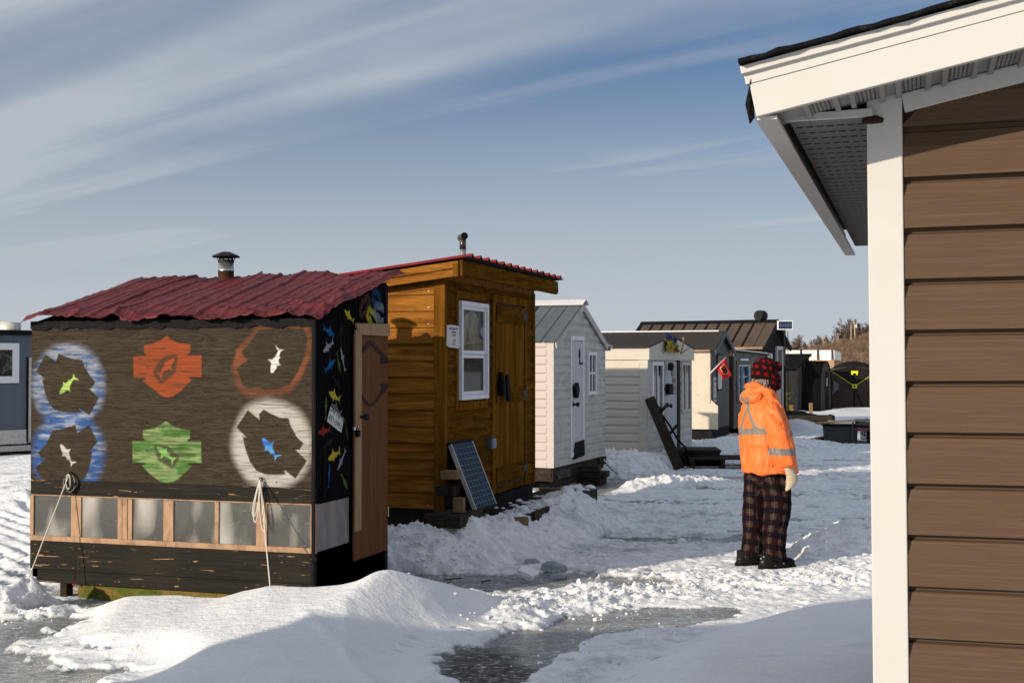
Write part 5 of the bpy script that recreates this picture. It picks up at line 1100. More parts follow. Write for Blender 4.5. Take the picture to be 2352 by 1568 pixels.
def shack3():
    f = F3; D = f.D
    B, zw, sl = gable('white_gabled_shack', f, 2.6, 2.56, .345, 2.09, 2.66, m_pinkwhite, m_greywhite, 'narrow dingy white vinyl shack with slate blue metal roof and a tall white door', exp=.118, over=.06, sidew=.05, trim=m_greywhite)
    for s in (0, 1):
        q = MB(); yr = 1.28
        zf = (lambda x, y: 2.672 - sl * (yr - y)) if s == 0 else (lambda x, y: 2.672 - sl * (y - yr))
        y0, y1 = (-.07, yr) if s == 0 else (yr, 2.56 + .28)
        ribbed(q, -2.7, .075 if s == 0 else .03, y0, y1, zf, 'y', .23, .012, 'box'); q.build('roof_slope', m_slate, B, solid=.006)
        if s == 0:
            for x in (-.62, -1.25, -1.85, -2.4):
                q = MB(); q.add([(xx, y, zf(0, y) + .019) for xx in (x, x + .035) for y in (y0 - .004, y1)], [(0, 2, 3, 1)]); q.build('dark_blue_rib', m_slate_rib, B, solid=.006)
    q = MB(); q.add([(x, y, z) for x in (-2.7, .09) for y, z in ((1.28 - .17, 2.672 - sl * .17 + .024), (1.28, 2.705), (1.28 + .15, 2.672 - sl * .15 + .024))], [(0, 3, 4, 1), (1, 4, 5, 2)]); q.build('ridge_cap', m_card, B, solid=.004)
    q = MB()
    for s in (-1, 1):
        a = Vector((.05, 1.28, 2.60)); b = Vector((.05, 1.28 + s * 1.30, 2.60 - sl * 1.30)); q.beam(a, b, .02, .09)
    q.each('rake_board', m_greywhite, B)
    y0, zt = D(1307.5, 771); y1 = D(1338.5, 775)[0]; zb_ = D(1318, 1040)[1]
    q = MB(); frame_rect(q, 'D', y0, y1, zb_ - .05, zt, .06, .028); q.build('door_frame', m_vinyl, B, bevel=.003)
    q = MB(); q.box(0, .018, y0 + .06, y1 - .06, zb_ - .02, zt - .07); dr = q.build('white_door', mat('worn_white_door', (.50, .51, .54), .5, layers=[((8, 8, 2), (.42, .43, .45), .5, .7, 4, .3, .7), ((14, 14, 14), (.28, .27, .26), .66, .74, 4, .3, .6)]), B)
    q = MB(); y, z = D(1316, 985); q.lathe([(.03, 0), (.032, .01), (.014, .02), (.014, .045), (.032, .06), (.034, .085), (.02, .095), (0, .096)], seg=14); o = q.build('door_knob', m_blackmetal, dr); o.location = (.018, y0 + .12, D(1317, 928)[1]); o.rotation_euler = (0, math.pi / 2, 0)
    q = MB(); zz = D(1313, 897)[1]; q.prism([(y0 + .03, zz + .05), (y0 + .20, zz + .12), (y0 + .27, zz + .0), (y0 + .20, zz - .11), (y0 + .12, zz - .10), (y0 + .08, zz - .02)], 'x', .03, .08); q.build('lock_flap', m_blackrub, dr, bevel=.01)
    q = MB(); q.prism([(y0 + .10, zb_ - .09), (y1 - .0, zb_ - .06), (y1 - .02, zb_ + .17), (y0 + .20, zb_ + .15)], 'x', .022, .032); q.build('rubber_sweep', m_blackrub, dr)
    # little cut-out figure of an angler
    cy, cz = D(1329, 818); q = MB()
    q.prism([(cy - .06, cz - .12), (cy + .14, cz - .12), (cy + .14, cz - .08), (cy + .02, cz - .10), (cy + .015, cz + .0), (cy + .035, cz + .05), (cy + .01, cz + .08), (cy + .015, cz + .11), (cy - .01, cz + .13), (cy - .02, cz + .09), (cy - .05, cz + .04), (cy - .05, cz + .09), (cy - .065, cz + .09), (cy - .06, cz + .0), (cy - .03, cz - .03), (cy - .035, cz - .10)], 'x', .019, .022)
    q.build('angler_cutout', mat('dark_brown_cutout', (.035, .025, .02), .7), dr)
    wy0, wz1 = D(1345, 808); wy1 = D(1364, 808)[0]; wz0 = D(1347, 906)[1]
    win(B, 'D', wy0, wy1, wz0, wz1, .05, .05, m_vinyl, bars=(('v', .55), ('h', .5)))
    q = MB(); q.box(-2.5, .0, -.01, 2.5, .16, .33); q.box(-2.5, .03, 2.2, 2.56, .22, .335); q.build('black_sill_beam', m_darkwood, B)
    q = MB(); q.prism([(-.02, .20), (.3, .06), (2.2, .06), (2.5, .26), (2.5, .34), (-.02, .34)], 'x', -.10, -.02); q.build('skid_runner', m_darkwood, B)
    q = MB(); q.box(-.14, .02, .15, .75, .18, .30); q.build('brick_infill', mat('dark_brick', (.10, .085, .08), .85, layers=[((12, 12, 22), (.04, .035, .03), .45, .6, 2, 0, 1)]), B)
    q = MB(); q.tube([(.04, 2.35, .30), (.12, 2.6, .12), (.16, 2.72, .06)], .018, 6); q.build('metal_strut', m_steel, B)
    p = at(1380, 790, 20.2); q = MB(); v = p - f.o; q.box(-.02, .04, 2.82, 2.9, 2.02, 2.06); q.tube([(.0, 2.3, 2.12), (.04, 2.86, 2.04)], .012, 6); q.build('eave_lamp', m_steel, B)
    for i, (px, py, w, h) in enumerate(((1338, 1108, .62, .10), (1340, 1096, .75, .08), (1336, 1088, .62, .08))):
        p = on_z(px, 1110, .0); q = MB(); q.box(-w / 2, w / 2, -.2, .2, 0, h); o = q.build('timber_block', m_darkwood, bevel=.005); o.location = (p.x - .02 * i, p.y - .1 - .0 * i, (0, .11, .20)[i] - .0); o.rotation_euler = (0, 0, -.3 + .08 * i); setp(o, ('bottom', 'middle', 'top')[i] + ' block of the timber stack under the right end of the white gabled shack', 'wood block', 'timber stack under the white gabled shack')
shack3()

def shack4():
    f = F4; D = f.D; LY = 3.0
    B = empty('cream_clapboard_shack', f.o, -f.a, 'long low cream clapboard shack with a crumpled flag draped over its door', 'fishing shack')
    ze = D(1488, 826)[1]; zt = D(1488, 797)[1] ; zb = .2
    q = MB(); lap(q, 'F', -3.0, -.13, zb, ze, .136, .024, 'dutch'); q.box(-3, 0, .0, .02, zb, ze); q.build('front_siding', m_ivory, B)
    q = MB(); q.box(-3.05, .0, -.035, .0, ze, zt); q.build('front_fascia', m_ivory, B, bevel=.004)
    q = MB(); q.box(-.13, .0, -.020, .0, zb - .06, ze); q.each('corner_trim', m_ivory, B); q = MB(); q.box(.0, .016, -.020, .07, zb - .06, ze); q.box(.0, .016, LY - .07, LY, zb, ze); q.each('corner_trim', m_greywhite, B)
    q = MB(); lap(q, 'D', 0.07, LY - .07, zb, ze, .136, .020, 'dutch', w0=-.006); q.box(-.02, 0, .0, LY, zb, ze); q.build('door_side_siding', m_greywhite, B)
    zr = zt + .20
    q = MB(); q.prism([(-.05, ze - .0), (LY + .05, ze - .0), (LY + .05, zt), (LY * .5, zr), (-.05, zt)], 'x', .0, .05); q.build('gable_fascia', m_ivory, B)
    for s in (0, 1):
        q = MB(); q.add([(x, y, z) for x in (-3.2, .06) for y, z in (((-.09, zt + .0), (LY / 2, zr + .014)) if s == 0 else ((LY / 2, zr + .014), (LY + .09, zt + .0)))], [(0, 2, 3, 1)]); q.build('roof_slope', m_darkroof, B, solid=.02)
    q = MB(); q.box(-3, -2.98, 0, LY, zb, zt); q.box(-3, 0, LY - .02, LY, zb, zt); q.each('rear_wall', m_greywhite, B)
    y0, z1 = D(1493, 831); y1 = D(1519, 831)[0]; z0 = D(1500, 960)[1]
    win(B, 'D', y0, y1, z0, z1, .06, .05, m_vinyl, bars=(('v', .5),))
    dy0, dz1 = D(1526, 828); dy1 = D(1552, 826)[0]
    q = MB(); q.box(0, .02, dy0, dy1, zb + .02, ze - .02); dr = q.build('white_door', mat('chalky_white_door', (.44, .46, .50), .6, layers=[((20, 20, 3), (.26, .26, .27), .56, .70, 4, .6, .8)]), B)
    q = MB(); q.box(.0, .045, dy1 + .0, dy1 + .16, zb, ze); q.build('dark_door_post', m_darkwood, B, bevel=.004); q = MB(); q.box(0, .03, dy0 - .05, dy0, zb, ze); q.build('door_jamb', m_greywhite, B)
    q = MB(); z = D(1541, 930)[1]; q.lathe([(.035, 0), (.035, .01), (.016, .02), (.016, .045), (.036, .06), (.036, .09), (0, .10)], seg=12); o = q.build('door_knob', m_blackmetal, dr); o.location = (.02, dy0 + .10, z); o.rotation_euler = (0, math.pi / 2, 0)
    z = D(1541, 892)[1]; q = MB(); q.box(.02, .10, dy0 - .04, dy0 + .22, z - .10, z + .09); q.box(.02, .06, dy0 - .16, dy0 - .03, z - .03, z + .04); q.build('lock_box', m_blackrub, dr, bevel=.01)
    ya, za = D(1541, 847); yb, zb2 = D(1549, 905)
    q = MB(); q.box(.021, .024, ya, yb, zb2, za + .05); sg = q.build('door_sign', mat('faded_red_sign', (.22, .12, .11), .7, layers=[((14, 14, 14), (.35, .30, .30), .5, .6, 3, 0, .8)]), dr)
    for i, t in enumerate(('VOTRE', 'MIEUX', 'CONNECT', 'FAUTE')): text_mesh(t, .085, 'sign_text', m_card, sg, (.0255, (ya + yb) / 2, za - .01 - i * .135), ROT_D, .0004)
    # narrow window right of the post
    y0, z1 = D(1562, 832); y1 = D(1583, 832)[0]; z0 = D(1570, 945)[1]; win(B, 'D', y0, y1, z0, z1, .05, .04, m_greywhite, bars=(('v', .42),))
    z = D(1533, 840)[1]; q = MB(); q.lathe([(.05, -.08), (.055, .0), (.05, .05), (.0, .06)], (0, 0, 0), 12); o = q.build('porch_lamp', m_blackmetal, B); o.location = (.11, dy0 + .02, z); q = MB(); q.lathe([(0, -.06), (.035, -.05), (.045, .04), (.045, .08)], seg=12); o2 = q.build('lamp_glass', mat('lamp_glass', (.4, .4, .4), .2), o); o2.location = (.03, .03, -.12)
    # flag draped over the gable
    e = empty('draped_flag', f.w(.06, 1.7, zt), -f.a, 'crumpled blue and yellow flag draped over the door gable of the cream shack', 'flag')
    P = [D(a, b, .07) for a, b in ((1521, 800), (1525, 777), (1530, 764), (1545, 782), (1554, 795), (1553, 810), (1538, 812), (1522, 808))]
    base = (1.7, zt); nu, nv = 26, 22; vs = []; cols = []
    c0 = np.array(P)
    q = MB(); 
    for j in range(nv):
        for i in range(nu):
            s = i / (nu - 1); t = j / (nv - 1)
            top = np.array(P[2]) * (1 - s) + np.array(P[4]) * s + np.array([0, .04 * math.sin(s * 3.1)]); bot = np.array(P[7]) * (1 - s) + np.array(P[5]) * s
            p = bot * (1 - t) + top * t; w = .04 + .035 * math.sin(s * 14 + t * 5) + .02 * math.sin(t * 17 + s * 4)
            vs.append((w, p[0] - 1.7, p[1] - zt))
    q.add(vs, [(j * nu + i, j * nu + i + 1, (j + 1) * nu + i + 1, (j + 1) * nu + i) for j in range(nv - 1) for i in range(nu - 1)], 0, True)
    for k in range(len(q.m)):
        if k // (nu - 1) > (nv - 1) * .70: q.m[k] = 1
    q.build('flag_cloth', [mat('dirty_yellow_cloth', (.34, .27, .05), .85, layers=[((9, 9, 9), (.07, .045, .02), .52, .62, 3, .6, .9)]), mat('faded_blue_cloth', (.035, .05, .17), .85)], e, solid=.004)
    q = MB(); a = D(1556, 812, .1); b = D(1562, 775, .1); c = D(1572, 798, .1); q.tube([(.1, a[0] - 1.7, a[1] - zt), (.12, (a[0] + b[0]) / 2 - 1.7, (a[1] + b[1]) / 2 - zt), (.1, b[0] - 1.7, b[1] - zt)], .016, 6); q.tube([(.1, a[0] - 1.68, a[1] - zt), (.14, c[0] - 1.7, c[1] - zt)], .012, 6)
    o = q.build('antler', mat('antler_bone', (.36, .25, .12), .7)); o.location = e.location; o.rotation_euler = e.rotation_euler; setp(o, 'pale forked antler fixed above the door beside the blue and yellow flag', 'antler')
    # leaning stringer, shovel, steps
    a = at(1492, 914, 21.35); b = at(1560, 1076, 20.9); e = empty('leaning_stringer', b, 0, 'dark heavy plank with cleats leaning against the cream shack left of its door', 'plank')
    q = MB(); q.beam((0, 0, 0), a - b, .17, .07, up=(0, 1, 0)); q.build('plank', m_darkwood, e, bevel=.006)
    d = (a - b)
    for t in (.16, .46, .77): p = d * t; q = MB(); q.beam(p + Vector((.08, -.02, .05)), p + Vector((.16, .04, .13)), .26, .05, up=d); q.build('cleat', m_darkwood, e, bevel=.004)
    g = Vector((2.98, 21.75, .10)); e = empty('snow_shovel', g, 0, 'black snow shovel with bent handle leaning against the white door of the cream shack', 'snow shovel')
    tp = at(1519, 950, 22.0) - g; k1 = at(1556, 1008, 21.8) - g; k2 = at(1575, 1036, 21.75) - g
    q = MB(); q.tube([tp, tp.lerp(k1, .5) + Vector((.01, 0, .01)), k1, k1.lerp(k2, .6) + Vector((.03, 0, .0)), k2 + Vector((.02, 0, 0)), k2 + Vector((.02, 0, -.12))], .019, 8); q.build('handle', m_blackrub, e)
    q = MB(); q.tube([tp + Vector((-.05, 0, .12)), tp + Vector((-.02, 0, .02)), tp, ], .03, 8); q.build('grip', m_blackrub, e)
    q = MB(); q.prism([(-.12, .20), (.14, .22), (.17, -.02), (.10, -.28), (-.02, -.24), (-.14, -.04)], 'y', -.03, .03); o = q.build('blade', m_blackrub, e, bevel=.02); o.location = k2 + Vector((.02, 0, -.20))
    p = on_z(1600, 1064, .0); e = empty('wooden_step_box', (3.16, 22.25, .03), -.05, 'dark wooden box step standing behind the shovel beside the cream shack', 'step')
    q = MB(); q.box(-.42, .42, -.45, .45, .235, .275); q.build('step_top', m_darkwood, e, bevel=.004); q = MB(); q.box(-.40, .40, -.43, .43, .04, .233); q.build('step_sides', m_darkwood, e, bevel=.004)
    e = empty('pallet', (3.50, 21.75, .0), -.06, 'low dark slatted pallet lying on the ice left of the man', 'pallet')
    for k in range(5): q = MB(); q.box(-.52, .52, -.45 + k * .19, -.33 + k * .19, .175, .20); q.build('deck_slat', m_darkwood, e, bevel=.002)
    for x in (-.50, 0, .43): q = MB(); q.box(x, x + .07, -.45, .45, .04, .173); q.build('stringer', m_darkwood, e, bevel=.003)
    q = MB(); q.box(-.95, .50, -.46, -.36, .0, .038); q.box(-.52, .50, .3, .4, .0, .038); q.build('bottom_slat', m_darkwood, e, bevel=.002)
shack4()

def shack5():
    f = F5; D = f.D; LY = 2.2; ze = 2.13; zp = 2.50
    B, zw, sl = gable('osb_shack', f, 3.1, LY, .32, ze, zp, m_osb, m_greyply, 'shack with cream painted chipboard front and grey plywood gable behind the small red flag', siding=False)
    q = MB(); x1, z1 = f.F(1649, 932, -.01); z2 = f.F(1634, 918, -.01)[1]; q.prism([(-1.0, .32), (x1, .32), (x1, z1), (x1 - .03, z1 + .02), (0.0, z2), (.0, .9), (-1, .9)], 'y', -.014, -.002); q.build('overhanging_chipboard', m_osb, B)
    yr = LY / 2
    for s in (0, 1):
        q = MB(); ys = ((-.12, ze - .035), (yr, zp + .02)) if s == 0 else ((yr, zp + .02), (LY + .13, ze - .02)); q.add([(x, y, z) for x in (-3.3, .12) for y, z in ys], [(0, 2, 3, 1)]); q.build('roof_slope', m_darkroof, B, solid=.03)
    q = MB(); q.add([(x, y, z) for x in (-3.3, -.03) for y, z in ((yr - .06, zp + .028), (yr, zp + .048))], [(0, 2, 3, 1)]); q.build('snow_ridge', m_snow_cap, B, solid=.012)
    q = MB(); q.box(-3.1, .0, -.125, -.115, ze - .075, ze - .045); q.build('eave_batten', m_bareframe, B)
    q = MB()
    for s in (-1, 1): q.beam((.13, yr, zp - .03), (.13, yr + s * (yr + .13), ze - .10), .02, .10)
    q.each('rake_board', mat('blue_grey_trim', (.10, .12, .14), .6), B)
    y0, z1 = D(1645, 812); y1 = D(1659, 812)[0]; z0 = D(1645, 872)[1]; y0 = max(y0, .45); y1 = y0 + .62
    # the tall rounded window
    q = MB(); r_ = .10; pl = []
    for cx, cz, a0 in ((y1 - r_, z1 - r_, 0), (y0 + r_, z1 - r_, 90), (y0 + r_, z0 - .25 + r_, 180), (y1 - r_, z0 - .25 + r_, 270)):
        for k in range(5): a = math.radians(a0 + k * 22.5); pl.append((cx + r_ * math.cos(a), cz + r_ * math.sin(a)))
    q.prism(pl, 'x', .0, .02); o = q.build('window', m_blacktrim, B)
    cy = (y0 + y1) / 2; cz = (z1 + z0 - .25) / 2; q = MB(); q.prism([(cy + (a - cy) * .80, cz + (b - cz) * .92) for a, b in pl], 'x', .0205, .024); q.build('glass_pane', m_glass, o)
    ya, za = D(1637.5, 866); yb = ya + .36; q = MB(); q.box(.0, .006, ya + .05, yb, za - .56, za); n = q.build('handwritten_notice', m_card, B)
    for i, t in enumerate(('Tony Ryan', '639-', '1837', 'Hampton')): text_mesh(t, .075, 'handwriting', m_ink, n, (.0075, (ya + .05 + yb) / 2, za - .09 - i * .13), ROT_D, .0004)
    q = MB(); q.box(-3, .0, .1, LY, .10, .31); q.build('black_underframe', m_blacktrim, B)
    # flag on a stick
    a = Vector(at(1629, 859, 28.2)); b = Vector(at(1667, 821, 28.5)); e = empty('small_red_flag', a, 0, 'small red flag with dark horse emblem on a white stick', 'flag')
    q = MB(); q.tube([(0, 0, 0), b - a], .013, 8); q.build('flag_stick', mat('white_stick', (.75, .73, .68), .5), e)
    c = Vector(at(1680, 862, 28.5)); d = Vector(at(1662, 872, 28.3)); p0 = a.lerp(b, .42) - a; p1 = a.lerp(b, .97) - a; c -= a; d -= a
    pass
    def fp(s, t): 
        v = (p0 * (1 - s) + p1 * s) * (1 - t) + (d * (1 - s) + c * s) * t; v.y += .018 * math.sin(t * 6 + s * 5); return v
    q = MB(); n_ = 14; q.add([fp(i / n_, j / n_) for j in range(n_ + 1) for i in range(n_ + 1)], [(j * (n_ + 1) + i, j * (n_ + 1) + i + 1, (j + 1) * (n_ + 1) + i + 1, (j + 1) * (n_ + 1) + i) for j in range(n_) for i in range(n_)], 0, True)
    fl = q.build('flag_cloth', mat('red_cloth', (.62, .025, .025), .7), e, solid=.004)
    crop = [(1585, 380), (1610, 430), (1650, 470), (1695, 520), (1695, 590), (1650, 625), (1610, 580), (1640, 550), (1620, 525), (1590, 540), (1575, 590), (1598, 640), (1550, 620), (1530, 560), (1485, 510), (1495, 460), (1530, 460), (1560, 420)]
    def fq(x, y): 
        P0 = np.array([1415, 478]); P1 = np.array([1620, 285]); Cc = np.array([1750, 615]); Dd = np.array([1575, 742]); best = (0, 0); bd = 1e9
        s, t = .5, .5
        for _ in range(12):
            v = (P0 * (1 - s) + P1 * s) * (1 - t) + (Dd * (1 - s) + Cc * s) * t - np.array([x, y]); ds = (P1 - P0) * (1 - t) + (Cc - Dd) * t; dt = (Dd * (1 - s) + Cc * s) - (P0 * (1 - s) + P1 * s)
            s_, t_ = np.linalg.solve(np.stack([ds, dt], 1), -v); s += s_; t += t_
        return s, t
    for nm, sc, mm, off in (('emblem_outline', 1.0, mat('cream_print', (.75, .62, .35), .7), -.007), ('emblem', .84, mat('dark_print', (.05, .012, .01), .7), -.012)):
        cx = sum(p[0] for p in crop) / len(crop); cy_ = sum(p[1] for p in crop) / len(crop)
        pts = [fp(*fq(cx + (x - cx) * sc * .88, cy_ + (y - cy_) * sc * .88)) + Vector((0, off, 0)) for x, y in crop]
        q = MB(); q.add(pts, [tuple(range(len(pts)))]); bm = None; o = q.build(nm, mm, fl, solid=.002)
    # extension cord pile
    r = random.Random(6); q = MB(); pts = []
    for i in range(160):
        t = i / 160; a_ = t * 55; rr = .20 * (1 - .3 * math.sin(t * 9)); pts.append((5.35 + rr * math.cos(a_) + .08 * math.sin(a_ * .31), 28.7 + .1 * math.sin(a_ * .7), .42 + rr * .9 * math.sin(a_) + .05 * math.sin(a_ * .23)))
    q.tube(pts, .010, 5); q.tube([(5.2, 28.5, .45), (5.35, 28.2, .2), (5.6, 28.0, .05), (6.0, 27.9, .06)], .010, 5)
    o = q.build('extension_cord', mat('yellow_cord', (.50, .38, .03), .5)); setp(o, 'tangled yellow extension cord hanging between the chipboard shack and the man', 'cord')
    q = MB(); q.tube([(5.0, 28.2, 1.05), (5.06, 28.2, 1.0), (5.08, 28.2, .6), (5.1, 28.2, .3)], .018, 6); q.lathe([(0, 0), (.14, 0), (.10, .06), (.03, .1), (0, .1)], (5.1, 28.2, .22), 12); o = q.build('black_pump', m_blackrub); setp(o, 'black hooked pipe on a round base below the grey gable of the chipboard shack', 'pump')
shack5()

def shack6():
    f = F6; D = f.D; B = empty('shingled_shack', f.o, -f.a, 'small weathered shingle shack with a blue framed window, between the chipboard shack and the man', 'fishing shack')
    LX, LY = 2.0, 2.4; z1 = 2.07; zb = .2
    q = MB(); r = random.Random(12); z = zb
    while z < z1 - .02: 
        q.box(-.02, .012, 0, LY, z, min(z + .31, z1) - .012); q.box(-.02, .004, 0, LY, min(z + .31, z1) - .012, min(z + .31, z1)); z += .31
    q.build('shingle_wall', m_shingle, B)
    q = MB(); q.box(-LX, -.02, .0, .02, zb, z1); q.box(-LX, -LX + .02, .02, LY, zb, z1); q.box(-LX, -.02, LY - .02, LY, zb, z1); q.build('side_walls', m_darkply, B)
    q = MB(); q.add([(x, y, z1 + .02 - .03 * y) for x in (-LX - .1, .06) for y in (-.1, LY + .1)], [(0, 2, 3, 1)]); q.build('flat_roof', m_darkroof, B, solid=.04)
    q = MB(); q.add([(x, y, z1 + .055 - .03 * y) for x in (-LX - .1, .04) for y in (-.08, LY + .06)], [(0, 2, 3, 1)]); q.build('roof_snow', m_snow_cap, B, solid=.03)
    y0, wz1 = D(1691, 828, .02); y1 = y0 + 1.02; wz0 = D(1691, 925, .02)[1]
    q = MB(); frame_rect(q, 'D', y0, y1, wz0, wz1, .11, .05); q.build('window_surround', m_shingle, B)
    o = win(B, 'D', y0 + .11, y1 - .11, wz0 + .11, wz1 - .11, .03, .05, m_vinyl, bars=(('h', .35), ('h', .65)))
    q = MB(); ym = (y0 + y1) / 2; q.box(.02, .07, ym - .26, ym - .16, wz0 + .13, wz1 - .13); q.box(.02, .07, ym + .22, ym + .30, wz0 + .13, wz1 - .13); q.each('blue_shutter', m_bluepaint, o)
    q = MB(); q.box(.02, .09, y0 + .1, y1 - .1, wz0 + .10, wz0 + .20); q.box(.0, .06, y0 + .25, y1 - .2, wz1, wz1 + .05); q.each('window_snow', m_snow_cap, o, bevel=.02)
    q = MB(); q.box(-.5, -.02, -.02, 0, zb, z1 - .0); q.build('edge_board', m_darkply, B)
    q = MB(); q.box(-1.8, .1, .2, LY, .02, .2); q.build('underframe', m_blacktrim, B)
shack6()

def shack7():
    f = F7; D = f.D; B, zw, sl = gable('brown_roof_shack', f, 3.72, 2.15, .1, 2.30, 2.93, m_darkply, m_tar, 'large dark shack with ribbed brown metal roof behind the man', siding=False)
    yr = 1.075
    for s in (0, 1):
        q = MB(); zf = (lambda x, y: 2.945 - sl * (yr - y)) if s == 0 else (lambda x, y: 2.945 - sl * (y - yr)); y0, y1 = (-.14, yr) if s == 0 else (yr, 2.15 + .14)
        ribbed(q, -3.85, .10, y0, y1, zf, 'y', .33, .022, 'box'); q.build('roof_slope', m_brownroof, B, solid=.01)
        if s == 0:
            for k in range(11):
                x = -3.85 + .33 * k + .012; q = MB(); q.add([(xx, y, zf(0, y) + .026) for xx in (x - .012, x + .03) for y in (y0 - .01, y1)], [(0, 2, 3, 1)]); q.build('roof_rib', m_blacktrim, B, solid=.012)
    q = MB(); q.add([(x, y, z) for x in (-3.9, .14) for y, z in ((yr - .11, 2.945 - sl * .11 + .035), (yr, 2.99), (yr + .11, 2.945 - sl * .11 + .035))], [(0, 3, 4, 1), (1, 4, 5, 2)]); q.build('ridge_cap', m_blacktrim, B, solid=.01)
    q = MB()
    for s in (-1, 1): q.beam((.12, yr, 2.90), (.12, yr + s * 1.23, 2.90 - sl * 1.23), .05, .10)
    q.beam((-3.88, yr, 2.90), (-3.88, -.15, 2.90 - sl * 1.22), .05, .12); q.build('rake_flashing', m_blacktrim, B)
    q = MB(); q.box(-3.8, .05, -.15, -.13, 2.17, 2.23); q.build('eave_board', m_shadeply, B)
    q = MB(); q.box(.0, .015, .0, 2.15, 2.24, 2.30); q.build('gable_band', m_blacktrim, B)
    y, z = D(1767.5, 826); q = MB(); q.box(.0, .02, y - .22, y + .22, z - .17, z + .17); n = q.build('printed_sign', m_card, B)
    for i, t in enumerate(('LOCAL', 'PLASTERER', 'DRYWALL', '506-')): text_mesh(t, .065, 'sign_text', m_ink, n, (.0215, y, z + .105 - i * .075), ROT_D, .0004)
    y, z = D(1767, 862); win(B, 'D', y - .45, y + .45, z - .35, z + .22, .08, .05, m_greywhite)
    y0 = D(1780.5, 810)[0]; q = MB(); z1 = D(1785, 795)[1]; frame_rect(q, 'D', y0, y0 + .62, .3, z1, .10, .05); dr = q.build('door_frame', m_greywhite, B)
    q = rect('D', y0 + .16, y0 + .46, .5, z1 - .2, .03); q.build('door_glass', m_glass, dr); q = rect('D', y0 + .1, y0 + .52, .4, z1 - .1, .02); q.build('door_leaf', m_greyply, dr)
    p = at(1740, 745, 34.9) - f.o; lx, ly = p.dot(f.r), p.dot(f.d)
    q = MB(); q.tube([(lx, yr, 2.9), (lx, yr, 3.08)], .10, 14); q.build('stub_pipe', m_blackmetal, B); q = MB(); q.tube([(lx - .03, yr - .12, 3.10), (lx + .05, yr + .14, 3.10)], .15, 14); q.build('pipe_hood', m_blackmetal, B, bevel=.02)
    q = MB(); 
    # solar panel on a pole
    c = at(1803, 747, 33.0); e = empty('pole_solar_panel', (c.x, c.y, 0), 0, 'small solar panel up on a thin black pole right of the brown roofed shack', 'solar panel')
    q = MB(); q.box(-.20, .20, -.02, .02, -.115, .125); o = q.build('panel_frame', mat('white_frame', (.7, .7, .7), .4), e); o.location = (0, 0, c.z)
    q = MB(); q.box(-.165, .175, -.026, -.021, -.09, .10); o2 = q.build('panel_cells', mat('cell_blue', (.015, .025, .075), .25, layers=[((30, 30, 30), (.02, .04, .10), .5, .6, 1, 0, .6)]), o)
    q = MB(); q.box(-.165, .175, -.0275, -.0265, -.002, .004)
    for k in range(1, 8): q.box(-.165 + k * .0425 - .001, -.165 + k * .0425 + .001, -.0275, -.0265, -.09, .10)
    q.build('cell_lines', mat('cell_line', (.3, .35, .4), .4), o)
    q = MB(); q.tube([(0, .02, 0), (0, .02, c.z - .1)], .022, 8); q.tube([(.08, .03, 0), (.08, .03, c.z - .16)], .011, 6); q.build('pole', m_blackmetal, e)
shack7()

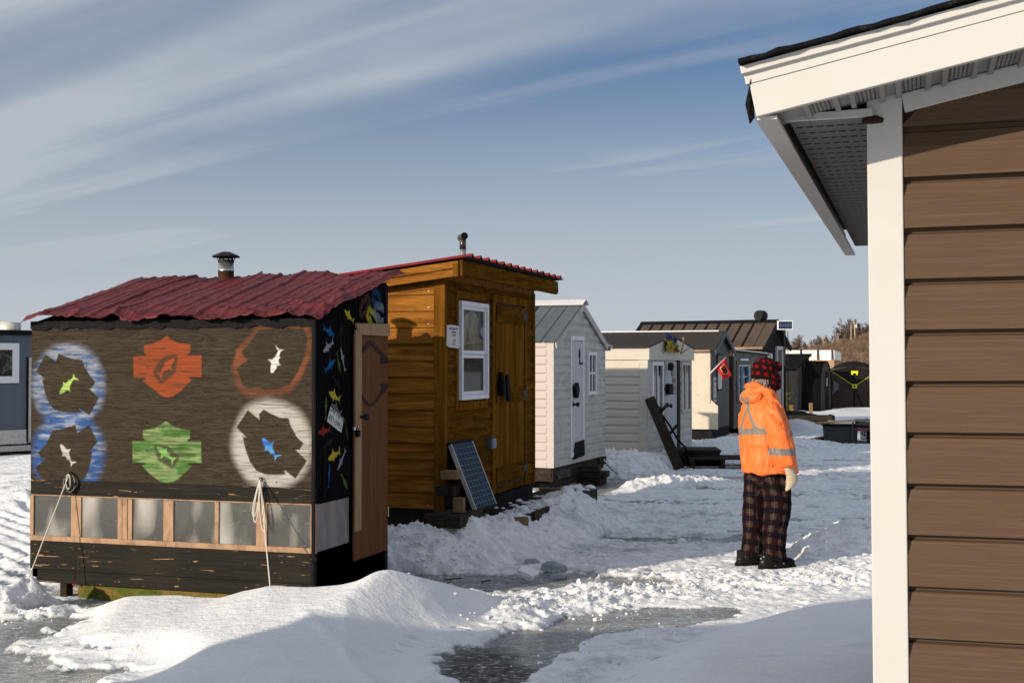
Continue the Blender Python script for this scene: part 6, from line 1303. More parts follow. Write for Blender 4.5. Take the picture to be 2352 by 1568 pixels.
def far_shacks():
    f = F8; D = f.D; B = empty('black_boarded_shack', f.o, -f.a, 'black shack with sloping roof and grey upright boards right of the brown roofed shack', 'fishing shack')
    LY = 2.2; z0 = .05; ze = 1.68; zp = 2.12
    q = MB(); q.prism([(0, z0), (LY, z0), (LY, zp), (0, ze)], 'x', -.03, 0); q.build('board_wall', m_greyboard, B)
    q = MB()
    for k in range(1, 9): q.box(0, .012, k * LY / 9 - .015, k * LY / 9 + .015, z0, ze + (zp - ze) * k / 9 - .03)
    q.each('batten', m_tar, B)
    q = MB(); q.box(-3, 0, 0, .03, z0, ze); q.box(-3, -2.97, .03, LY, z0, ze); q.box(-3, -.03, LY - .03, LY, z0, zp); q.build('tarred_wall', m_tar, B)
    q = MB(); q.add([(x, y, z) for x in (-3.1, .10) for y, z in ((-.22, ze - .04), (LY + .05, zp + .03))], [(0, 2, 3, 1)]); q.build('felt_roof', m_black_felt, B, solid=.07)
    q = MB(); q.box(.013, .04, 1.0, 1.75, z0 + .1, 1.75); q.build('plank_door', m_greyboard, B); q = MB(); q.box(.04, .06, 1.0, 1.75, .85, .95); q.box(.04, .06, 1.0, 1.75, 1.62, 1.72); q.build('door_batten', m_tar, B); q = MB(); q.box(.013, .05, .9, 1.0, z0, 1.75); q.build('door_post', m_tar, B)
    f = F9; f.o = Vector((at(1883, 900, 47.5).x, 47.5, 0)); D = f.D; B = empty('round_topped_hut', f.o, -f.a, 'small hut with rounded arch front of grey boards and black covered sides', 'fishing shack')
    LY = 2.15; z1 = 1.86; prof = []
    for k in range(25):
        a = math.pi * k / 24; c_, s_ = math.cos(a), math.sin(a); prof.append((LY / 2 - LY / 2 * (abs(c_) ** .8) * (1 if c_ > 0 else -1), max(.0, z1 * (s_ ** .62))))
    q = MB(); q.prism(prof, 'x', -.03, 0); q.build('arched_front', m_greyboard, B)
    q = MB(); 
    for k in range(1, 10): 
        y = k * LY / 10; zz = np.interp(y, [p[0] for p in prof], [p[1] for p in prof]); q.box(.0, .008, y - .012, y + .012, 0, zz - .04)
    q.each('board_gap', m_tar, B)
    q = MB(); n = len(prof); q.add([(x, p[0], p[1] + .02) for x in (-3, .03) for p in prof], [(i, i + 1, n + i + 1, n + i) for i in range(n - 1)], 0, True); q.build('curved_cover', m_black_felt, B, solid=.05)
    q = MB(); q.box(.009, .03, 1.0, 1.5, .1, 1.5); d = q.build('narrow_door', m_tar, B); q = MB(); q.box(.03, .045, 1.08, 1.2, .95, 1.25); q.build('door_window', m_card, d)
    # white wrapped shack far behind
    f = Frame(at(1916, 850, 64).x, 64, 20); B = empty('tarp_roofed_shack', f.o, -f.a, 'new plywood shack wrapped in a white tarp roof beyond the black huts', 'fishing shack')
    zt = at(1916, 804, 64).z; zm = at(1916, 825, 64).z; LY = 3.0; LX = 2.75
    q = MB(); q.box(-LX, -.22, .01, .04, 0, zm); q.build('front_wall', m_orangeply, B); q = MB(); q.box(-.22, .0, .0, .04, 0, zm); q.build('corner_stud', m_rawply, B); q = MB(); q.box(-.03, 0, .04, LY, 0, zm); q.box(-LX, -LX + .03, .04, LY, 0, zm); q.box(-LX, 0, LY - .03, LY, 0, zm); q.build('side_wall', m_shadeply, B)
    nx, nz_ = 60, 10; vs = []
    q = MB(); X, Zs = np.meshgrid(np.linspace(-LX - .05, .03, nx), np.linspace(zm - .04, zt, nz_)); Yv = -.03 - .04 * fbm(X * 2.5, Zs * 2.5, 3, 4); q.add(np.stack([X, Yv, Zs - .03 * (Zs < zm) * fbm(X * 3, X * 0, 2, 5)], -1).reshape(-1, 3).tolist(), [(j * nx + i, j * nx + i + 1, (j + 1) * nx + i + 1, (j + 1) * nx + i) for j in range(nz_ - 1) for i in range(nx - 1)], 0, True)
    q.add([(-LX - .05, -.03, zt), (.03, -.03, zt), (.03, LY, zt - .12), (-LX - .05, LY, zt - .12)], [(0, 1, 2, 3)]); q.add([(.03, -.03, zt), (.03, -.03, zm - .03), (.05, LY, zm - .05), (.05, LY, zt - .12)], [(0, 1, 2, 3)]); q.build('tarp', m_tarp, B, solid=.012)
    for px in (1840, 1879, 1912): x = f.F(px, 815)[0]; q = MB(); q.box(x - .05, x + .05, -.085, -.075, zm - .02, zt + .01); q.build('dark_strap', mat('strap', (.04, .04, .08), .6), B)
    y, z = f.D(1934, 840); q = MB(); q.box(.0, .03, y - .35, y + .1, .1, z + .4); q.build('pale_door', m_rawply, B)
    p = at(1825, 815, 66); e = MB(); e.tube([(0, 0, 0), (0, 0, at(1825, 798, 66).z)], .16, 12); o = e.build('rusty_flue', m_rustpipe); o.location = (p.x, 66, 0); setp(o, 'rusty upright stove flue sticking up behind the white tarp roof', 'flue pipe')
    # pop-up tent
    c = Vector((at(1965, 900, 51).x, 51.3, 0)); e = empty('popup_ice_tent', c, -.22, 'black pop-up hub tent with yellow straps and star shaped windows', 'tent')
    h = at(1965, 829, 51).z; w = .95; hub = (0, -1.02, .92)
    tm = mat('black_tent_fabric', (.016, .014, .014), .75, bump=[((3, 3, 3), .6, 3, .4)]); tb = mat('brown_tent_fabric', (.060, .042, .035), .75, layers=[((2, 2, 9), (.035, .026, .022), .45, .65, 3, .5, .8)], bump=[((2, 2, 6), .8, 3, .8)])
    TLp, TRp = (-w, -.80, 1.56), (w, -.80, 1.56); BLp, BRp = (-w - .02, -.95, 0), (w + .02, -.95, 0); tn = (0, 0, h)
    q = MB(); q.add([TLp, TRp, hub], [(0, 2, 1)]); q.build('upper_panel', tm, e, solid=.01)
    q = MB(); q.add([TLp, hub, BLp, BRp, TRp, (-.35, -1.02, .0), (.35, -1.02, .0)], [(0, 2, 5, 1), (5, 6, 1), (1, 6, 3, 4)]); q.build('lower_panel', tb, e, solid=.01)
    q = MB(); roof = []; 
    for j in range(9):
        t = j / 8; hh = 1.56 + (h - 1.56) * (1 - (1 - t) ** 2)
        for i in range(9): s_ = i / 8 * 2 - 1; roof.append((s_ * w * (1 - t * .0), -.80 + .80 * t, 1.56 + (h - 1.56) * (1 - s_ * s_) * (.35 + .65 * t) ** 1))
    q.add(roof, [(j * 9 + i, j * 9 + i + 1, (j + 1) * 9 + i + 1, (j + 1) * 9 + i) for j in range(8) for i in range(8)], 0, True)
    q.add([(x, -y, z) for x, y, z in roof], [(j * 9 + i, (j + 1) * 9 + i, (j + 1) * 9 + i + 1, j * 9 + i + 1) for j in range(8) for i in range(8)], 0, True)
    q.add([TLp, BLp, (-w, .95, 0), (-w, .8, 1.56)], [(0, 3, 2, 1)]); q.add([TRp, BRp, (w, .95, 0), (w, .8, 1.56)], [(0, 1, 2, 3)]); q.add([(-w, .95, 0), (w, .95, 0), (w, .8, 1.56), (-w, .8, 1.56)], [(0, 3, 2, 1)])
    q.add([TLp, TRp, (0, -.80, 1.56 + (h - 1.56) * .35)], [(0, 1, 2)]); q.build('roof_panel', tm, e)
    my = mat('fluorescent_yellow', (.60, .62, .03), .5); q = MB()
    for p in (TLp, TRp): q.beam(Vector(p) + Vector((0, -.02, 0)), Vector(hub) + Vector((0, -.02, 0)), .016, .016)
    q.box(-.09, .09, -1.09, -1.05, .84, 1.0); q.prism([(-.13, 1.36), (.13, 1.36), (.14, 1.52), (-.12, 1.52)], 'y', -.93, -.90); q.build('yellow_strap', my, e)
    q = MB(); q.lathe([(0, 0), (.035, 0), (.035, .05), (0, .05)], (0, -1.12, .9), 8); q.beam((0, -1.06, .84), (-.02, -1.04, .02), .03, .02); q.beam((.02, -1.06, .84), (.34, -1.04, .05), .03, .02); q.prism([(-.06, 1.35), (.06, 1.35), (.05, 1.43), (-.04, 1.43)], 'y', -.94, -.93); q.build('hub_strap', m_blackrub, e)
    q = MB(); wg = mat('tent_window', (.12, .125, .14), .25)
    for s_ in (-1, 1): q.prism([(s_ * .80, 1.14), (s_ * .58, 1.0), (s_ * .62, .78), (s_ * .86, .58), (s_ * .80, .86)], 'y', -1.012, -.985)
    q.each('star_window', wg, e)
far_shacks()
# ------------------------------------------------------------------ the man in the orange jacket
def loft(mb, rings, seg=28):
    """rings: (centre, axis_u * ru, axis_v * rv, exponent)"""
    vs = []
    for c, u, v, e in rings:
        for k in range(seg):
            a = 2 * math.pi * k / seg; ca, sa = math.cos(a), math.sin(a)
            x = math.copysign(abs(ca) ** e, ca); y = math.copysign(abs(sa) ** e, sa)
            vs.append(Vector(c) + Vector(u) * x + Vector(v) * y)
    n = len(rings)
    fs = [(i * seg + k, i * seg + (k + 1) % seg, (i + 1) * seg + (k + 1) % seg, (i + 1) * seg + k) for i in range(n - 1) for k in range(seg)]
    fs += [tuple(range(seg))[::-1], tuple((n - 1) * seg + k for k in range(seg))]
    mb.add(vs, fs, 0, True)
def hring(z, cx, rx, ry, cy=0.0, e=.9): return ((cx, cy, z), (rx, 0, 0), (0, ry, 0), e)
def limb(mb, pts, rs, seg=20, flat=1.0):
    mb.tube(pts, rs, seg)
def ellip(mb, c, r, rot=None, seg=20):
    vs = []; n = 12
    for i in range(n + 1):
        p = math.pi * i / n
        for k in range(seg):
            a = 2 * math.pi * k / seg; v = Vector((r[0] * math.sin(p) * math.cos(a), r[1] * math.sin(p) * math.sin(a), r[2] * math.cos(p)))
            if rot: v = Matrix.Rotation(rot[1], 3, rot[0]) @ v
            vs.append(Vector(c) + v)
    mb.add(vs, [(i * seg + k, (i + 1) * seg + k, (i + 1) * seg + (k + 1) % seg, i * seg + (k + 1) % seg) for i in range(n) for k in range(seg)], 0, True)
def remeshed(mb, name, voxel, smooth=2, sf=.5):
    me = bpy.data.meshes.new('tmp'); me.from_pydata(mb.v, [], mb.f); o = bpy.data.objects.new('tmp', me); C.objects.link(o)
    q = o.modifiers.new('r', 'REMESH'); q.mode = 'VOXEL'; q.voxel_size = voxel
    q = o.modifiers.new('s', 'SMOOTH'); q.iterations = smooth; q.factor = sf
    bpy.context.view_layer.update(); dg = bpy.context.evaluated_depsgraph_get()
    m2 = bpy.data.meshes.new_from_object(o.evaluated_get(dg)); bpy.data.objects.remove(o); m2.name = name
    n = len(m2.vertices); co = np.zeros(n * 3, np.float32); m2.vertices.foreach_get('co', co); no = np.zeros(n * 3, np.float32); m2.vertices.foreach_get('normal', no)
    m2.polygons.foreach_set('use_smooth', np.ones(len(m2.polygons), bool))
    return m2, co.reshape(-1, 3).astype(float), no.reshape(-1, 3).astype(float)
def finish(me, co, name, material, parent):
    me.vertices.foreach_set('co', co.astype(np.float32).ravel()); me.materials.clear(); me.materials.append(material); me.update()
    o = bpy.data.objects.new(name, me); C.objects.link(o)
    if parent: o.parent = parent
    return o
def fattr(me, name, arr):
    a = me.attributes.new(name, 'FLOAT', 'POINT'); a.data.foreach_set('value', np.asarray(arr, np.float32))
def attr_mat(name, build, rough=.8, bump=None, spec=.3, fold=None):
    m = bpy.data.materials.new(name); m.use_nodes = True; nt = m.node_tree; N = nt.nodes; L = nt.links; b = N['Principled BSDF']; b.inputs['Roughness'].default_value = rough; b.inputs['Specular IOR Level'].default_value = spec
    class K: pass
    k = K(); k.N = N; k.L = L
    def A(n): x = N.new('ShaderNodeAttribute'); x.attribute_name = n; return x.outputs['Fac']
    def ma(op, a, c=0.0, d=None):
        n = N.new('ShaderNodeMath'); n.operation = op
        for i, v in enumerate((a, c) if d is None else (a, c, d)):
            if isinstance(v, (int, float)): n.inputs[i].default_value = v
            else: L.new(v, n.inputs[i])
        return n.outputs[0]
    def mix(f, a, c):
        x = N.new('ShaderNodeMix'); x.data_type = 'RGBA'
        if isinstance(f, (int, float)): x.inputs[0].default_value = f
        else: L.new(f, x.inputs[0])
        for i, v in ((6, a), (7, c)):
            if isinstance(v, tuple): x.inputs[i].default_value = (*v, 1)
            else: L.new(v, x.inputs[i])
        return x.outputs[2]
    k.A = A; k.ma = ma; k.mix = mix
    L.new(build(k), b.inputs['Base Color'])
    if bump:
        tc = N.new('ShaderNodeTexCoord'); n = N.new('ShaderNodeTexNoise'); n.inputs['Scale'].default_value = bump[0]; n.inputs['Detail'].default_value = 4; L.new(tc.outputs['Object'], n.inputs[0])
        bp = N.new('ShaderNodeBump'); bp.inputs['Distance'].default_value = .01; bp.inputs['Strength'].default_value = bump[1]; L.new(n.outputs[0], bp.inputs['Height']); last = bp.outputs[0]
        if fold:
            mp = N.new('ShaderNodeMapping'); mp.inputs['Scale'].default_value = fold[0]; mp.inputs['Rotation'].default_value = (.3, .35, 0); L.new(tc.outputs['Object'], mp.inputs[0])
            w = N.new('ShaderNodeTexNoise'); w.inputs['Scale'].default_value = 1; w.inputs['Detail'].default_value = 2.5; w.inputs['Distortion'].default_value = 1.4; L.new(mp.outputs[0], w.inputs[0])
            rm = N.new('ShaderNodeMath'); rm.operation = 'SUBTRACT'; rm.inputs[1].default_value = .5; L.new(w.outputs[0], rm.inputs[0]); ab = N.new('ShaderNodeMath'); ab.operation = 'ABSOLUTE'; L.new(rm.outputs[0], ab.inputs[0])
            pw = N.new('ShaderNodeMath'); pw.operation = 'POWER'; pw.inputs[1].default_value = .6; L.new(ab.outputs[0], pw.inputs[0])
            b2 = N.new('ShaderNodeBump'); b2.inputs['Distance'].default_value = .05; b2.inputs['Strength'].default_value = fold[1]; L.new(pw.outputs[0], b2.inputs['Height']); L.new(last, b2.inputs['Normal']); last = b2.outputs[0]
        L.new(last, b.inputs['Normal'])
    return m
def man():
    gz = zat(PER.x, PER.y) - .004
    base = Vector((PER.x, PER.y, gz)); rz = math.radians(20)
    # body, one surface: head with face, neck, trunk, arms to the hands inside the mittens, legs
    q = MB()
    ellip(q, (-.015, 0, 1.665), (.098, .078, .115)); ellip(q, (.035, 0, 1.605), (.062, .058, .062)); ellip(q, (.085, 0, 1.645), (.030, .016, .035)); ellip(q, (.078, 0, 1.598), (.018, .026, .010)); ellip(q, (.066, 0, 1.568), (.028, .030, .022))
    for s in (-1, 1): ellip(q, (.055, s * .042, 1.632), (.025, .022, .028)); ellip(q, (-.01, s * .080, 1.645), (.02, .012, .035))
    ellip(q, (.068, 0, 1.685), (.022, .058, .014))
    limb(q, [(-.03, 0, 1.40), (-.02, 0, 1.50), (.0, 0, 1.60)], [.075, .062, .060])
    loft(q, [hring(.78, .0, .12, .15), hring(.95, .0, .14, .16), hring(1.2, -.02, .15, .17), hring(1.36, -.05, .10, .14), hring(1.42, -.045, .07, .09)])
    arm_n = [(-.06, -.12, 1.36), (-.062, -.20, 1.27), (-.04, -.258, 1.12), (.01, -.265, 1.0), (.04, -.262, .90)]
    arm_f = [(-.06, .12, 1.36), (-.062, .20, 1.27), (-.04, .258, 1.12), (.03, .265, 1.0), (.07, .262, .90)]
    for a in (arm_n, arm_f):
        limb(q, a, [.045, .046, .042, .037, .030]); e = Vector(a[-1]); ellip(q, e + Vector((.015, 0, -.06)), (.040, .018, .060))
        for i, (dx, ln) in enumerate(((-.030, .058), (-.010, .070), (.010, .074), (.030, .062))):
            p = e + Vector((.015 + dx, 0, -.105)); limb(q, [p, p + Vector((.002, .004, -ln * .5)), p + Vector((-.006, .012, -ln))], [.0095, .009, .007], 8)
        p = e + Vector((.04, .006, -.045)); limb(q, [p, p + Vector((.022, .010, -.025)), p + Vector((.025, .014, -.055))], [.012, .011, .008], 8)
    leg_n = [(.0, -.09, .84), (.02, -.105, .62), (.03, -.11, .48), (.005, -.112, .28), (-.01, -.115, .09)]
    leg_f = [(.0, .09, .84), (-.05, .105, .62), (-.06, .11, .48), (-.085, .112, .28), (-.10, .115, .09)]
    for l in (leg_n, leg_f): limb(q, l, [.095, .080, .062, .052, .040]); e = Vector(l[-1]); ellip(q, e + Vector((.06, 0, -.035)), (.12, .042, .032))
    me, co, no = remeshed(q, 'person', .0085, 2)
    skin = mat('skin', (.42, .20, .14), .55, layers=[((30, 30, 30), (.50, .26, .19), .45, .65, 3, 0, .6)], sss=.1)
    P = finish(me, co, 'person', skin, None); P.location = base; P.rotation_euler = (0, 0, rz)
    setp(P, 'person in orange rain jacket, plaid trousers and red plaid trapper hat facing right', 'person')
    q = MB()
    for s in (-1, 1): ellip(q, (.070, s * .033, 1.662), (.012, .014, .012), seg=12)
    q.build('eyes', mat('eye', (.3, .28, .26), .2), P)
    q = MB()
    for s in (-1, 1): q.tube([(.098, s * .036 + .024 * math.cos(t), 1.655 + .020 * math.sin(t)) for t in np.linspace(0, 6.28, 17)], .003, 6, cap=False); q.tube([(.096, s * .058, 1.66), (.0, s * .088, 1.665)], .003, 6)
    q.tube([(.099, -.012, 1.658), (.102, 0, 1.662), (.099, .012, 1.658)], .003, 6); q.build('glasses', mat('red_glasses', (.35, .02, .02), .3), P)
    # jacket
    q = MB()
    loft(q, [hring(.815, .016, .232, .250), hring(.90, .008, .225, .248), hring(1.02, .0, .216, .240), hring(1.15, -.018, .205, .230), hring(1.28, -.040, .188, .222), hring(1.38, -.055, .160, .212), hring(1.445, -.058, .118, .165), hring(1.49, -.048, .09, .11)], 40)
    sn = [(-.065, -.125, 1.385), (-.078, -.205, 1.30), (-.050, -.262, 1.14), (-.02, -.275, 1.03), (.018, -.276, .95), (.035, -.270, .895)]
    sf = [(-.065, .125, 1.385), (-.078, .205, 1.30), (-.045, .262, 1.14), (-.01, .285, 1.03), (.03, .276, .95), (.055, .270, .895)]
    for s in (sn, sf): limb(q, s, [.070, .084, .079, .077, .070, .060], 24)
    # hood lying on the back, and the open collar
    ellip(q, (-.160, 0, 1.465), (.085, .140, .070), ('Y', -.45)); ellip(q, (-.115, 0, 1.505), (.075, .110, .045), ('Y', .25))
    ring = [(-.055 + .105 * math.cos(t), .115 * math.sin(t), 1.508 - .055 * math.cos(t)) for t in np.linspace(0, 2 * math.pi, 25)]
    q.tube(ring, .034, 12); q.tube([(.045, -.05, 1.44), (.085, -.03, 1.40), (.10, .0, 1.36)], [.03, .03, .02], 10)
    me, co, no = remeshed(q, 'jacket', .0095, 3)
    x, y, z = co.T; th = np.arctan2(y, x + .02)
    arm = (np.abs(y) > .205) & (z > .88) & (z < 1.40); near = y < 0
    d = .010 * fbm(th * 2.6 + z * 1.6, z * 2.0, 3, 3) + .030 * (np.maximum(0, billow(x * 6 + z * 3.0 + y * 5, z * 2.4 - y * 4, 2, 9) - .55)) ** 1.3 * 1.6 - .004
    cre = .028 * (billow(z * 13 + x * 6, x * 4 + y * 3, 2, 19) - .5) * np.where(arm, 1, .0) * sstep(1.35, 1.0, z)
    pit = -.020 * np.exp(-((z - 1.28 + (x + .05) * .8) / .035) ** 2) * np.exp(-((x + .10) / .07) ** 2) * (np.abs(y) > .18)
    pleat = .007 * np.sin(th * 7 + 1.5 * np.sin(z * 7)) * sstep(1.15, .82, z) * (~arm)
    hoodf = .010 * np.sin(y * 40 + z * 30) * (z > 1.42) * (x < -.02)
    co2 = co + no * (d + cre + pit + pleat + hoodf)[:, None]
    low = co2[:, 2] < .835; co2[low, 2] += .004 * np.sin(th[low] * 4 + 1)
    band = np.maximum(np.abs(z - 1.165 - .01 * np.sin(th * 2)) - .028, np.where(arm, .1, -1))
    back = (x < -.06) & (z > 1.165) & (z < 1.475)
    def ln(y0, z0, y1, z1): dd, _ = sdf_seg(y, z, (y0, z0), (y1, z1)); return dd - .017
    X = np.where(back, np.minimum(ln(.03, 1.47, -.15, 1.17), ln(-.07, 1.47, .09, 1.17)), 1)
    frs = np.where((x > .03) & (z > 1.16) & (z < 1.44) & ~arm, np.minimum(np.abs(y - .12), np.abs(y + .12)) - .024, 1)
    sl = np.where(arm, np.abs(z - 1.005 + .35 * (x + .0) * 0 - .0) - .030, 1)
    fattr(me, 'stripe', np.minimum(np.minimum(band, X), np.minimum(sl, frs)))
    def jm(k):
        s = k.ma('LESS_THAN', k.A('stripe'), 0.0); return k.mix(s, (.88, .180, .040), (.20, .185, .165))
    J = finish(me, co2, 'jacket', attr_mat('orange_rainwear', jm, .52, (35, .25), .3, fold=((6, 6, 2.8), .5)), P)
    q = MB()
    for zz in (1.35, 1.20, 1.05, .90): q.lathe([(.008, 0), (.008, .004), (0, .005)], (0, 0, 0), 10); vs = q.v[-30:]; del q.v[-30:]; xx = .012 + .245 - (zz - .9) * .14; q.v += [(xx + v[2], v[0] + .02, zz + v[1]) for v in vs]
    q.build('snap_buttons', m_blackmetal, J)
    # trousers
    q = MB()
    loft(q, [hring(.74, .01, .165, .195), hring(.82, .01, .175, .20), hring(.90, .0, .17, .20)], 30)
    ln_ = [(.015, -.080, .86), (.026, -.092, .72), (.040, -.098, .56), (.024, -.10, .44), (.004, -.102, .30), (-.004, -.104, .17), (.004, -.106, .07)]
    lf_ = [(-.015, .080, .86), (-.045, .088, .72), (-.060, .092, .56), (-.074, .094, .44), (-.086, .096, .30), (-.094, .10, .17), (-.094, .104, .08)]
    limb(q, ln_, [.120, .120, .110, .104, .098, .096, .104], 26); limb(q, lf_, [.120, .118, .108, .102, .096, .094, .100], 26)
    me, co, no = remeshed(q, 'trousers', .009, 3)
    x, y, z = co.T; leg = np.where(y < 0, 0, 1)
    zs = np.array([p[2] for p in ln_][::-1]); cn = np.interp(z, zs, [p[0] for p in ln_][::-1]); cf = np.interp(z, zs, [p[0] for p in lf_][::-1]); cx = np.where(leg == 0, cn, cf); cy = np.where(leg == 0, -.108, .108)
    th = np.where(leg == 0, np.arctan2(x - cx, -(y - cy)), np.arctan2(x - cx, -(y - cy)))
    d = .010 * fbm(th * 1.6 + leg * 5, z * 5, 3, 23) + .018 * (billow(z * 8 + th * .9, th * 1.0 + leg * 3, 2, 27) - .5) + .014 * (billow(z * 17 + th * .5, th * .7, 2, 29) - .55) * sstep(.30, .10, z)
    co2 = co + no * d[:, None]
    fattr(me, 'pu', th * .095 + .012 * np.sin(z * 9 + leg)); fattr(me, 'pv', z + .015 * np.sin(th * 1.5) - .02 * leg)
    def pm(k):
        u = k.ma('FRACT', k.ma('MULTIPLY', k.ma('ADD', k.A('pu'), 1.0), 1 / .098)); v = k.ma('FRACT', k.ma('MULTIPLY', k.A('pv'), 1 / .102))
        bu = k.ma('GREATER_THAN', u, .52); bv = k.ma('GREATER_THAN', v, .52)
        lu = k.ma('LESS_THAN', k.ma('ABSOLUTE', k.ma('SUBTRACT', u, .25)), .028); lv = k.ma('LESS_THAN', k.ma('ABSOLUTE', k.ma('SUBTRACT', v, .25)), .028)
        c = k.mix(bu, (.036, .029, .025), (.016, .006, .007)); c = k.mix(k.ma('MULTIPLY', bv, .88), c, (.007, .004, .006))
        c = k.mix(k.ma('MULTIPLY', lu, k.ma('SUBTRACT', .72, k.ma('MULTIPLY', bv, .5))), c, (.13, .075, .066)); return k.mix(k.ma('MULTIPLY', lv, k.ma('SUBTRACT', .62, k.ma('MULTIPLY', bu, .45))), c, (.11, .045, .042))
    T = finish(me, co2, 'trousers', attr_mat('plaid_trousers', pm, .9, (60, .3), .05, fold=((8, 8, 5), .6)), P)
    # boots
    for (hx, y, lab) in ((-.015, -.118, None), (-.105, .118, None)):
        q = MB(); loft(q, [((hx - .055, y, .13), (.075, 0, 0), (0, .058, 0), 1), ((hx - .045, y, .085), (.085, 0, 0), (0, .060, 0), 1), ((hx + .02, y, .055), (.155, 0, -.0), (0, .062, 0), .85), ((hx + .03, y, .022), (.172, 0, 0), (0, .062, 0), .8), ((hx + .03, y, .0), (.170, 0, 0), (0, .060, 0), .8)][::-1], 28)
        ellip(q, (hx + .13, y, .052), (.070, .056, .034))
        me, co, no = remeshed(q, 'boot', .008, 2); co = co + no * (.003 * fbm(co[:, 0] * 20, co[:, 2] * 20 + co[:, 1] * 9, 2, 5))[:, None]
        b = finish(me, co, 'boot', mat('black_boot', (.012, .012, .013), .5, layers=[((18, 18, 30), (.5, .5, .52), .64, .70, 4, .4, .8)]), P)
        q = MB(); loft(q, [((hx + .03, y, -.004), (.178, 0, 0), (0, .066, 0), .8), ((hx + .03, y, .024), (.180, 0, 0), (0, .067, 0), .8)], 28); q.build('sole', m_blackrub, b)
    # mittens
    for s, e in ((-1, Vector((.036, -.268, .905))), (1, Vector((.055, .268, .905)))):
        q = MB(); loft(q, [(e, (.044, 0, 0), (0, .034, 0), 1), (e + Vector((.012, 0, -.05)), (.046, 0, -.006), (0, .032, 0), 1), (e + Vector((.034, 0, -.10)), (.052, 0, -.006), (0, .034, 0), 1), (e + Vector((.038, 0, -.15)), (.053, 0, .006), (0, .035, 0), 1), (e + Vector((.020, 0, -.195)), (.045, 0, .012), (0, .032, 0), 1), (e + Vector((.0, 0, -.222)), (.025, 0, .012), (0, .020, 0), 1)], 20)
        p = e + Vector((.045, -s * .030, -.06)); limb(q, [p, p + Vector((.022, -s * .014, -.035)), p + Vector((.024, -s * .018, -.080))], [.020, .020, .013], 10)
        me, co, no = remeshed(q, 'mitten', .006, 3); co = co + no * (.004 * (billow(co[:, 2] * 26, co[:, 0] * 20, 2, 3) - .5))[:, None]
        finish(me, co, 'mitten', mat('canvas_mitten', (.50, .42, .31), .85, layers=[((20, 20, 20), (.40, .33, .24), .45, .65, 3, 0, .6)], bump=[((120, 120, 120), .2, 2, 0)]), P)
    # scarf, hair, hat
    q = MB(); loft(q, [hring(1.48, -.025, .085, .085), hring(1.54, -.005, .082, .080), hring(1.60, .01, .080, .076)], 28); q.tube([(.0, -.085, 1.57), (.05, -.07, 1.555), (.085, 0, 1.545), (.05, .07, 1.555), (.0, .085, 1.57)], .022, 10)
    q.build('neck_warmer', mat('olive_fleece', (.045, .042, .018), .95, bump=[((80, 80, 80), .4, 2, 0)]), P)
    q = MB(); r = random.Random(3)
    for i in range(420):
        a = r.gauss(0, .75); c, s = -math.cos(a), math.sin(a); z = r.uniform(1.585, 1.635); p = Vector((-.015 + .095 * c, .082 * s, z)); p2 = p + Vector((c * r.uniform(.005, .035), s * r.uniform(.0, .02) + r.uniform(-.008, .008), -r.uniform(.015, .055))); p3 = p2 + Vector((c * .008, r.uniform(-.01, .01), -r.uniform(.0, .02)))
        q.tube([p, p2, p3], [.0035, .003, .001], 4, cap=False)
    q.build('hair', mat('grey_hair', (.30, .27, .24), .8), P)
    q = MB(); ellip(q, (-.025, 0, 1.705), (.120, .106, .098)); ellip(q, (-.04, 0, 1.650), (.110, .104, .055)); ellip(q, (.085, 0, 1.722), (.036, .088, .046), ('Y', -.2))
    for s in (-1, 1): ellip(q, (.012, s * .086, 1.605), (.074, .024, .074), ('Y', .55)); ellip(q, (.045, s * .072, 1.562), (.050, .022, .044))
    me, co, no = remeshed(q, 'trapper_hat', .007, 3); x, y, z = co.T; th = np.arctan2(y, x + .02)
    co2 = co + no * (.006 * (billow(x * 16 + z * 9, z * 22 + y * 8, 2, 7) - .5) + .003 * fbm(x * 60, z * 60 + y * 40, 2, 8))[:, None]
    nzz = .012 * fbm(x * 14 + y * 9, z * 14, 2, 61); nz2 = .012 * fbm(z * 15, y * 11 + x * 9, 2, 62); fattr(me, 'pu', th * .115 + .25 * (z - 1.7) + nzz); fattr(me, 'pv', z + .22 * x + nz2)
    def hm(k):
        u = k.ma('FRACT', k.ma('MULTIPLY', k.ma('ADD', k.A('pu'), 1.0), 1 / .066)); v = k.ma('FRACT', k.ma('MULTIPLY', k.A('pv'), 1 / .058))
        s = k.ma('ADD', k.ma('GREATER_THAN', u, .5), k.ma('GREATER_THAN', v, .5)); c = k.mix(k.ma('GREATER_THAN', s, .5), (.165, .007, .007), (.022, .003, .004)); return k.mix(k.ma('GREATER_THAN', s, 1.5), c, (.008, .006, .006))
    finish(me, co2, 'trapper_hat', attr_mat('plaid_hat', hm, .95, (140, .5), .1), P)
    return P
man()
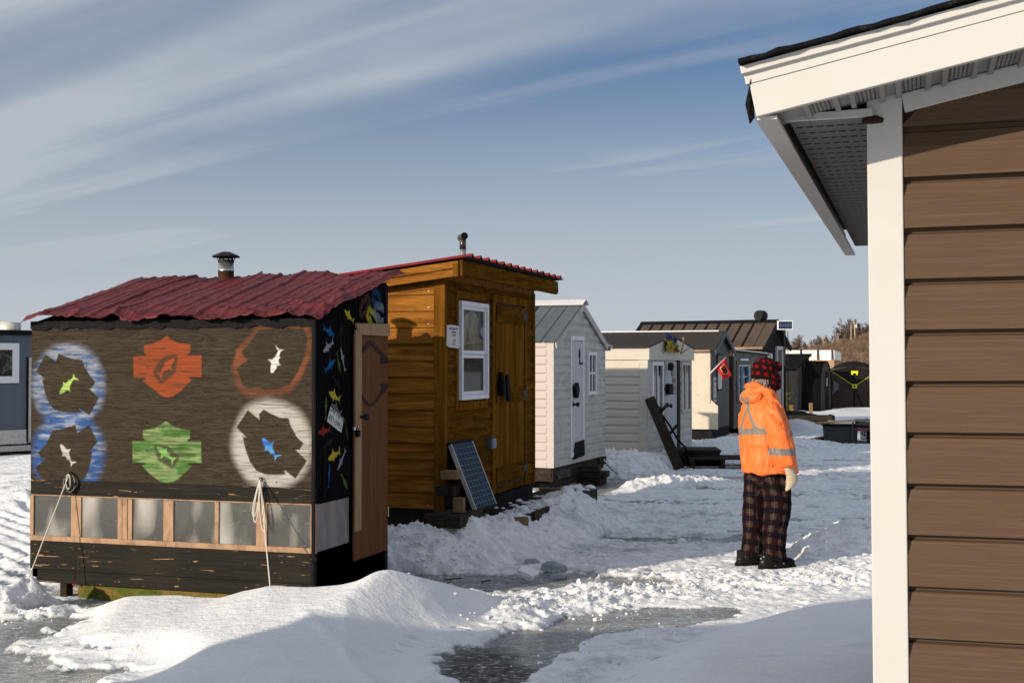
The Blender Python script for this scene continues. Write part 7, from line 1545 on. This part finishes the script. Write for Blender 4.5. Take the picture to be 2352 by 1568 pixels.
# ------------------------------------------------------------------ things near the walker, generator, lumber
def small_things():
    Y = 27.0; g0 = on_z(1972, 1022, .0); Y = g0.y
    e = empty('portable_generator', (at(1958, 1000, Y).x, Y, .0), -.28, 'black portable generator with tube frame and red stripe at the white corner post', 'generator')
    q = MB(); w, h, dpt = .62, .54, .5
    def loop(y): 
        pts = []; r = .09
        for cx, cz, a0 in ((r, h - r, 180), (w - r, h - r, 90), (w - r, .06 + r, 0), (r, .06 + r, -90)):
            for k in range(6): a = math.radians(a0 - k * 18); pts.append((cx + r * math.cos(a), y, cz + r * math.sin(a)))
        pts.append(pts[0]); return pts
    for y in (0, dpt): q.tube(loop(y), .018, 8, cap=False)
    for x, z in ((.04, h - .03), (w - .04, h - .03), (.04, .09), (w - .04, .09)): q.tube([(x, 0, z), (x, dpt, z)], .016, 8)
    q.tube([(.02, 0, h * .70), (w - .02, 0, h * .68)], .010, 6); q.tube([(.02, 0, h * .60), (w - .02, 0, h * .57)], .010, 6)
    q.build('tube_frame', mat('grey_tube', (.07, .07, .075), .4, .3), e)
    q = MB(); q.box(.05, w - .05, .05, dpt - .05, h * .70, h - .04); q.build('fuel_tank', m_blackmetal, e, bevel=.03)
    q = MB(); q.box(.03, w - .03, -.004, .006, h * .61, h * .67); q.build('red_stripe', mat('red_sticker', (.22, .012, .02), .4), e); text_mesh('HD 6250', .028, 'lettering', m_card, e, (w * .72, -.006, h * .63), ROT_F, .0004)
    q = MB(); q.box(.18, w - .05, .08, dpt - .08, .12, h * .55); q.lathe([(0, .0), (.11, 0), (.12, .05), (.0, .06)], (.4, .2, .28), 14); q.build('engine', m_blackrub, e, bevel=.02)
    q = MB(); q.box(.16, .30, .015, .03, .14, h * .56); cp = q.build('outlet_panel', mat('outlet_panel', (.32, .32, .30), .5), e); q = MB(); q.box(.18, .215, .008, .014, .33, .40)
    for x, z in ((.245, .34), (.245, .27), (.19, .23), (.245, .20)): q.box(x, x + .035, .008, .014, z, z + .05)
    q.each('outlet', m_blackrub, cp)
    q = MB(); pts = [(0, 0)]; q.lathe([(0, -.03), (.075, -.035), (.10, -.02), (.10, .02), (.075, .035), (0, .03)], (0, 0, 0), 20); o = q.build('wheel', m_blackrub, e); o.rotation_euler = (math.pi / 2, 0, 0); o.location = (.40, -.04, .10)
    q = MB(); q.tube([(.24, .0, h - .02), (.30, .0, h + .06)], .008, 6); q.build('starter_lever', m_blackrub, e)
    # tote with a board on top
    e = empty('grey_storage_tote', (at(1893, 1000, Y + .2).x, Y + .15, .02), -.12, 'dark grey plastic storage tote standing on the snow left of the generator', 'tote')
    q = MB(); 
    q.add([(a * (1 if i else .93) + (0 if i else .03), b * (1 if i else .9) + (0 if i else .02), z) for i, z in ((0, .0), (1, .40)) for a, b in ((0, 0), (.72, 0), (.72, .42), (0, .42))], [(3, 2, 1, 0), (0, 1, 5, 4), (1, 2, 6, 5), (2, 3, 7, 6), (3, 0, 4, 7), (4, 5, 6, 7)])
    q.build('tub', mat('tote_plastic', (.045, .050, .055), .5, layers=[((20, 20, 20), (.065, .07, .075), .5, .7, 3, 0, .7)]), e, bevel=.03)
    q = MB(); q.box(-.03, .75, -.03, .45, .39, .425); q.build('rim', m_blackrub, e, bevel=.01)
    q = MB(); q.box(-.02, 1.05, -.05, .30, 0, .025); o = q.build('loose_board', m_lumber, bevel=.002); o.location = (at(1882, 1000, Y).x, Y + .1, .455); o.rotation_euler = (.02, -.07, .0); setp(o, 'weathered board lying across the top of the grey storage tote', 'board')
    a = on_z(1818, 1020, .03); b = on_z(1889, 1004, .12); q = MB(); q.beam(a, b + (b - a) * .1, .14, .04); o = q.build('loose_plank', m_lumber); setp(o, 'long narrow plank on the snow running from the man to the grey tote', 'plank')
    a = on_z(1878, 1018, .0); q = MB(); q.box(0, .28, 0, .2, 0, .07); q.box(.1, .28, 0, .2, .07, .12); o = q.build('black_battery_tray', m_blackrub, bevel=.004); o.location = (a.x, a.y, .0); setp(o, 'small black stepped block on the snow just left of the grey tote', 'block')
    a = on_z(1800, 980, .0); e = empty('timber_platform', (a.x, a.y, zat(a.x, a.y) + .02), -.12, 'low timber platform with snowy deck on the snow beyond the grey tote', 'platform')
    q = MB(); q.box(-.6, 1.35, 0, .06, .0, .13); q.build('front_timber', m_lumber, e, bevel=.003); q = MB(); q.box(-.6, 1.35, .07, .95, .07, .12); q.build('deck', m_darkwood, e); q = MB(); q.box(1.36, 1.42, 0, .95, .0, .14); q.build('end_timber', m_darkwood, e)
    a = on_z(1800, 975, .0)
    e = empty('black_sled', (at(1800, 960, 38.5).x, 38.5, zat(at(1800, 960, 38.5).x, 38.5)), -.05, 'black sled with raised deck parked in front of the black boarded shack', 'sled')
    q = MB(); q.box(-.9, .62, -.3, .5, .26, .36); q.build('deck', m_darkwood, e, bevel=.01); q = MB(); q.box(-.9, .55, -.28, -.2, .06, .25); q.box(-.9, .55, .4, .48, .06, .25); q.build('runners', m_blackrub, e)
    q = MB(); q.tube([(.3, .1, .22), (.7, .1, .25), (1.1, .2, .18), (1.3, .2, .06), (1.0, .1, .04)], .06, 8); q.build('tow_hose', m_blackrub, e)
    for (px, py, py1, Y_, lab) in ((1863, 949, 925, 44.0, 'short wooden stake standing in the snow before the round topped hut'), (1818, 948, 930, 42.0, 'thin stub of wood beside the black sled')):
        p = at(px, py, Y_); q = MB(); q.box(-.06, .06, -.02, .02, -.1, (py - py1) / 2940 * Y_); o = q.build('wooden_stake', m_lumber); o.location = p; o.rotation_euler = (0, -.05, 0); setp(o, lab, 'stake')
    r = random.Random(2); q = MB(); p = at(1790 + 17, 938, 40)
    q.tube([Vector((p.x + r.uniform(-.12, .12), p.y, p.z + .5 - i * .012)) for i in range(60)], .015, 5); o = q.build('yellow_rope', mat('yellow_rope', (.45, .42, .05), .7)); setp(o, 'short tangle of yellow rope on the snow heap behind the man', 'rope')
    # chips of bark and ice blocks
    q = MB()
    for px, py in ((905 + 135, 1290), (1125, 1262), (1065, 1335), (1240, 1245)): pass
    for i, (px, py, ang, ln) in enumerate(((1113, 1262, .9, .10), (1040, 1318, .1, .14), (1020, 1330, .5, .12), (1116, 1322, .2, .08), (960, 1335, -.1, .10))):
        p = on_z(px, py, .05); p.z = zat(p.x, p.y) + .02; q = MB(); d = Vector((math.cos(ang), .2, math.sin(ang) * .8)) * ln; q.beam(p - d / 2, p + d / 2, .012, .008); o = q.build('bark_chip', m_rustpipe); setp(o, ('thin twig stuck upright in the snow bank', 'long bark strip on the slush beside the black shack', 'dark bark piece lowest on the slush by the black shack', 'small bark chip left of the ice lump', 'bark chip close to the corner of the black shack')[i], 'bark chip')
    ice = bpy.data.materials.new('clear_ice'); ice.use_nodes = True; b = ice.node_tree.nodes['Principled BSDF']; b.inputs['Base Color'].default_value = (.50, .56, .57, 1); b.inputs['Roughness'].default_value = .12; b.inputs['Transmission Weight'].default_value = .55; b.inputs['IOR'].default_value = 1.31
    r = random.Random(14)
    for i, (px, py, s, lab) in enumerate(((1272, 1302, .085, 'clear grey ice lump on the shaded path'), (1283, 1318, .055, 'smaller ice lump in front of the grey ice lump'), (1222, 1288, .050, 'flat ice lump left of the grey ice lump'))):
        p = on_z(px, py, .03); bm = bmesh.new(); bmesh.ops.create_icosphere(bm, subdivisions=2, radius=1)
        for v in bm.verts: v.co = Vector((v.co.x * s * 1.4, v.co.y * s, v.co.z * s * .65)) * r.uniform(.8, 1.15)
        me = bpy.data.meshes.new('ice_lump'); bm.to_mesh(me); bm.free(); me.materials.append(ice); o = bpy.data.objects.new('ice_lump', me); C.objects.link(o); o.location = (p.x, p.y, zat(p.x, p.y) + s * .25); setp(o, lab, 'ice')
    for i, (px, py, w, h) in enumerate(((2040 * .6125 * 0 + 1168 + 20, 1292 + 26, .15, .05),)):
        p = on_z(1212, 1322, .02); bm = bmesh.new(); bmesh.ops.create_cube(bm, size=1)
        bmesh.ops.subdivide_edges(bm, edges=bm.edges, cuts=3, use_grid_fill=True)
        for v in bm.verts: v.co = Vector((v.co.x * .15, v.co.y * .11, v.co.z * .05)) + Vector((r.uniform(-.008, .008), r.uniform(-.008, .008), r.uniform(-.008, .008)))
        me = bpy.data.meshes.new('snow_slab'); bm.to_mesh(me); bm.free(); me.materials.append(m_snow_cap); o = bpy.data.objects.new('snow_slab', me); C.objects.link(o); o.location = (p.x, p.y, zat(p.x, p.y) + .05); o.rotation_euler = (.25, .3, -.4); setp(o, 'flat broken slab of snow crust tilted at the edge of the sunlight', 'snow slab')
small_things()

def left_shack():
    a = math.radians(44); P = Vector((at(64, 900, 25).x, 25, 0)); o0 = P - Vector((math.sin(a), math.cos(a), 0)) * 2.2
    f = Frame(o0.x, o0.y, 44); B = empty('blue_grey_shack', f.o, -f.a, 'blue grey metal clad shack with white framed window at the left edge', 'fishing shack')
    z = lambda py: at(30, py, 24.3).z
    zr = z(766); LY = 4.2
    q = MB(); y = 0.0; pts = []
    while y < LY - .9: pts += [(y, 0), (y + .19, 0), (y + .20, .012), (y + .225, .012), (y + .235, 0)]; y += .245
    n = len(pts); zb_ = z(990)
    q.add([(h, yy, zz) for zz in (zb_, zr - .02) for yy, h in pts], [(i, i + 1, n + i + 1, n + i) for i in range(n - 1)]); q.build('metal_cladding', m_bluegrey, B)
    q = MB(); q.box(-.04, -.005, 0, LY, .12, zr - .02); q.box(-2.5, -.04, 0, .03, .12, zr - .02); q.box(-2.5, -.04, LY - .03, LY, .12, zr - .02); q.build('inner_wall', m_bluegrey, B)
    q = MB(); q.box(-.0, .03, 0, 2.18, z(1023), zb_); q.box(.0, .02, 0, 2.3, z(1040), z(1027)); q.box(.0, .028, 2.20, 3.1, z(1020), z(820) + .0); q.build('whitewashed_boards', m_whitewash, B)
    q = MB(); q.box(.0, .02, 0, 3.4, z(1026.5), z(1023.5)); q.box(.0, .035, 2.16, 2.20, z(1020), z(820)); q.build('dark_gap', m_blacktrim, B)
    q = MB(); q.box(-2.6, .10, -.1, LY + .1, zr - .02, zr + .08); q.build('black_roof_edge', m_blacktrim, B)
    y1, z1 = f.D(42, 788); z0 = f.D(42, 879)[1]; win(B, 'D', y1 - 1.5, y1, z0, z1, .13, .05, m_vinyl, gm=mat('milky_pane', (.035, .032, .028), .15, layers=[((4, 2.2, 2.2), (.20, .20, .18), .46, .62, 4, 1.0, .9)]))
    c = at(27, 757, 25.5) - f.o; lx, ly = c.dot(f.r), c.dot(f.d); q = MB(); q.tube([(lx, ly, zr), (lx, ly, zr + .12)], .13, 14); q.tube([(lx - .1, ly - .18, zr + .13), (lx + .1, ly + .12, zr + .10)], .15, 16); q.build('roof_vent', mat('pale_vent', (.62, .60, .54), .35, .3), B)
    q = MB(); q.box(-2.4, -.05, .2, LY - .2, 0, .12); q.build('runner', m_darkwood, B)
left_shack()

def shade_shack():                       # stands left of and behind the camera; its shadow falls over the foreground
    p0 = Vector((-6.75, 3.2, 0)); p1 = Vector((-3.0, 3.8, 0)); d = (p1 - p0); L_ = d.length; a = math.atan2(d.y, d.x)
    B = empty('neighbouring_plywood_shack', p0, a, 'plain plywood shack with flat roof left of the camera outside the frame', 'fishing shack')
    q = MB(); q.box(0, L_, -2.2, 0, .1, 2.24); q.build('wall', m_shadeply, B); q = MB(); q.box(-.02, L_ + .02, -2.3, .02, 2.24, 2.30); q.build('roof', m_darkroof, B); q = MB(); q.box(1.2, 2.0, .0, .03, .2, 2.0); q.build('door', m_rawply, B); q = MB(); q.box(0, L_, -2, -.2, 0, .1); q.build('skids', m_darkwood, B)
    B = empty('neighbouring_green_shack', (-16, 9.5, 0), 0, 'dark green shack far left of the camera outside the frame', 'fishing shack')
shade_shack()
bpy.data.objects.remove(bpy.data.objects['neighbouring_green_shack'])

# ------------------------------------------------------------------ far shore: hill, brush, trees, poles
def hill_h(x, y):
    """height of the far shore"""
    az = np.arctan2(x, y); px = 1176 + 2940 * np.tan(np.clip(az, -1.2, 1.2))
    top = np.interp(px, [-2000, 200, 1400, 1780, 1850, 1900, 1950, 1975, 2010, 2300, 5000], [4, 3, 3, 3.2, 4.2, 5.6, 7.6, 8.8, 9.2, 10, 9])
    dist = np.hypot(x, y); t = sstep(300, 440, dist)
    return (top - 1.0) * t + .8 * fbm(x * .02, y * .02, 3, 60) * t + .2
def far_shore():
    az = np.linspace(-1.15, 1.15, 240); dd = axis([(292, 450, 40), (450, 900, 14)])
    A, Dd = np.meshgrid(az, dd); X = Dd * np.sin(A); Y = Dd * np.cos(A); Z = hill_h(X, Y) - .5 * (Dd < 296)
    q = MB(); n, m_ = len(az), len(dd); q.add(np.stack([X, Y, Z], -1).reshape(-1, 3).tolist(), [(j * n + i, j * n + i + 1, (j + 1) * n + i + 1, (j + 1) * n + i) for j in range(m_ - 1) for i in range(n - 1)], 0, True)
    hm = mat('snowy_hillside', (.50, .50, .52), .8, layers=[((.22, .22, .4), (.12, .09, .07), .44, .56, 6, .4, .95), ((.9, .9, .9), (.08, .06, .045), .5, .6, 5, .3, .8)])
    o = q.build('hill', hm); setp(o, kind='structure')
    bark = mat('bare_branches', (.115, .082, .060), .9, layers=[((.8, .8, .8), (.20, .155, .12), .45, .65, 3, 0, .8)])
    twig = mat('brush_twigs', (.12, .078, .052), .9, layers=[((.3, .3, .3), (.26, .19, .14), .45, .62, 4, 0, .9), ((.12, .12, .12), (.07, .05, .038), .5, .65, 3, 0, .8)])
    def tri(mb, a, b, r0, r1):
        d = (b - a); s = d.cross(Vector((.3, .9, .1))).normalized(); t = d.cross(s).normalized()
        vs = [a + s * r0, a - s * r0 * .5 + t * r0 * .8, a - s * r0 * .5 - t * r0 * .8, b + s * r1, b - s * r1 * .5 + t * r1 * .8, b - s * r1 * .5 - t * r1 * .8]
        mb.add(vs, [(0, 1, 4, 3), (1, 2, 5, 4), (2, 0, 3, 5)])
    def tree_meshes(seed, H, spread, depth=5):
        r = random.Random(seed); tk = MB(); cr = MB()
        def grow(p, d, ln, rad, lev):
            n = 3; q_ = p
            for i in range(n):
                d2 = (d + Vector((r.gauss(0, .10), r.gauss(0, .10), r.gauss(.03, .06)))).normalized(); nx_ = q_ + d2 * ln / n
                tri(tk if lev == 0 else cr, q_, nx_, max(rad * (1 - i / n * .35), .018), max(rad * (1 - (i + 1) / n * .35), .016)); 
                if lev < depth and (lev > 0 or i > 0):
                    for _ in range(r.choice((1, 2, 2)) if lev < depth - 1 else 2):
                        a = r.uniform(0, 6.28); sp = r.uniform(.45, 1.0) * spread; side = Vector((math.cos(a), math.sin(a), .25)); grow(nx_, (d2 + side * sp).normalized(), ln * r.uniform(.50, .70), rad * .52, lev + 1)
                q_ = nx_; d = d2
        grow(Vector((0, 0, -.5)), Vector((0, 0, 1)), H * .52, H * .013, 0)
        return tk, cr
    protos = []
    for i, (H, sp) in enumerate(((9, .75), (8, .95), (10, .6))):
        tk, cr = tree_meshes(40 + i, H, sp, 5); protos.append((tk, cr))
    built = []
    spots = [(1812, 470, 1.25), (1826, 480, 1.5), (1836, 470, 1.35), (1850, 500, 1.0), (1868, 480, 1.35), (1879, 500, 1.1), (1896, 470, .95), (1907, 460, .9), (1918, 470, 1.0), (1930, 450, 1.35), (1938, 455, 1.5), (1944, 450, 1.6), (1950, 460, 1.35), (1957, 450, 1.6), (1963, 455, 1.45), (1970, 460, 1.3), (1978, 470, 1.0), (1988, 470, 1.05), (1998, 460, 1.25), (2006, 450, 1.5), (2018, 450, 1.5), (2040, 470, 1.3), (1790, 500, 1.2), (1700, 520, 1.2), (1420, 520, 1.0)]
    names = {0: 'bare grey tree', 1: 'bare spreading tree', 2: 'bare upright tree'}
    protos_o = {}
    lab = ['leftmost', 'second from left', 'third from left', 'thin fourth', 'lone pale', 'sixth', 'seventh', 'eighth', 'ninth', 'tenth', 'eleventh', 'tallest', 'thirteenth', 'fourteenth', 'fifteenth', 'sixteenth', 'seventeenth', 'eighteenth', 'nineteenth', 'twentieth', 'twenty first', 'far right', 'hidden', 'hidden left', 'far left']
    rt = random.Random(31); ntag = len(spots)
    for _ in range(34): spots.append((rt.uniform(1800, 2060), rt.uniform(445, 500), rt.uniform(.55, 1.15)))
    for i, (px, dst, s) in enumerate(spots):
        k = i % 3; d = ray(px, 800); d = Vector((d.x, d.y, 0)).normalized() * dst; z = float(hill_h(np.array([d.x]), np.array([d.y]))[0])
        if k not in protos_o:
            e = empty('bare_tree', (d.x, d.y, z)); a = protos[k][0].build('trunk', bark, e); b = protos[k][1].build('crown', bark, e); protos_o[k] = (e, a, b)
        else:
            e0, a0, b0 = protos_o[k]; e = e0.copy(); C.objects.link(e); a = a0.copy(); b = b0.copy(); C.objects.link(a); C.objects.link(b); a.parent = e; b.parent = e
        e.location = (d.x, d.y, z); s *= .62; e.scale = (s * 1.1, s * 1.1, s); e.rotation_euler = (0, 0, i * 1.3)
        setp(e, 'taller bare tree on the far hill, %s of its row from the left' % lab[i] if i < 21 else ('bare tree on the far hill behind other things, %s' % lab[i] if i < ntag else 'one of the small bare trees in the dense row on the far hill'), 'tree', 'bare trees along the far hill')
    # brush on the slope: one mass
    r = random.Random(77); q = MB()
    def shrub(p, h, n):
        for _ in range(n):
            a = r.uniform(0, 6.28); t = r.uniform(.05, .75); d = Vector((math.cos(a) * t, math.sin(a) * t, 1)).normalized(); m1 = p + d * h * r.uniform(.4, .7); tri(q, p, m1, .05, .035)
            for _ in range(3):
                d2 = (d + Vector((r.gauss(0, .45), r.gauss(0, .45), r.gauss(0, .2)))).normalized(); m2 = m1 + d2 * h * r.uniform(.2, .5); tri(q, m1, m2, .035, .02)
                d3 = (d2 + Vector((r.gauss(0, .6), r.gauss(0, .6), r.gauss(0, .3)))).normalized(); tri(q, m1.lerp(m2, .6), m1.lerp(m2, .6) + d3 * h * .25, .03, .015)
    for i in range(3600):
        px = r.uniform(1780, 2060); dst = r.uniform(305, 470) if r.random() < .75 else r.uniform(430, 480)
        if 1935 < px < 1995 and 405 < dst < 445 and r.random() < .7: continue
        d = ray(px, 800); d = Vector((d.x, d.y, 0)).normalized() * dst; z = float(hill_h(np.array([d.x]), np.array([d.y]))[0]); shrub(Vector((d.x, d.y, z - .2)), r.uniform(1.5, 3.4) * (1.3 if dst > 430 else 1), 10)
    for i in range(900):
        az_ = r.uniform(-1.0, .9); dst = r.uniform(310, 470); p = Vector((math.sin(az_) * dst, math.cos(az_) * dst, 0)); p.z = float(hill_h(np.array([p.x]), np.array([p.y]))[0]) - .2; shrub(p, r.uniform(2, 5), 8)
    o = q.build('brush', twig); setp(o, 'dense bare brown brush covering the far hillside', 'brush', kind='stuff')
    # utility poles
    pm = mat('pole_wood', (.42, .33, .24), .8); 
    def pole(px, y0, y1, Y_, r0, arm, tr, lab, lean=0.0):
        a = at(px, y1, Y_); b = at(px, y0, Y_); e = empty('utility_pole', a, 0, lab, 'utility pole', 'utility poles on the far hill', rot=(0, lean, 0)); h = b.z - a.z
        q = MB(); q.tube([(0, 0, -3), (0, 0, h)], [r0, r0 * .7], 8); q.build('post', pm, e)
        if arm: q = MB(); q.beam((-1.1, 0, h * .86), (1.1, 0, h * .84), .14, .16); q.build('crossarm', pm, e)
        if tr: q = MB(); q.tube([(.62, 0, h * .62), (.62, 0, h * .78)], .38, 10); q.build('transformer', m_card, e)
    pole(1965, 734, 787, 430, .26, True, True, 'tall leaning pole with transformer, tallest on the far hill', -.06)
    pole(1955, 744, 788, 430, .22, False, False, 'bare pole just left of the tallest pole')
    pole(1891, 770, 795, 430, .18, True, False, 'pole with crossarm left of the tall bare trees')
    pole(1925, 764, 789, 430, .18, True, False, 'thin pole in front of the dense brush')
    pole(1982, 766, 786, 430, .16, False, False, 'short reddish pole beside the red shed')
    pole(1859, 790, 800, 430, .16, True, False, 'lowest pole in the gap of the trees')
    q = MB(); a = at(1966, 748, 430)
    for (px, py) in ((1999, 737), (2060, 732)):
        b = at(px, py, 430); q.tube([a.lerp(b, t) - Vector((0, 0, 1.2 * t * (1 - t))) for t in np.linspace(0, 1, 9)], .035, 4)
    a = at(1966, 768, 430); b = at(2060, 748, 430); q.tube([a.lerp(b, t) - Vector((0, 0, 2 * t * (1 - t))) for t in np.linspace(0, 1, 9)], .035, 4)
    o = q.build('power_line', m_blackrub); setp(o, 'thin overhead wires running right from the tallest pole', 'power line')
    a = at(1970, 787, 432); e = empty('red_hillside_house', a, 0, 'small red house on top of the far hill', 'house')
    q = MB(); q.box(0, 2.9, 0, 3, -1, .95); q.build('wall', mat('red_house', (.30, .10, .055), .7), e); q = MB(); q.box(-.3, 3.2, -.3, 3.3, .95, 1.15); q.build('roof', m_darkroof, e); q = MB(); q.box(.5, 1.1, -.03, 0, .1, .6); q.box(1.8, 2.4, -.03, 0, .1, .6); q.build('window', m_glass, e)
far_shore()
